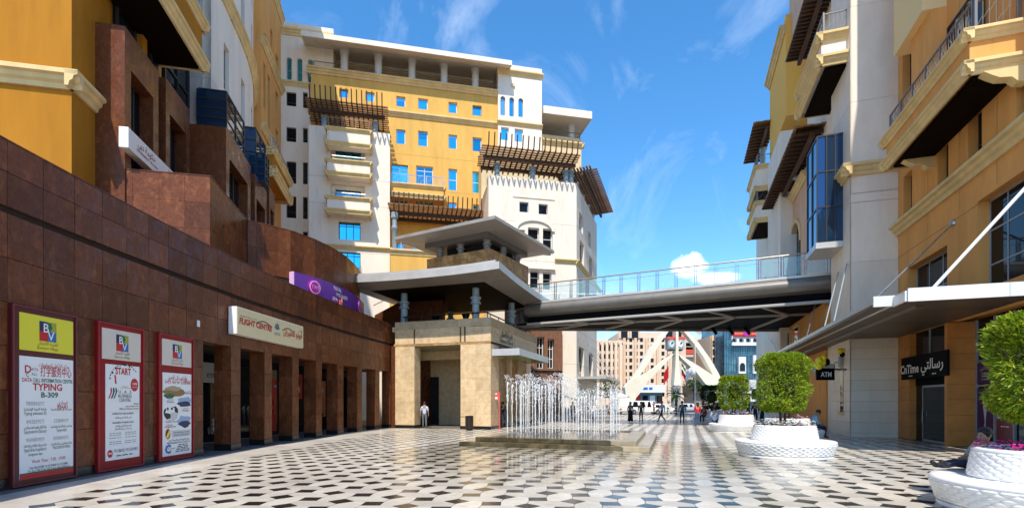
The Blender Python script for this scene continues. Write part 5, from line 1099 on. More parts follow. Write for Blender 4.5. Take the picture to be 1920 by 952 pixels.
# the tall windows get common sill and head heights
base_z = holes[2][2]
fixed = []
for i, h in enumerate(holes):
    if i in (2, 3, 4, 5): h = (h[0], h[1], fO.z(1758, 362), fO.z(1758, 275) if i != 2 else fO.z(1694, 333))
    if i == 0: h = (h[0], h[1], 5.6, fO.z(1776, 450) if False else fO.z(1702, 503))
    fixed.append(h)
holes = fixed
mb = MB(); holed(mb, fO, un, 0, 4.86, 30, holes, .45); mb.box(fO, un, 0, -12, -1.1, 4.86, 29.9); mb.build('orange_wall', orange, rb)
window(rb, fO, holes[0], -.35, 3, 2, fm=frame_g, gm=glass_d, extra=[.42]); window(rb, fO, holes[1], -.35, 4, 3, fm=frame_g, gm=glass_d, extra=[.28, .66])
for h in holes[2:]: window(rb, fO, h, -.3, 1, 2, fm=frame_d, gm=glass_d, extra=[.38])
cornice(rb, fO, un, .0, fO.z(1677, 430), .5, .4)
jo = mat('orange_joint', (.36, .15, .03), .9)
for z in (fO.z(1700, 400), fO.z(1690, 480)): MB().box(fO, un, 0, -.01, .003, z, z + .025).build('joint', jo, rb)
for u in (uO(1740), uO(1800), uO(1870)): MB().box(fO, u, u + .025, -.01, .003, 8.9, 30).build('joint', jo, rb)
# balcony of the orange facade
fb = fO.off(1.4); a = fb.u(1662); zt = fb.z(1662, 262); zb_ = fb.z(1672, 308); b = fb.u(1818)
near = min(a, b); far = max(a, b)
bal = MB().box(fb, near, far, -1.4, 0, zb_ + .3, zt - .2).build('balcony', orange, rb); ring_cornice(bal, fb, near, far, zt, .34, .26, 1.4); ring_cornice(bal, fb, near, far, zb_ + .36, .38, .24, 1.4)
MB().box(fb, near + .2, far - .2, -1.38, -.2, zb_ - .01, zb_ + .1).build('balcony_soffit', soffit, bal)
for u in (near + .25, far - .6): MB().ext(Fr(fb.w(u, 0, 0)[:2], -fb.N, fb.U), [(.3, zb_), (1.4, zb_), (1.4, zb_ - .5), (1.15, zb_ - .46), (1.0, zb_ - .3), (.7, zb_ - .26), (.5, zb_ - .14)], -.35, 0).build('bracket', trim, bal)
railing(bal, fb, near, far, zt, 1.05, 1.1, -.15, m=mat('grey_bronze', (.20, .18, .16), .4, metal=.4)); fe = Fr(fb.w(near, 0, 0)[:2], -fb.N, -fb.U); railing(bal, fe, .15, 1.3, zt, 1.05, 1.0, -.15, m=mat('grey_bronze', (.2, .18, .16)))
# upper bay above the balcony
zu = fO.z(1716, 42, .8)
MB().box(fO, uO(1775), uO(1716), 0, .8, zu, 30).build('upper_bay', mat('pale_yellow_stucco', (.80, .60, .30), .85), rb)
MB().box(fO, uO(1775), uO(1735), 0, .5, zt + .1, zu).build('bay_wall', orange, rb); window(rb, fO.off(.02), (uO(1850), uO(1783), zt + .1, zt + 3.0), .12, 2, 2, gm=glass_d, fm=frame_d)
# ground floor: orange piers, recessed shop front
u1_, u2_ = uO(1776), uO(1705)
def orange_pier(u0, u1, dep):
    p = MB().box(fO, u0 + .03, u1 - .03, -dep, -.03, 0, 4.85).build('orange_pier', mat('orange_gap', (.2, .08, .02), .9), rb)
    rows = [0.02, .62, 1.22, 1.82, 2.42, 3.02, 3.62, 4.22, 4.84]; pm = mat('orange_cladding', (.62, .26, .06), .55, (.50, .2, .045), 2, orand=.06)
    fq = Fr(fO.w(u0, 0, 0)[:2], -fO.N, -fO.U)
    for z0, z1 in zip(rows, rows[1:]): MB().box(fO, u0, u1, -.04, 0, z0, z1 - .012).build('cladding_panel', pm, p); MB().box(fq, .045, dep, -.04, 0, z0, z1 - .012).build('cladding_panel', pm, p)
orange_pier(u1_, u1_ + .22, 1.05); orange_pier(u2_, -.03, .27); orange_pier(un, un + .8, 1.0)
fD = fO.off(-.26)
sf = sub('shop_front', rb)
MB().box(fD, u1_ + .2, -.1, -.06, 0, 2.95, 4.9).build('transom_glass', glass_d, sf); MB().box(fD, u1_ + .2, -.1, -.05, .02, 2.45, 2.95).build('sign_fascia', black, sf)
ud0 = fD.u(1773); ud1 = fD.u(1729)
for (z0, z1, u0, u1) in ((0, 2.45, ud0, ud0 + .07), (0, 2.45, ud1 - .07, ud1), (0, .1, ud0, ud1), (2.36, 2.45, ud0, ud1)): MB().box(fD, u0, u1, -.06, .0, z0, z1).build('door_frame', frame_g, sf)
dr = MB().box(fD, ud0 + .07, ud1 - .07, -.04, -.02, .1, 2.36).build('glass_door', glass_d, sf); MB().tube([fD.w(ud1 - .16, .05, .8), fD.w(ud1 - .16, .05, 1.35)], .02).build('door_handle', steel, dr)
MB().box(fD, ud1, -.1, -.05, -.02, 0, 2.45).build('side_light', glass_d, sf)
for u in (fD.u(1745), fD.u(1716)): MB().box(fD, u - .03, u + .03, 0, .05, 2.95, 4.86).build('mullion', frame_g, sf)
# shop glazing nearer the camera, with posters
fE = fO.off(-.95); ug = un + .8; uh = u1_
MB().box(fE, ug, uh, -.08, 0, .1, 4.9).build('shop_glass', glass_d, sf)
for u in (uh - .05, fE.u(1868), fE.u(1905), fE.u(1945)): MB().box(fE, u - .035, u + .035, 0, .07, 0, 4.86).build('mullion', frame_g, sf)
for z in (2.35, 3.3): MB().box(fE, ug, uh, 0, .06, z - .03, z + .03).build('transom', frame_g, sf)
# shop name (lettering reads along -u when seen from the plaza)
ss = thing('shop_sign', 'dark shop fascia with silver CnTime lettering above the glass door', 'sign', fD.w((u1_ + -.9) / 2, .05, 2.6)); fl = fO.off(.14)
MB().box(fl, fl.u(1776), fl.u(1690), -.08, 0, 2.75, 3.75).build('sign_board', black, ss)
uu = lambda x: fl.u(x)
lm_ = mat('brushed_letter', (.70, .68, .64), .4)
text(ss, fl, 'CnTime', uu(1691), 3.02, .02, h=.38, w=abs(uu(1691) - uu(1725)), m=lm_, align='LEFT', flip=-1, bold=.03, ext=.03); text(ss, fl, 'رسالتي', uu(1729), 3.10, .02, h=.42, w=abs(uu(1729) - uu(1771)), m=lm_, align='LEFT', flip=-1, ar=True, bold=.02, ext=.03)
bars(ss, fl, uu(1708), 2.86, .02, .4, .05, ink_lg, 3); bars(ss, fl, uu(1752), 2.86, .02, .4, .05, ink_lg, 2)
# posters in the near glazing
vio = mat('violet_print', (.06, .012, .085), .4)
po = thing('window_poster', 'dark violet window poster with a tall pale cup picture beside the orange pier', 'poster', fE.w(fE.u(1850), .1, .4))
a, b = fE.u(1866), fE.u(1834); MB().box(fE, a, b, .02, .04, .45, 2.25).build('sheet', vio, po); MB().box(fE, a, b, .02, .04, 2.42, 3.2).build('sheet', vio, po); mid = (a + b) / 2
MB().ext(fE, [(mid - .06, .7), (mid + .1, .7), (mid + .02, 1.0), (mid + .12, 1.5), (mid + .16, 2.1), (mid + .05, 1.55), (mid - .1, 1.75), (mid - .16, 2.0), (mid - .1, 1.4), (mid - .02, .95)], .04, .045).build('cup_print', ink_lg, po)
text(po, fE, 'رسالتي', mid, 2.95, .045, h=.14, w=.6, m=ink_lg, ar=True, flip=-1)
for k in range(3): bars(po, fE, mid, 2.78 - k * .11, .045, .5, .03, ink_lg, 3)
pb = thing('window_poster', 'wine red Coffee Buzz!! window poster behind the nearest planter', 'poster', fE.w(fE.u(1890), .1, .3)); a, b = fE.u(1903), fE.u(1871)
MB().box(fE, a, b, .02, .04, .3, 2.25).build('sheet', mat('wine_print', (.16, .01, .03), .4), pb); text(pb, fE, 'Coffee', (a + b) / 2, 1.47, .045, h=.2, w=abs(b - a) * .62, m=ink_w, flip=-1, bold=.02); text(pb, fE, 'Buzz!!', (a + b) / 2, 1.16, .045, h=.28, w=abs(b - a) * .9, m=ink_w, flip=-1, bold=.03); bars(pb, fE, (a + b) / 2, .85, .045, .5, .03, ink_w, 3)
# --- beige tower between the orange facade and the bridge
TCn = Vector((16.7, 25.3)); fTf = Fr(TCn, QB, (-PB.x, -PB.y)); fTs = Fr(TCn, PB, NR); LTf = fTf.u(1684); LTs = 3.4
tw = thing('beige_stone_tower', 'tall smooth beige tower of the right building beside the orange shop front', 'tower', (TCn.x, TCn.y, 0))
MB().box(fTf, .03, LTf + 1.5, -LTs, -.03, 0, 34).build('tower_core', mat('beige_gap', (.33, .28, .23), .9), tw)
rows = [0, .2, .72, 1.24, 1.76, 2.28, 2.8, 3.32, 3.84, 4.36, 4.88, 5.4, 8.6, 11.55, 11.95, 16.5, 21.2, 26, 31, 34]
for z0, z1 in zip(rows, rows[1:]):
    if z0 == 11.55: continue
    MB().box(fTf, 0, LTf, -.06, 0, z0 + .004, z1 - .008).build('cladding_panel', beige, tw); MB().box(fTs, .0, LTs, -.06, 0, z0 + .004, z1 - .008).build('cladding_panel', beige, tw)
zc_ = fTf.z(1597, 310); MB().box(fTf, 0, LTf, -.05, 0, 11.5, 12).build('cladding_panel', beige, tw); MB().box(fTs, 0, LTs, -.05, 0, 11.5, 12).build('cladding_panel', beige, tw)
cornice(tw, fTf, -.4, LTf + .3, zc_, .55, .4); cornice(tw, fTs, -.4, LTs + .3, zc_, .55, .4)
# --- part of the building beyond the tower
fQ = fTs.off(-.5); uq0 = LTs
def qh(xl, xr, yt, yb): return pxh(fQ, xl, xr, yt, yb)
a = fQ.u(1514); b = fQ.u(1463); c_ = fQ.u(1438)
rf = thing('far_right_wing', 'receding pink and white wing of the right building beyond the beige tower', 'building', (24, 42, 0))
hol = [pxh(fQ, 1559, 1570, 155, 225)]
mb = MB(); holed(mb, fQ, uq0, a, 0, 33, hol, .4); mb.box(fQ, uq0, a, -9, -.8, 0, 33); mb.build('white_wall', white, rf)
for h in hol: window(rf, fQ, h, -.25, 2, 2, gm=glass_d, fm=frame_d)
# pink arched front
zpk = fQ.z(1470, 400)
ha = [(a + 2.2, a + 5.8, 10.2, 15.6), (a + 8, a + 9.2, 12, 15)]
mb = MB(); holed(mb, fQ, a, b + .3, 0, zpk, ha, .4); arch_fill(mb, fQ, ha[0][0], ha[0][1], 13.8, 15.6, .4, 8); mb.box(fQ, a, b, -9, -.8, 0, zpk - .05); mb.build('pink_wall', pink, rf)
window(rf, fQ, ha[0], -.25, 4, 3, gm=glass_d, fm=frame_d); window(rf, fQ, ha[1], -.25, 1, 2, gm=glass_d)
mbx = MB(); cu_ = (ha[0][0] + ha[0][1]) / 2
P1 = [(cu_ + 2.1 * math.cos(R(t)), 13.8 + 2.1 * math.sin(R(t))) for t in range(0, 181, 15)]; P2 = [(cu_ + 1.8 * math.cos(R(t)), 13.8 + 1.8 * math.sin(R(t))) for t in range(0, 181, 15)]
for i in range(12): mbx.ext(fQ, [P1[i], P1[i + 1], P2[i + 1], P2[i]], -.02, .12)
mbx.build('arch_trim', trim, rf); cornice(rf, fQ, a, b + .3, zpk, .6, .4)
railing(rf, fQ, a, b, zpk, 1.0, 2., -.2, m=mat('bronze_rail', (.24, .14, .08)))
# lower orange storey seen beside the canopy
MB().box(fQ, a - 6, b, 0, .25, 0, 8.7).build('orange_base', orange, rf)
for k in range(3):
    u = a + 1 + k * 3.3; MB().box(fQ.off(.25), u, u + 1.9, 0, .12, 5.5, 7.4).build('window_surround', trim, rf); MB().box(fQ.off(.25), u + .2, u + 1.7, .05, .14, 5.7, 7.2).build('dark_window', glass_d, rf)
# blue glass bay
fGb = fTs.off(1.15); g0, zt = fGb.px(1533, 257); zb_ = fGb.z(1533, 456); g1 = fGb.u(1514.5)
bay = MB().box(fGb, g0, g1, -1.6, 0, zb_, zt).build('glass_bay', glass_b, rf); mb = MB()
for z in [zb_ + (zt - zb_) * k / 3 for k in range(4)]: mb.box(fGb, g0, g1, 0, .04, z - .04, z + .04); mb.box(Fr(fGb.w(g0, 0, 0)[:2], -fGb.N, -fGb.U), 0, 1.6, 0, .04, z - .04, z + .04)
for u in (g0, (g0 + g1) / 2, g1): mb.box(fGb, u - .04, u + .04, 0, .05, zb_, zt)
fq = Fr(fGb.w(g0, 0, 0)[:2], -fGb.N, -fGb.U)
for u in (.4, .8): mb.box(fq, u - .03, u + .03, 0, .05, zb_, zt)
mb.build('bay_frame', frame_d, bay); MB().box(fGb, g0 - .1, g1 + .1, -1.6, .1, zb_ - .3, zb_).build('bay_base', silver, bay)
# white pier beyond, and stacked far balconies
hz = fQ.z(1450, 285)
fQ2 = fQ.off(.9)
MB().box(fQ2, fQ2.u(1463), fQ2.u(1440), -8, 0, 0, fQ2.z(1450, 283)).build('white_pier', white, rf); MB().box(fQ, fQ.u(1440), fQ.u(1418), -8, 0, 0, 24).build('white_wall', white, rf)
window(rf, fQ, (fQ.u(1437), fQ.u(1433), 12, 15), .06, 1, 2, gm=glass_d)
fbb = fQ.off(1.7)
for (yt, yb) in ((310, 366), (378, 425)):
    u0 = fbb.u(1418); u1 = fbb.u(1405); zt = fbb.z(1418, yt); zb_ = fbb.z(1418, yb - 8)
    bl = MB().box(fbb, u0, u1, -1.8, 0, zb_ + .2, zt - .1).build('balcony', white, rf); ring_cornice(bl, fbb, u0, u1, zt, .4, .25, 1.8); ring_cornice(bl, fbb, u0, u1, zb_ + .4, .45, .25, 1.8); MB().box(fbb, u0 + .2, u1 - .2, -1.7, -.2, zb_ - .06, zb_ + .05).build('balcony_soffit', soffit, bl)
    railing(bl, fbb, u0, u1, zt, 1., 1.6, -.1, m=mat('grey_bronze', (.2, .18, .16))); railing(bl, Fr(fbb.w(u0, 0, 0)[:2], -fbb.N, -fbb.U), .1, 1.6, zt, 1., 1.2, -.1, m=mat('grey_bronze', (.2, .18, .16)))
# upper white balcony beside the tower
fub = fTs.off(1.15); u0, zt = fub.px(1540, 66); zb_ = fub.z(1540, 126); u1 = fub.u(1500)
bl = MB().box(fub, u0, u1, -1.6, 0, zb_ + .3, zt - .1).build('balcony', white, rf); ring_cornice(bl, fub, u0, u1, zt, .45, .28, 1.6); ring_cornice(bl, fub, u0, u1, zb_ + .5, .5, .28, 1.6); MB().box(fub, u0 + .2, u1 - .2, -1.5, -.2, zb_ - .06, zb_ + .06).build('balcony_soffit', soffit, bl)
railing(bl, fub, u0, u1, zt, 1.1, 1.5, -.1, m=mat('grey_bronze', (.2, .18, .16))); railing(bl, Fr(fub.w(u0, 0, 0)[:2], -fub.N, -fub.U), .1, 1.2, zt, 1.1, 1.1, -.1, m=mat('grey_bronze', (.2, .18, .16)))
# pergolas of the right wing (seen from below)
def off_for(f, u, x):        # offset n at which column x is met at arc u
    lo, hi = 0., 12.
    for _ in range(40):
        m_ = (lo + hi) / 2
        if f.u(x, m_) > u: lo = m_
        else: hi = m_
    return lo
def wing_pergola(xi, yi, xo, xnear, ns, nr, posts=(), f=fQ):
    uf, z = f.px(xi, yi); no = off_for(f, uf, xo); un_ = f.u(xnear, no)
    pergola(rf, f, min(un_, uf - 2), uf, .05, no, z, ns, nr, 0., posts=posts, over=.1, slat=(.10, .30))
wing_pergola(1470, 385, 1430.5, 1490, 10, 22, [(fQ.u(x), .35, zpk) for x in (1505, 1486, 1473)])
wing_pergola(1429, 300, 1395, 1413, 8, 12, [(fQ.u(1440), .5, fQ.z(1440, 330))])
wing_pergola(1518, 103, 1476, 1512, 9, 16)
MB().box(fQ, LTs, fQ.u(1480), -6, 0, 30, 42).build('upper_wall', pink, rf); MB().box(fQ, LTs, fQ.u(1470), -6, 4.2, 41.5, 42.2).build('roof_eave', mat('eave_soffit_paint', (.66, .6, .52)), rf)
yt_ = sub('yellow_penthouse', rf); MB().box(fQ, fQ.u(1484), fQ.u(1452), -6, .4, 25, fQ.z(1460, 112)).build('penthouse_wall', mat('bright_yellow_stucco', (.86, .47, .10), .8, spec=.15), yt_); cornice(yt_, fQ.off(.4), fQ.u(1484), fQ.u(1452), fQ.z(1460, 128), .6, .5)
# --- canopy over the shops, hung on rods
cp = thing('shop_canopy', 'long grey metal canopy hung on rods along the right shop fronts', 'canopy', (13, 20, 4.9))
CA = Vector((11.8, 16.75)); fCa = Fr(CA, PB, NR); CL = fCa.u(1443); ZC = 4.82
depth = (Vector(fO.w(0, 0, 0)[:2]) - CA).dot(-NR)
f2 = Fr(CA, QB, (-PB.x, -PB.y))
mb = MB(); mb.box(fCa, 0, CL, -depth - .0, -.02, ZC, ZC + .2); mb.build('canopy_slab', soffit_g, cp)
MB().prof(fCa, [(-.5, ZC - .02), (0, ZC + .1), (0, ZC + .24), (-.5, ZC + .26)], -.0, CL).build('canopy_edge', silver, cp)
MB().prof(fCa, [(-1.35, ZC - .10), (-1.2, ZC - .10), (-1.15, ZC), (-1.4, ZC)], 0, CL).build('soffit_beam', soffit_g, cp)
P_ = [CA + QB * .0 - PB * .03, CA + QB * .62 - PB * .25, CA + QB * depth * 1.02 - PB * .25]
nose = sub('canopy_nose', cp)
MB().box(f2, 0, .6, .0, .08, ZC, ZC + .34).build('white_fascia', silver_l, nose)
fz = Fr(CA + QB * .6 - PB * 1.0, QB, (-PB.x, -PB.y)); MB().box(fz, 0, 2.45, 0, .08, ZC - .04, ZC + .36).build('white_fascia', silver_l, nose); MB().box(fz, 2.46, depth + 2., 0, .08, ZC - .04, ZC + .36).build('white_fascia', silver_l, nose); MB().box(fz, 0, depth - .65, -1.0, -.001, ZC + .0, ZC + .18).build('canopy_slab', soffit_g, nose)
MB().box(Fr(fz.w(0, 0, 0)[:2], PB, NR), -.0, 1.0, 0, .06, ZC - .02, ZC + .3).build('white_fascia', silver_l, nose)
for k in range(7): MB().box(fCa, 1.2 + k * 3.2, 1.22 + k * 3.2, -depth + .1, -.5, ZC - .004, ZC + .002).build('panel_joint', frame_d, cp)
def rod(p, q, r=.035, m=None):
    o = MB().tube([p, q], r, 8); o.tube([q, (q[0], q[1], q[2])], r) if False else None; return o.build('tie_rod', m or steel, cp)
wr = mat('white_rod', (.74, .74, .73), .35)
fO_ = lambda x, y: (lambda u, z: fO.w(u, 0, z))(*fO.px(x, y))
rod(fz.w(.7, -.3, ZC + .3), fO_(1945, 328), .05, wr); rod(fCa.w(2.2, -.35, ZC + .22), fO_(1788, 418), .035)
for (ua, xb, yb) in ((6.2, 1588, 494), (7.8, 1572, 510)): rod(fCa.w(ua, -.35, ZC + .22), (lambda u, z: fTs.w(u, 0, z))(*fTs.px(xb, yb)), .03, bluegrey)
rod(fCa.w(11.5, -.35, ZC + .22), fQ.w(fQ.u(1538), 0, fQ.z(1538, 536)), .035); rod(fCa.w(20, -.35, ZC + .22), fQ.w(fQ.u(1440), .2, 8.6), .035)
for (p, q) in ((fO_(1788, 418), 0),):
    MB().ball(p, .14, 10).build('rod_anchor', steel, cp)
# small signs under the canopy: ATM sign, balloons, lamps
fK = fTs.off(.0); atm = thing('atm_sign', 'black ATM sign with white letters under the canopy', 'sign', (17, 26, 3)); c0 = Vector(at(1533, 25.2)); fk = Fr(c0, (1, .12), (.12, -1))
zt, zb_ = zat(682, 25.2), zat(712, 25.2); MB().box(fk, 0, .92, -.12, 0, zb_, zt).build('sign_box', black, atm); MB().box(fk, .04, .88, 0, .01, zt - .2, zt - .03).build('header', ink_lg, atm); text(atm, fk, 'ATM', .46, zb_ + .17, .01, h=.24, w=.58, m=ink_w, bold=.02); MB().box(fk, .92, 1.6, -.08, -.04, zt - .3, zt - .2).build('bracket', steel, atm)
MB().box(fk, .1, .2, .01, .014, zt - .16, zt - .07).build('emblem', vio, atm)
ybal = mat('yellow_balloon', (.82, .62, .01), .25, spec=.6)
for (nm, x, y, pts, lab) in (('balloon_cluster', 1536, 676, [(0, 0, .17, 0), (.22, .12, .16, 0), (-.02, -.24, .18, 0), (.36, -.06, .17, 1), (.2, -.1, .15, 0)], 'cluster of yellow and black balloons above the ATM sign'), ('balloon_cluster', 1575, 658, [(0, 0, .13, 0), (.13, .03, .12, 0), (.12, -.16, .12, 1)], 'smaller cluster of yellow and black balloons on the tower corner')):
    X, D = at(x, 25.0); o = thing(nm, lab, 'balloons', (X, D, zat(y, 25))); 
    for (dx, dz, r, bk) in pts: MB().ball((X + dx, D + .1 * dx, zat(y, 25) + dz), r, 14, (1, 1, 1.12)).build('balloon', black if bk else ybal, o, smooth=True)
# wall lamps on the tower
for k, (x, y) in enumerate(((1576, 678), (1530, 692))):
    X, D = at(x, 26.2 if k == 0 else 25.9); z = zat(y, D); o = thing('wall_lamp', ['slim grey up-down wall lamp on the tower corner', 'slim dark wall lamp left of the ATM sign'][k], 'lamp', (X, D, z)); MB().box(WORLD, X - .07, X + .07, D - .08, D + .08, z - .28, z + .28).build('lamp_body', frame_g, o); MB().box(WORLD, X - .02, X + .02, D + .08, D + .5, z - .04, z + .04).build('bracket', frame_g, o)
# window niche of the tower side at ground level
MB().box(fTs.off(.0), LTs, LTs + .9, -.4, -.05, 0, 5).build('side_reveal', beige, tw); MB().box(fTs, 1.1, 1.6, .0, .02, 1.2, 4.4).build('slit_window', glass_d, tw); MB().box(fTs, 1.0, 1.7, .0, .12, 1.05, 1.2).build('window_sill', trim, tw)
# ================================================================ fountain
FA, FB, FC, FD = [Vector(p) for p in FOUNT]
fo = thing('fountain', 'low stepped stone fountain with rows of upright water jets in the plaza', 'fountain', (2.4, 22.7, 0))
wetst = mat('wet_step_stone', (.085, .065, .032), .18, (.05, .038, .018), 4, (.35, .65), base3=(.16, .125, .065), scale3=2.2, orand=.15)
dryst = mat('pale_step_stone', (.40, .33, .22), .3, (.30, .24, .15), 4, orand=.12)
def inset(d):
    e1_ = (FB - FA).normalized(); e2_ = (FD - FA).normalized(); return [FA + (e1_ + e2_) * d, FB + (-e1_ + e2_) * d, FC - (e1_ + e2_) * d, FD + (e1_ - e2_) * d]
MB().plan([p[:] for p in inset(.03)], 0, .14).build('basin_core', wetst, fo); MB().plan([p[:] for p in inset(1.0)], .14, .29).build('basin_floor', mat('wet_basin_floor', (.20, .17, .12), .1, (.13, .11, .08), 2.5), fo)
def steps(d, w, z0, z1, k):
    P = inset(d); Q = inset(d + w)
    for s_ in range(4):
        a, b, c, d_ = P[s_], P[(s_ + 1) % 4], Q[(s_ + 1) % 4], Q[s_]
        for i in range(k):
            t0, t1 = i / k, (i + 1) / k - .002; q = [a.lerp(b, t0), a.lerp(b, t1), d_.lerp(c, t1), d_.lerp(c, t0)]
            MB().plan([p[:] for p in q], z0, z1).build('step_stone', dryst if (s_ == 1) or (s_ == 0 and i == k - 1) or (s_ == 3 and i > 2) else wetst, fo, bevel=.012)
steps(0, .62, 0, .165, 8); steps(.5, .62, .165, .33, 7)
water = mat('splashing_water', (.90, .90, .88), .2, alpha=.7, spec=.5); drops = mat('water_drops', (.93, .95, .97), .1, alpha=.8)
water_c = mat('water_core', (.92, .95, .97), .15, alpha=.5)
def jet(h, seed):
    r_ = random.Random(seed); m = MB(); k = 14; ph = r_.uniform(0, 6)
    path = [(.012 * math.sin(ph + i * 1.3) * i / k, .012 * math.cos(ph + i * 1.1) * i / k, h * i / k * .9) for i in range(k + 1)]
    m.tube(path, [.018 + .004 * math.sin(i * 2.1 + ph) + .006 * (i / k) ** 2 for i in range(k + 1)], 6)
    for i in range(110):
        t = r_.random() ** .6; z = h * (.45 + .58 * t); sp = .02 + .085 * max(0, (z / h - .45)) * (1.3 if z > .8 * h else 1)
        m.ball((r_.gauss(0, sp), r_.gauss(0, sp), z), r_.uniform(.006, .015) * (1.5 if r_.random() < .15 else 1), 4, (1, 1, r_.uniform(1., 2.6)))
    for i in range(25): m.ball((r_.gauss(0, .1), r_.gauss(0, .1), r_.uniform(0, .35) * h), r_.uniform(.004, .009), 4, (1, 1, 2))
    return m
jets = []
JO = Vector((-.19, 22.1)); 
for s_ in range(5):
    m = jet(2.55, s_); o = m.build('water_jet', water, None, smooth=True); jets.append(o.data); bpy.data.objects.remove(o)
for i in range(8):
    for j in range(6):
        p = JO + QB * .625 * i + PB * .58 * j + Vector((rnd.gauss(0, .02), rnd.gauss(0, .02)))
        o = bpy.data.objects.new('water_jet', rnd.choice(jets)); COL.objects.link(o); o.parent = fo; o.location = (p.x - 2.4, p.y - 22.7, .29)
        hh = (rnd.uniform(.92, 1.08) if i < 5 else rnd.uniform(.66, .84)) * (1 if j < 5 else .9); o.scale = (rnd.uniform(.9, 1.2), rnd.uniform(.9, 1.2), hh); o.rotation_euler = (0, 0, rnd.uniform(0, 6.28))
m = MB()
for i in range(3500):
    i_, j_ = rnd.uniform(-.3, 7.5), rnd.uniform(-.4, 5.5); p = JO + QB * .625 * i_ + PB * .58 * j_; m.ball((p.x, p.y, .3 + abs(rnd.gauss(0, .5)) + (rnd.random() < .3) * rnd.uniform(.5, 1.9)), rnd.uniform(.004, .011), 4)
o = m.build('spray_droplets', drops, fo); o['kind'] = 'stuff'

# ================================================================ woven white planter benches
wplast = mat('white_moulded_plastic', (.82, .81, .79), .32, (.76, .75, .72), 3, var=.05, spec=.5, base3=(.60, .56, .49), scale3=2.5, thr3=(.60, .82)); soil = mat('soil', (.05, .03, .02), .95, (.03, .02, .012), 12, bump=.5)
def scaled_band(r0, z0, r1, z1, rows, per, amp, k=460, sub_=8):
    """ring band with overlapping lens-shaped scales"""
    m = MB(); nr = rows * sub_; i0 = 0
    for i in range(nr + 1):
        t = i / nr; row = t * rows
        for j in range(k):
            best = 0.
            for rr in (math.floor(row) - 1, math.floor(row), math.floor(row) + 1):
                u = j / k * per + (.5 if rr % 2 else 0); du = (u - round(u)) * 2; dv = (row - rr - .5) / .78
                s_ = 1 - abs(du) ** 2.4 * 1.02 - dv * dv * 1.2 - .3 * dv
                best = max(best, s_)
            edge = min(1, min(t, 1 - t) * 14); r = r0 + (r1 - r0) * t + amp * (max(0, best) ** .5) * edge; z = z0 + (z1 - z0) * t; a = 2 * math.pi * j / k
            m.v.append((r * math.cos(a), r * math.sin(a), z))
    for i in range(nr):
        for j in range(k): a = i * k + j; b = i * k + (j + 1) % k; m.f.append((a, b, b + k, a + k)); m.mi.append(0)
    return m
BM = {}
def bench_mesh(nm, mb, m, sm=True): o = mb.build(nm, m, None, smooth=sm); BM[nm] = o.data; bpy.data.objects.remove(o)
bench_mesh('base', MB().lathe((0, 0, 0), [(1.30, 0), (1.46, 0), (1.48, .04), (1.47, .09), (1.40, .11), (1.0, .11)], 72), wplast, 35)
bench_mesh('seat_shell', scaled_band(1.46, .10, 1.57, .44, 6, 40, .030), wplast)
bench_mesh('seat', MB().lathe((0, 0, 0), [(1.0, .30), (1.44, .13), (1.555, .42), (1.585, .455), (1.575, .495), (1.53, .52), (1.42, .522), (1.2, .50), (1.06, .505), (1.0, .55), (.97, .6)], 96), wplast)
bench_mesh('backrest', scaled_band(1.035, .53, .965, .95, 8, 28, .024), wplast)
bench_mesh('rim', MB().lathe((0, 0, 0), [(.85, .80), (.86, .97), (.885, 1.0), (.94, 1.005), (.975, .985), (.98, .95), (.95, .90)], 96), wplast)
bench_mesh('soil', MB().lathe((0, 0, 0), [(.9, .8), (.88, .90), (.4, .94), (.01, .95)], 40), soil)
def bench(x, y, label, rot):
    o = thing('planter_bench', label, 'bench', (x, y, 0), 'round white planter benches')
    for nm in ('base', 'seat_shell', 'seat', 'backrest', 'rim', 'soil'): c = bpy.data.objects.new(nm, BM[nm]); COL.objects.link(c); c.parent = o
    o.rotation_euler = (0, 0, rot); o.scale = (.92, .92, 1); return o
BP = {'near': (8.42, 8.05), 'mid': (8.72, 16.4), 'far': (12.7, 29.0), 'last': ((1335 - 960) / 960 * 41.5, 41.5), 'side': (12.3, 22.9)}
bench(*BP['near'], 'round white woven planter bench at the right edge with a man lounging on it', .1); bench(*BP['mid'], 'round white woven planter bench with pink flowers in the sunlit middle of the paving', .5); bench(*BP['far'], 'round white planter bench standing left behind the largest one', .9); bench(*BP['last'], 'round white planter bench in the bridge shadow, farthest of all', 1.2); bench(*BP['side'], 'round white planter bench half hidden behind the sunlit one near the ATM', 1.7)
# ---------------------------------------------------------------- clipped trees and flowers
def leafmat(name, a, b, c, tr=.35):
    m = bpy.data.materials.new(name); m.use_nodes = True; nt = m.node_tree; N = nt.nodes; L = nt.links; bs = N['Principled BSDF']
    g_ = N.new('ShaderNodeNewGeometry'); r = N.new('ShaderNodeValToRGB'); r.color_ramp.elements[0].color = (*a, 1); r.color_ramp.elements[1].color = (*c, 1); e = r.color_ramp.elements.new(.55); e.color = (*b, 1)
    L.new(g_.outputs['Random Per Island'], r.inputs[0]); L.new(r.outputs[0], bs.inputs['Base Color']); bs.inputs['Roughness'].default_value = .42; bs.inputs['Specular IOR Level'].default_value = .35
    t = N.new('ShaderNodeBsdfTranslucent'); L.new(r.outputs[0], t.inputs[0]); mx = N.new('ShaderNodeMixShader'); mx.inputs[0].default_value = tr; L.new(bs.outputs[0], mx.inputs[1]); L.new(t.outputs[0], mx.inputs[2]); L.new(mx.outputs[0], N['Material Output'].inputs[0]); return m
leaf1 = leafmat('lime_hedge_leaf', (.08, .19, .010), (.27, .39, .018), (.55, .53, .04)); leaf2 = leafmat('green_leaf', (.02, .06, .01), (.05, .11, .018), (.10, .17, .03)); leaf3 = leafmat('deep_leaf', (.012, .035, .008), (.03, .07, .012), (.055, .10, .02))
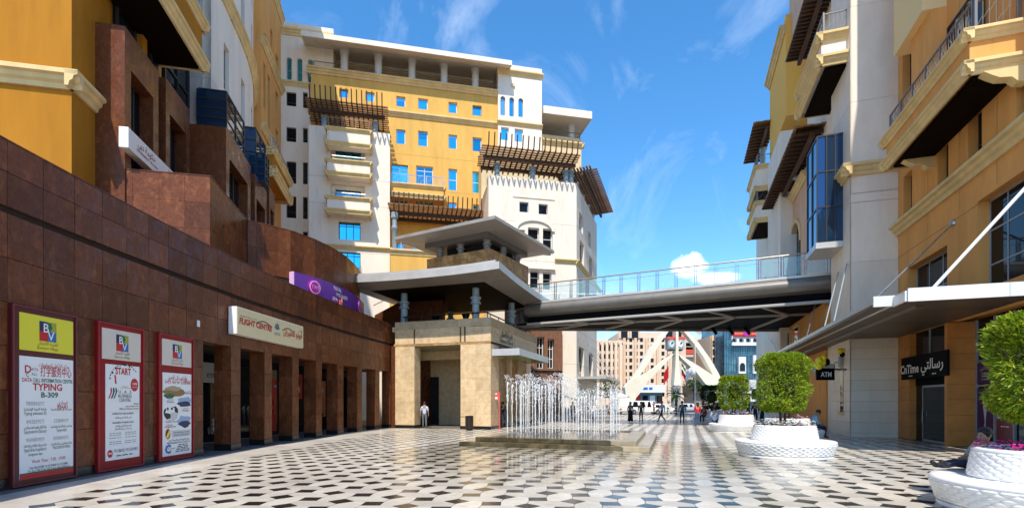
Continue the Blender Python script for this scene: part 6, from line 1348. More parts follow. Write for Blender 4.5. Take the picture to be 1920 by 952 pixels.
pinkf = leafmat('pink_petal', (.62, .08, .22), (.75, .35, .40), (.80, .62, .58), .2); magf = leafmat('magenta_petal', (.45, .005, .16), (.62, .01, .25), (.70, .05, .35), .25); whitef = leafmat('white_petal', (.75, .70, .62), (.80, .74, .70), (.82, .78, .74), .2)
bark = mat('bark', (.16, .10, .06), .9, (.09, .055, .03), 14, bump=.4)
def leaf(m, p, d, n, l, w):
    d = d.normalized(); s_ = d.cross(n); s_ = s_.normalized() if s_.length > 1e-4 else Vector((1, 0, 0)); up = s_.cross(d)
    a = p; b = p + d * l * .5 + s_ * w; c = p + d * l + up * (-l * .12); e = p + d * l * .5 - s_ * w; mid = p + d * l * .5 + up * (l * .06)
    i = len(m.v); m.v += [tuple(a), tuple(b), tuple(c), tuple(e)]; m.f.append((i, i + 1, i + 2, i + 3)); m.mi.append(0)
def crown_mesh(n, r, h, L, Wd, seed, sqr=4.2, wob=.13):
    r_ = random.Random(seed); m = MB(); k = 0
    while k < n:
        # clumps (sprigs) near the surface of a superellipsoid drum
        th = r_.uniform(0, 2 * math.pi); v = r_.uniform(-1, 1); dep = 1 - abs(r_.gauss(0, .2))
        if r_.random() < .38: rad = r * math.sqrt(r_.random()); zz = h / 2 * r_.choice((1, 1, 1, -1)) * dep; 
        else: rad = r * dep; zz = v * h / 2
        f_ = (1 - min(.999, abs(zz / (h / 2)) ** sqr)) ** (1 / sqr); rad = min(rad, r * max(f_, .55) * 1.0)
        wv = 1 + wob * noise.noise(Vector((math.cos(th) * 2.2 + seed, math.sin(th) * 2.2, zz * 2.2))) * 2
        p = Vector((rad * math.cos(th) * wv, rad * math.sin(th) * wv, zz * (1 + wob * .6 * noise.noise(Vector((math.cos(th) * 3, math.sin(th) * 3 + seed, 1.7))))))
        if noise.noise(p * 2.6 + Vector((seed * 3.1, 0, 0))) < -.28 and r_.random() < .8: continue
        out = Vector((p.x / r, p.y / r, p.z / (h / 2) * .9 + .15)).normalized()
        for q in range(r_.randint(4, 7)):
            d = (out + Vector((r_.gauss(0, .55), r_.gauss(0, .55), r_.gauss(.12, .5)))).normalized(); leaf(m, p + Vector((r_.gauss(0, .02), r_.gauss(0, .02), r_.gauss(0, .02))), d, Vector((r_.gauss(0, .6), r_.gauss(0, .6), 1)), L * r_.uniform(.7, 1.25), Wd * r_.uniform(.8, 1.2)); k += 1
    return m
def clipped_tree(key, label, r, z0, z1, n, L, Wd, seed, mt, dxy=(0, 0)):
    x, y = BP[key]; x += dxy[0]; y += dxy[1]; o = thing('clipped_tree', label, 'tree', (x, y, .94), 'clipped trees in the planters')
    r_ = random.Random(seed); h = z1 - z0; zc = (z0 + z1) / 2
    tr = MB()
    for k in range(4):
        a = k * 1.6 + r_.uniform(-.3, .3); b0 = Vector((.07 * math.cos(a), .07 * math.sin(a), .92)); top = Vector((.45 * r * math.cos(a), .45 * r * math.sin(a), z0 + .55)); tr.tube([(x + b0.x, y + b0.y, b0.z), (x + b0.x + .04 * math.cos(a + 1), y + b0.y + .04 * math.sin(a + 1), (b0.z + top.z) / 2), (x + top.x, y + top.y, top.z)], [.035, .028, .016], 7)
        for q in range(3): e = top + Vector((r_.gauss(0, .25), r_.gauss(0, .25), r_.uniform(.2, .6))); tr.tube([(x + top.x, y + top.y, top.z), (x + e.x, y + e.y, e.z)], [.014, .006], 5)
    tr.build('trunk', bark, o, smooth=True)
    m = crown_mesh(n, r, h, L, Wd, seed); m.v = [(a + x, b + y, c + zc) for a, b, c in m.v]; m.build('crown', mt, o)
    co = MB(); co.ball((x, y, zc), 1, 16, (r * .50, r * .50, h * .27)); co.build('crown_shade_core', mat('crown_shade_leaf', (.015, .03, .006), .9, (.03, .05, .01), 14), o)  # solid dark core: shade inside the crown put into its colour
clipped_tree('near', 'clipped lime green tree cut off by the right picture edge', .68, 1.48, 3.08, 27000, .085, .0135, 3, leaf1)
clipped_tree('mid', 'clipped lime green block shaped tree in the sunlit flower planter', .735, 1.46, 3.23, 22000, .085, .0145, 5, leaf1, (-.05, 0))
clipped_tree('far', 'smaller looking clipped round tree in the bench behind to the left', .76, 1.35, 3.14, 8000, .12, .024, 8, leaf1, (-.15, 0))
clipped_tree('last', 'dark shaded clipped tree standing under the footbridge', .80, 1.2, 2.95, 5000, .15, .032, 11, leaf3)  # bridge shade put into the darker leaf colour
clipped_tree('side', 'clipped tree mostly hidden behind the tree in the flower planter', .78, 1.4, 3.1, 5000, .12, .024, 14, leaf1)
def flowers(key, n, mats_, label, z=.95, spread=.86, sz=.035, hi=.22):
    x, y = BP[key]; o = thing('flower_bed', label, 'flowers', (x, y, z)); r_ = random.Random(n)
    mf = [MB() for _ in mats_]; ml = MB()
    for i in range(n):
        a = r_.uniform(0, 6.283); rr = spread * math.sqrt(r_.random()); p = Vector((x + rr * math.cos(a), y + rr * math.sin(a), z + r_.uniform(.02, hi)))
        k = r_.randrange(len(mats_))
        for q in range(5): an = q * 1.257 + r_.uniform(0, .5); leaf(mf[k], p, Vector((math.cos(an), math.sin(an) - .3, r_.uniform(-.1, .6))), Vector((0, -.5, 1)), sz * r_.uniform(.8, 1.3), sz * .38)
        for q in range(5): an = r_.uniform(0, 6.28); leaf(ml, p - Vector((r_.gauss(0, .05), r_.gauss(0, .05), r_.uniform(.03, .16))), Vector((math.cos(an), math.sin(an), r_.uniform(0, 1))), Vector((0, 0, 1)), r_.uniform(.05, .09), .016)
    for q, b in enumerate(mf): b.build('blossom', mats_[q], o)
    ml.build('foliage', leaf2, o)
flowers('near', 120, [magf], 'magenta bougainvillea flowers in the nearest planter', sz=.05, hi=.16); flowers('mid', 260, [pinkf, whitef, whitef], 'pink and white flower bed in the sunlit planter'); flowers('far', 120, [pinkf, whitef], 'pink flower bed in the planter behind to the left', sz=.05); flowers('side', 60, [pinkf], 'pink flower bed in the half hidden planter', sz=.05)

# ================================================================ small street furniture
X, D = gpt(880, 806); o = thing('litter_bin', 'black slatted litter bin beside the right pavilion pier', 'bin', (X, D, 0))
MB().lathe((X, D, 0), [(.19, .02), (.21, .05), (.21, .78), (.17, .8)], 18).build('bin_liner', black, o, smooth=30)
for k in range(18): a = k * math.pi / 9; MB().box(Xf(Matrix.Translation((X, D, 0)) @ Matrix.Rotation(a, 4, 'Z')), .215, .245, -.025, .025, .06, .84).build('slat', mat('dark_slat', (.035, .025, .02), .5), o)
MB().lathe((X, D, 0), [(.25, .82), (.26, .85), (.2, .88), (.12, .88)], 18).build('rim', black, o); MB().box(WORLD, X - .55, X - .2, D - .12, D + .12, .80, .83).build('ash_tray', frame_d, o)
X, D = at(936.5, 32.6); o = thing('red_signpost', 'red wayfinding sign on a thin post by the pavilion entrance', 'signpost', (X, D, 0)); zb_ = zat(749, D); zt = zat(735, D)
MB().box(WORLD, X - .03, X + .03, D - .03, D + .03, 0, zt).build('post', signred, o); f = Fr((X, D), (1, 0), (0, -1)); MB().box(f, -.62, -.031, -.02, .02, zb_, zt - .22).build('board', signred, o); MB().box(f, -.62, -.031, -.02, .02, zt - .2, zt).build('board', signred, o); bars(o, f, -.32, zt - .13, .021, .42, .06, ink_w, 2); MB().box(f, -.4, -.12, .02, .024, zb_ + .05, zt - .3).build('white_panel', ink_w, o); MB().lathe((X, D, 0), [(.16, 0), (.16, .02)], 14).build('foot', signred, o)
# grey canopy with tie rods on the white corner block
o = thing('side_canopy', 'thin grey glass canopy on tie rods under the white corner block', 'canopy', fS.w(4, 0, 4)); za = fS.z(1084, 709)
MB().box(fS, .6, 11.5, .0, 2.6, za, za + .08).build('canopy_glass', mat('smoked_glass_sheet', (.16, .18, .19), .15, spec=.7), o)
for (u0, u1, n0, n1) in ((.6, 11.5, 2.56, 2.64), (.52, .6, 0, 2.64)): MB().box(fS, u0, u1, n0, n1, za - .06, za + .16).build('canopy_edge', silver, o)
for k in range(5): MB().box(fS, 1. + k * 2.4, 1.08 + k * 2.4, 0, 2.6, za + .08, za + .2).build('beam', steel, o); MB().tube([fS.w(1.04 + k * 2.4, 2.4, za + .15), fS.w(1.04 + k * 2.4, 0, za + 3.8)], .03, 6).build('tie_rod', steel, o)
# white parasol far behind the jets
X, D = at(1152, 58); o = thing('parasol', 'wide off white parasol far behind the fountain jets', 'parasol', (X, D, 0)); MB().tube([(X, D, 0), (X, D, 2.9)], .04).build('pole', frame_w, o); cn_ = MB(); ring = [(X + 1.7 * math.cos(k * .785), D + 1.7 * math.sin(k * .785), 2.35) for k in range(8)]
for k in range(8): cn_.q(ring[k], ring[(k + 1) % 8], (X, D, 2.95)); cn_.q(ring[k], ring[(k + 1) % 8], (ring[(k + 1) % 8][0], ring[(k + 1) % 8][1], 2.15), (ring[k][0], ring[k][1], 2.15))
cn_.build('canopy', mat('canvas', (.74, .70, .64), .8), o)
# ================================================================ clock tower
DC = 85.; ct = thing('clock_tower', 'white clock tower with curved splayed legs and round clock faces across the road', 'clock tower', (*at(1264, DC), 0))
cw_ = mat('cream_concrete', (.80, .74, .60), .7, (.72, .66, .52), .5)
fc_ = Fr((0, DC), (1, 0), (0, -1)); pxu = lambda x, y: fc_.px(x, y)
def c6(x, y): return pxu(1060 + x / 4.535, 600 + y / 4.535)
def c7(x, y): return pxu(1240 + x / 4.533, 600 + y / 4.533)
def leg(poly, n0, n1, nm='leg'): MB().ext(fc_, poly, n0, n1).build(nm, cw_, ct, bevel=.12)
Lu = [(c6(890, 40), c6(905, 60)), (c6(840, 95), c6(870, 95)), (c6(780, 160), c6(800, 190)), (c6(700, 270), c6(730, 310)), (c6(620, 410), c6(660, 420)), (c6(560, 500), c6(610, 490))]
Ll = [(c6(610, 490), c6(560, 500)), ]
def strip(pairs, n0, n1):
    m = MB()
    for (a, b), (c, d) in zip(pairs, pairs[1:]): m.ext(fc_, [a, c, d, b], n0, n1)
    m.build('leg', cw_, ct)
strip(Lu, -.8, .8)
strip([(c6(890, 290), c6(910, 290)), (c6(760, 400), c6(780, 430)), (c6(680, 445), c6(690, 520)), (c6(560, 500), c6(640, 600)), (c6(495, 570), c6(590, 660)), (c6(505, 640), c6(575, 710)), (c6(510, 745), c6(572, 745))], -.9, .9)
strip([(c7(135, 40), c7(165, 40)), (c7(170, 90), c7(200, 95)), (c7(260, 200), c7(300, 190)), (c7(340, 310), c7(400, 330)), (c7(400, 420), c7(470, 450)), (c7(430, 480), c7(500, 520))], -.8, .8)
strip([(c7(150, 320), c7(130, 290)), (c7(280, 440), c7(300, 390)), (c7(340, 520), c7(400, 455)), (c7(390, 580), c7(500, 520)), (c7(400, 700), c7(500, 700))], -.9, .9)
cxm = fc_.u(1264)
m = MB(); P = [((c7(102, 40)), c7(124, 40)), (c7(104, 250), c7(124, 250)), (c7(98, 400), c7(132, 400)), (c7(86, 555), c7(147, 555))]
for (a, b), (c, d) in zip(P, P[1:]): m.ext(fc_, [a, c, d, b], -.5, 1.3)
m.build('leg', cw_, ct); m = MB(); a = c7(88, 560); b = c7(145, 690); m.ext(fc_, [(a[0], 0), (b[0], 0), (b[0], a[1]), (a[0], a[1])], -.4, 1.2); m.build('pedestal', mat('grey_marble', (.34, .34, .33), .4), ct)
for k, (x, r) in enumerate(((72, 1), (148, 1))):
    c = c7(x, 205); tl = c7(x - 34, 150); rr = (c7(x + 29, 205)[0] - c[0]); fz_ = fc_
    MB().ext(fc_, [(c[0] - rr * 1.2, c[1] - rr * 1.55), (c[0] + rr * 1.2, c[1] - rr * 1.55), (c[0] + rr * 1.2, c[1] + rr * 1.3), (c[0] - rr * 1.2, c[1] + rr * 1.3)], -.3, 1.0).build('clock_housing', mat('slate_housing', (.16, .21, .25), .5) if k == 0 else mat('grey_housing', (.42, .42, .40), .5), ct)
    MB().box(fc_, c[0] - rr * 1.3, c[0] + rr * 1.3, -.3, 1.1, c[1] + rr * 1.3, c[1] + rr * 2.0).build('red_band', signred, ct)
    MB().ext(fc_, [(c[0] + rr * math.cos(t * .2618), c[1] + rr * math.sin(t * .2618) * 1.25) for t in range(24)], 1.0, 1.06).build('clock_face', frame_w if k else mat('bluish_dial', (.55, .62, .66), .5), ct)
    for an, l, w in ((R(75), .75, .09), (R(35), .95, .07), (R(-100), .3, .09)): MB().ext(fc_, [(c[0] - w * math.sin(an), c[1] + w * math.cos(an)), (c[0] + rr * l * math.cos(an), c[1] + rr * l * 1.2 * math.sin(an)), (c[0] + w * math.sin(an), c[1] - w * math.cos(an))], 1.06, 1.1).build('clock_hand', black, ct)
    for t in range(12): a_ = t * .5236; MB().ext(fc_, [(c[0] + rr * .84 * math.cos(a_) + .05 * q[0], c[1] + rr * 1.05 * math.sin(a_) + .07 * q[1]) for q in ((-1, -1), (1, -1), (1, 1), (-1, 1))], 1.06, 1.09).build('hour_mark', black, ct)
    MB().box(fc_, c[0] - rr * .8, c[0] + rr * .6, -.2, .9, c[1] - rr * 2.0, c[1] - rr * 1.55).build('clock_bracket', frame_d, ct)

# ================================================================ far buildings
def block(label, x0, x1, ytop, d, m, rows, cols, ww, wh, gm, cat='building', nm='far_building', mx=.06, top=.06, bot=.14, fr_=None, depth=14., hood=False):
    f = Fr((0, d), (1, 0), (0, -1)); u0, zt = f.px(x0, ytop); u1 = f.u(x1); o = thing(nm, label, cat, ((u0 + u1) / 2, d, 0)); W = u1 - u0; hs__ = []
    for i in range(cols):
        for j in range(rows):
            cu = u0 + W * (mx + (1 - 2 * mx) * (i + .5) / cols); cz = zt * (bot + (1 - top - bot) * (j + .5) / rows); hs__.append((cu - ww / 2, cu + ww / 2, cz - wh / 2, cz + wh / 2))
    mb = MB(); holed(mb, f, u0, u1, 0, zt, hs__, .45); mb.box(f, u0, u1, -depth, -.9, 0, zt - .05); mb.build('wall', m, o)
    me = None
    for h in hs__:
        q = MB().box(f, h[0], h[1], -.36, -.3, h[2], h[3]); 
        if me is None: p = q.build('window', gm, o); me = p.data; ref = h
        else: p = bpy.data.objects.new('window', me); COL.objects.link(p); p.parent = o; p.location = (h[0] - ref[0], 0, h[2] - ref[2])
    return o, f, u0, u1, zt
fpink = mat('far_pink_render', (.70, .50, .34), .85, (.62, .43, .29), .3); fpeach = mat('far_peach_render', (.74, .58, .43), .85, (.66, .5, .36), .3)
o, f, u0, u1, zt = block('salmon pink apartment block with ranks of small windows behind the clock tower', 1160, 1286, 622, 125, fpeach, 9, 11, .75, 1.0, glass_d)
for i in range(6): u = u0 + (u1 - u0) * (.08 + i * .165); MB().box(f, u - .3, u + .3, 0, .5, 2, zt - 1.5).build('pilaster', fpink, o); 
for k, x in enumerate((1170, 1190, 1254, 1271)):
    c = f.u(x); 
    for r0, mm, n_ in ((1.25, fpink, .3), (.8, glass_d, .34)): MB().ext(f, [(c + r0 * math.cos(R(t)), zt + .2 + r0 * 1.3 * math.sin(R(t))) for t in range(0, 181, 15)] + [(c - r0, zt - 1.5), (c + r0, zt - 1.5)], -.4, n_).build('roof_arch', mm, o)
o, f, u0, u1, zt = block('pink apartment block with tall vertical fins left of the clock tower', 1112, 1163, 638, 118, fpink, 7, 6, .6, 1.1, glass_d)
for i in range(7): u = u0 + (u1 - u0) * i / 6; MB().box(f, u - .28, u + .28, 0, .6, 1, zt - .6).build('fin', fpeach, o); MB().ext(f, [(u + .9 + .7 * math.cos(R(t)), zt - 1.0 + .9 * math.sin(R(t))) for t in range(0, 181, 30)], -.1, .3).build('fin_arch', fpink, o)
o, f, u0, u1, zt = block('beige and dark grey striped office block right of the clock', 1284, 1338, 632, 135, mat('far_beige', (.58, .52, .44), .85), 7, 6, 2.0, 1.5, glass_d, mx=.03)
MB().box(f, u0, u0 + 4, 0, .3, zt - 4.6, zt - 2.6).build('red_sign', signred, o); MB().box(f, u0, f.u(1311), .0, .15, 3, zt - 5).build('grey_bands', mat('far_slate', (.12, .13, .15), .6), o)
for j in range(7): MB().box(f, u0 + .1, f.u(1311) - .1, .15, .3, 3.4 + j * 2.0, 4.2 + j * 2.0).build('pale_band', mat('far_beige', (.58, .52, .44)), o)
MB().lathe((*f.w(f.u(1322), -4, 0)[:2], zt), [(.1, 0), (.1, 1.2), (1.1, 1.9), (1.2, 2.1)], 12).build('satellite_dish', frame_w, o)
o, f, u0, u1, zt = block('peach apartment block with arched top windows beside the blue glass block', 1335, 1360, 628, 122, mat('far_orange', (.76, .52, .33), .85), 7, 2, 1.5, 1.5, mat('far_brown_glass', (.10, .07, .05), .4), mx=.05)
for i in range(2): c = u0 + (u1 - u0) * (.05 + .9 * (i + .5) / 2); MB().ext(f, [(c + .8 * math.cos(R(t)), zt * .86 + .9 * math.sin(R(t))) for t in range(0, 181, 20)], 0, .08).build('arch_window', mat('far_brown_glass', (.1, .07, .05)), o)
o, f, u0, u1, zt = block('blue glass office block with white arcade and red roof sign', 1358, 1450, 604, 116, mat('far_blue_glass', (.05, .13, .18), .08, (.02, .05, .08), .5, metal=.4, base3=(.12, .24, .30), scale3=.4), 1, 1, .2, .2, glass_d)
for i in range(22): u = u0 + (u1 - u0) * i / 21; MB().box(f, u - .05, u + .05, 0, .08, 2, zt).build('mullion', mat('teal_mullion', (.03, .10, .16), .4), o)
for j in range(9): MB().box(f, u0, u1, 0, .07, 2.5 + j * 1.9, 2.58 + j * 1.9).build('floor_line', mat('teal_mullion', (.03, .1, .16)), o)
hw = [(f.u(1374 + 13 * k) - .55, f.u(1374 + 13 * k) + .55, f.z(1380, 642), f.z(1380, 634)) for k in range(5)]
m = MB(); holed(m, f.off(.9), f.u(1370), u1, f.z(1380, 648), f.z(1380, 630), hw, .8)
for h in hw: arch_fill(m, f.off(.9), h[0], h[1], h[3] - .5, h[3], .8, 5)
m.build('white_gallery', frame_w, o); m = MB(); 
for (xa, xb, ya, yb) in ((1383, 1396, 669, 700), (1410, 1424, 666, 700), (1393, 1430, 712, 752)):
    h = pxh(f, xa, xb, ya, yb); cu = (h[0] + h[1]) / 2; MB().box(f, h[0], h[1], 0, .7, h[2], h[3]).build('white_bay', frame_w, o); MB().ext(f, [(cu + .6 * math.cos(R(t)), h[2] + (h[3] - h[2]) * .45 + .7 * math.sin(R(t))) for t in range(0, 181, 20)] + [(cu - .6, h[2] + .5), (cu + .6, h[2] + .5)], .7, .74).build('arch_window', glass_d, o)
h = pxh(f, 1371, 1418, 621, 632); MB().box(f, h[0], h[1], .3, 1.2, h[2], h[3]).build('roof_sign', mat('crimson_sign', (.34, .015, .03), .4), o); bars(o, f, h[0] + (h[1] - h[0]) * .25, h[2] + .45, 1.2, (h[1] - h[0]) * .4, .5, orangep, 5); bars(o, f, h[0] + (h[1] - h[0]) * .78, h[2] + .45, 1.2, (h[1] - h[0]) * .32, .4, orangep, 3); MB().ext(f, [((h[0] + h[1]) / 2 + .65 * math.cos(t * .5236), (h[2] + h[3]) / 2 + .65 * math.sin(t * .5236)) for t in range(12)], 1.2, 1.3).build('sign_disc', magenta, o)
# low shops across the road
for k, (x0, x1, lab) in enumerate(((1188, 1242, 'low white shop front with blue sign across the road, left of the palm'), (1300, 1336, 'low brown shop pavilion across the road, right of the palm'))):
    f = Fr((0, 108), (1, 0), (0, -1)); a, b = f.u(x0), f.u(x1); o = thing('low_shop', lab, 'shop', ((a + b) / 2, 108, 0)); MB().box(f, a, b, -6, 0, 0, 3.6).build('wall', [mat('shop_teal', (.10, .22, .26), .5), mat('shop_tan', (.30, .24, .18), .7)][k], o); MB().box(f, a - .3, b + .3, -6, 1.2, 3.6, 5.2).build('fascia', [frame_w, mat('shop_dark', (.12, .09, .07), .6)][k], o)
    if not k: bars(o, f, (a + b) / 2 - .3, 4.15, 1.21, 2.2, .55, ink_b, 2); [MB().box(f, a + .4 + i * 1.5, a + 1.5 + i * 1.5, 0, .05, .3, 3.0).build('shop_window', [ink_r, glass_d, ink_w, glass_d][i % 4], o) for i in range(4)]
# ---------------------------------------------------------------- flags, palm, trees
for k, (x, yt, d, fm_, lab) in enumerate(((1254, 690, 74, [ink_r], 'flagpole with a limp red flag left of the clock tower column'), (1277, 684, 74, [ink_g, ink_w, ink_k, ink_r], 'flagpole with a green white and red flag right of the clock column'), (1303.5, 680, 70, [ink_w], 'flagpole with a white flag beside the right tower leg'))):
    X, D = at(x, d); zt = zat(yt if k < 2 else 600, d); zf = zat([686, 680, 682][k], d); o = thing('flagpole', lab, 'flagpole', (X, D, 0), 'flagpoles by the road'); MB().tube([(X, D, 0), (X, D, max(zt, zf + .3))], [.07, .04], 8).build('pole', frame_w, o)
    nf = len(fm_)
    for q in range(nf):
        m = MB(); n_ = 8; w0, w1 = [(-.05, -1.3), (-.05, -1.3), (-.05, -1.25)][k]; hgt = [1.7, 1.7, 1.3][k]; a0, a1 = q / nf, (q + 1) / nf
        g_ = [[(X + (w0 + (w1 - w0) * (.55 if k < 2 else 1) * i / n_) * (1 if k != 1 else -.9), D - .05 + .10 * math.sin(i * 1.6), zf - hgt * (a0 + (a1 - a0) * j) - (i / n_) ** 1.3 * 1.1) for i in range(n_ + 1)] for j in (0, 1)]
        for i in range(n_): m.q(g_[0][i], g_[0][i + 1], g_[1][i + 1], g_[1][i])
        p = m.build('flag', fm_[q], o); md = p.modifiers.new('thick', 'SOLIDIFY'); md.thickness = .02
def palm(x, d, zt, label, nf, L, seed, mt):
    X, D = at(x, d); o = thing('palm_tree', label, 'palm', (X, D, 0)); r_ = random.Random(seed)
    m = MB(); k = 10; m.tube([(X + .03 * math.sin(i), D, zt * i / k) for i in range(k + 1)], [.17 + .035 * (i % 2) for i in range(k + 1)], 8); m.build('trunk', bark, o)
    m = MB()
    for i in range(nf):
        a = r_.uniform(0, 6.28); el = r_.uniform(-.3, 1.25); pts = [Vector((X, D, zt))]; d_ = Vector((math.cos(a) * math.cos(el), math.sin(a) * math.cos(el), math.sin(el)))
        for s_ in range(8): pts.append(pts[-1] + d_ * L / 8); d_ = (d_ + Vector((0, 0, -.17))).normalized()
        for s_ in range(1, 8):
            for sd in (-1, 1):
                for q in range(3): b = pts[s_].lerp(pts[s_ + 1] if s_ < 8 else pts[s_], q / 3); t = (pts[s_ + 1] - pts[s_]).normalized(); sdv = t.cross(Vector((0, 0, 1))).normalized() * sd; leaf(m, b, (t * .7 + sdv + Vector((0, 0, -.25))), Vector((0, 0, 1)), L * .26 * (1 - s_ / 11), .035)
    m.build('fronds', mt, o)
palm(1268, 66, 2.6, 'short date palm in front of the clock tower column', 34, 1.6, 3, leaf2); palm(1403, 52, 2.6, 'yellowish palm behind the clipped trees on the right', 26, 2.0, 5, leaf1)
def bush(x, d, z, r, h, label, n, seed, mt, L=.3):
    X, D = at(x, d); o = thing('street_tree', label, 'tree', (X, D, 0)); r_ = random.Random(seed); tr = MB(); tr.tube([(X, D, 0), (X + .1, D, z * .6), (X, D, z)], [.14, .1, .06], 7)
    for q in range(5): a = q * 1.26; tr.tube([(X, D, z * .7), (X + r * .6 * math.cos(a), D + r * .6 * math.sin(a), z + h * .3 * r_.uniform(-.3, 1))], [.06, .02], 5)
    tr.build('trunk', bark, o); m = MB()
    for i in range(n):
        v = Vector((r_.gauss(0, 1), r_.gauss(0, 1), r_.gauss(0, 1))).normalized() * r_.random() ** .4
        if noise.noise(v * 1.8 + Vector((seed, 0, 0))) < -.12: continue
        leaf(m, Vector((X + v.x * r, D + v.y * r, z + v.z * h / 2)), Vector((r_.gauss(0, 1), r_.gauss(0, 1), r_.gauss(.2, 1))), Vector((0, 0, 1)), L * r_.uniform(.7, 1.3), L * .3)
    m.build('crown', mt, o)
bush(1143, 66, 3.6, 1.4, 2.6, 'small green street tree behind the fountain jets', 900, 4, leaf2); bush(1300, 96, 5.0, 2.2, 2.6, 'green street tree right of the clock column', 700, 6, leaf2, .4); bush(1318, 97, 4.6, 1.8, 2.4, 'darker street tree beside the right tower leg', 700, 9, leaf3, .4)
# ---------------------------------------------------------------- cars
tyre = mat('tyre', (.015, .015, .015), .8); chrome = mat('wheel_rim', (.45, .46, .47), .3, metal=.8); headl = mat('lamp_glass', (.75, .75, .72), .1); tail = mat('tail_lamp', (.45, .01, .01), .2)
def car(x, d, rot, col, label, L=4.6, W=1.85, H=1.5, suv=False):
    X, D = at(x, d); T = Xf(Matrix.Translation((X, D, 0)) @ Matrix.Rotation(rot, 4, 'Z')); o = thing('parked_car', label, 'car', (X, D, 0)); pm = mat('car_paint_' + col[0], col[1], .25, coat=.6)
    hb = .95 if suv else .82; side = [(-L / 2, .42), (-L / 2 + .05, hb - .05), (-L / 2 + .35, hb), (L / 2 - 1.1, hb - .02), (L / 2 - .15, hb - .22), (L / 2, .55), (L / 2 - .05, .3), (-L / 2 + .1, .3)]
    m = MB(); n = len(side); 
    def sec(pts, w0, w1): m_ = MB(); m_.prism([T.w(u, -w0 / 2, z) for u, z in pts], [T.w(u, w0 / 2, z) for u, z in pts]); return m_
    sec(side, W, W).build('body', pm, o, bevel=.07)
    if suv: cab = [(-L / 2 + .12, hb - .02), (-L / 2 + .3, H - .08), (-L / 2 + .6, H), (L / 2 - 2.0, H - .02), (L / 2 - 1.25, hb - .02)]
    else: cab = [(-L / 2 + .35, hb - .02), (-L / 2 + 1.0, H - .06), (-L / 2 + 1.5, H), (L / 2 - 2.2, H - .04), (L / 2 - 1.2, hb - .02)]
    c2 = MB(); c2.prism([T.w(u, -W / 2 + (.08 if z < hb + .1 else .22), z) for u, z in cab], [T.w(u, W / 2 - (.08 if z < hb + .1 else .22), z) for u, z in cab]); c2.build('cabin', pm, o, bevel=.06)
    for sd in (-1, 1):
        us_ = [(-L / 2 + .55, -L / 2 + 1.45), (-L / 2 + 1.55, -.05), (.05, L / 2 - 1.75)]
        for a, b in us_: MB().prism([T.w(a + .12, sd * (W / 2 - .09), hb + .05), T.w(b, sd * (W / 2 - .09), hb + .05), T.w(b - .15, sd * (W / 2 - .19), H - .14), T.w(a + .25, sd * (W / 2 - .19), H - .14)], [T.w(a + .12, sd * (W / 2 - .065), hb + .05), T.w(b, sd * (W / 2 - .065), hb + .05), T.w(b - .15, sd * (W / 2 - .165), H - .14), T.w(a + .25, sd * (W / 2 - .165), H - .14)]).build('side_window', glass_d, o)
        for u in (-L / 2 + .85, L / 2 - .9):
            w_ = MB(); c0 = Vector(T.w(u, sd * (W / 2 - .2), .33)); ax = (Vector(T.w(u, sd * (W / 2 + .02), .33)) - c0); w_.tube([c0, c0 + ax], .33, 18); wh = w_.build('wheel', tyre, o); MB().tube([c0 + ax * .9, c0 + ax * 1.08], .2, 14).build('rim', chrome, wh)
        MB().box(T, L / 2 - .22, L / 2 - .04, sd * (W / 2 - .45) - .2, sd * (W / 2 - .45) + .2, .56, .70).build('headlight', headl, o); MB().box(T, -L / 2 - .01, -L / 2 + .1, sd * (W / 2 - .3) - .16, sd * (W / 2 - .3) + .16, .6, .82).build('tail_light', tail, o)
    MB().prism([T.w(L / 2 - 1.30, -W / 2 + .2, hb + .03), T.w(L / 2 - 1.30, W / 2 - .2, hb + .03), T.w(L / 2 - 2.05, W / 2 - .3, H - .1), T.w(L / 2 - 2.05, -W / 2 + .3, H - .1)], [T.w(L / 2 - 1.22, -W / 2 + .2, hb + .03), T.w(L / 2 - 1.22, W / 2 - .2, hb + .03), T.w(L / 2 - 1.97, W / 2 - .3, H - .07), T.w(L / 2 - 1.97, -W / 2 + .3, H - .07)]).build('windscreen', glass_d, o)
wc = ('white', (.80, .80, .79))
car(1209, 70, R(-4), wc, 'white four wheel drive car parked behind the people at the plaza edge', 4.9, 1.95, 1.85, True); car(1160, 72, R(100), ('cream', (.74, .72, .66)), 'white van seen through the right fountain jets', 4.9, 2., 2.2, True); car(1228, 79, R(178), ('red', (.40, .02, .02)), 'dark red car partly hidden behind the white cars', 4.4); car(1245, 73.5, R(3), wc, 'low white car parked right of the walking man', 4.5, 1.8, 1.42); car(1296, 82, R(2), ('silver', (.55, .56, .58)), 'silver car on the road behind the white railing', 4.5, 1.8, 1.45)
# white railing at the end of the plaza
o = thing('road_railing', 'low white metal railing between the plaza and the road', 'railing', (26, 66, 0)); 
for k in range(15): X = 19. + k * 1.1; MB().tube([(X, 65.5, 0), (X, 65.5, 1.05)], .04, 6).build('post', frame_w, o)
for z in (.35, .7, 1.05): MB().tube([(19, 65.5, z), (34.4, 65.5, z)], .03, 6).build('rail', frame_w, o)
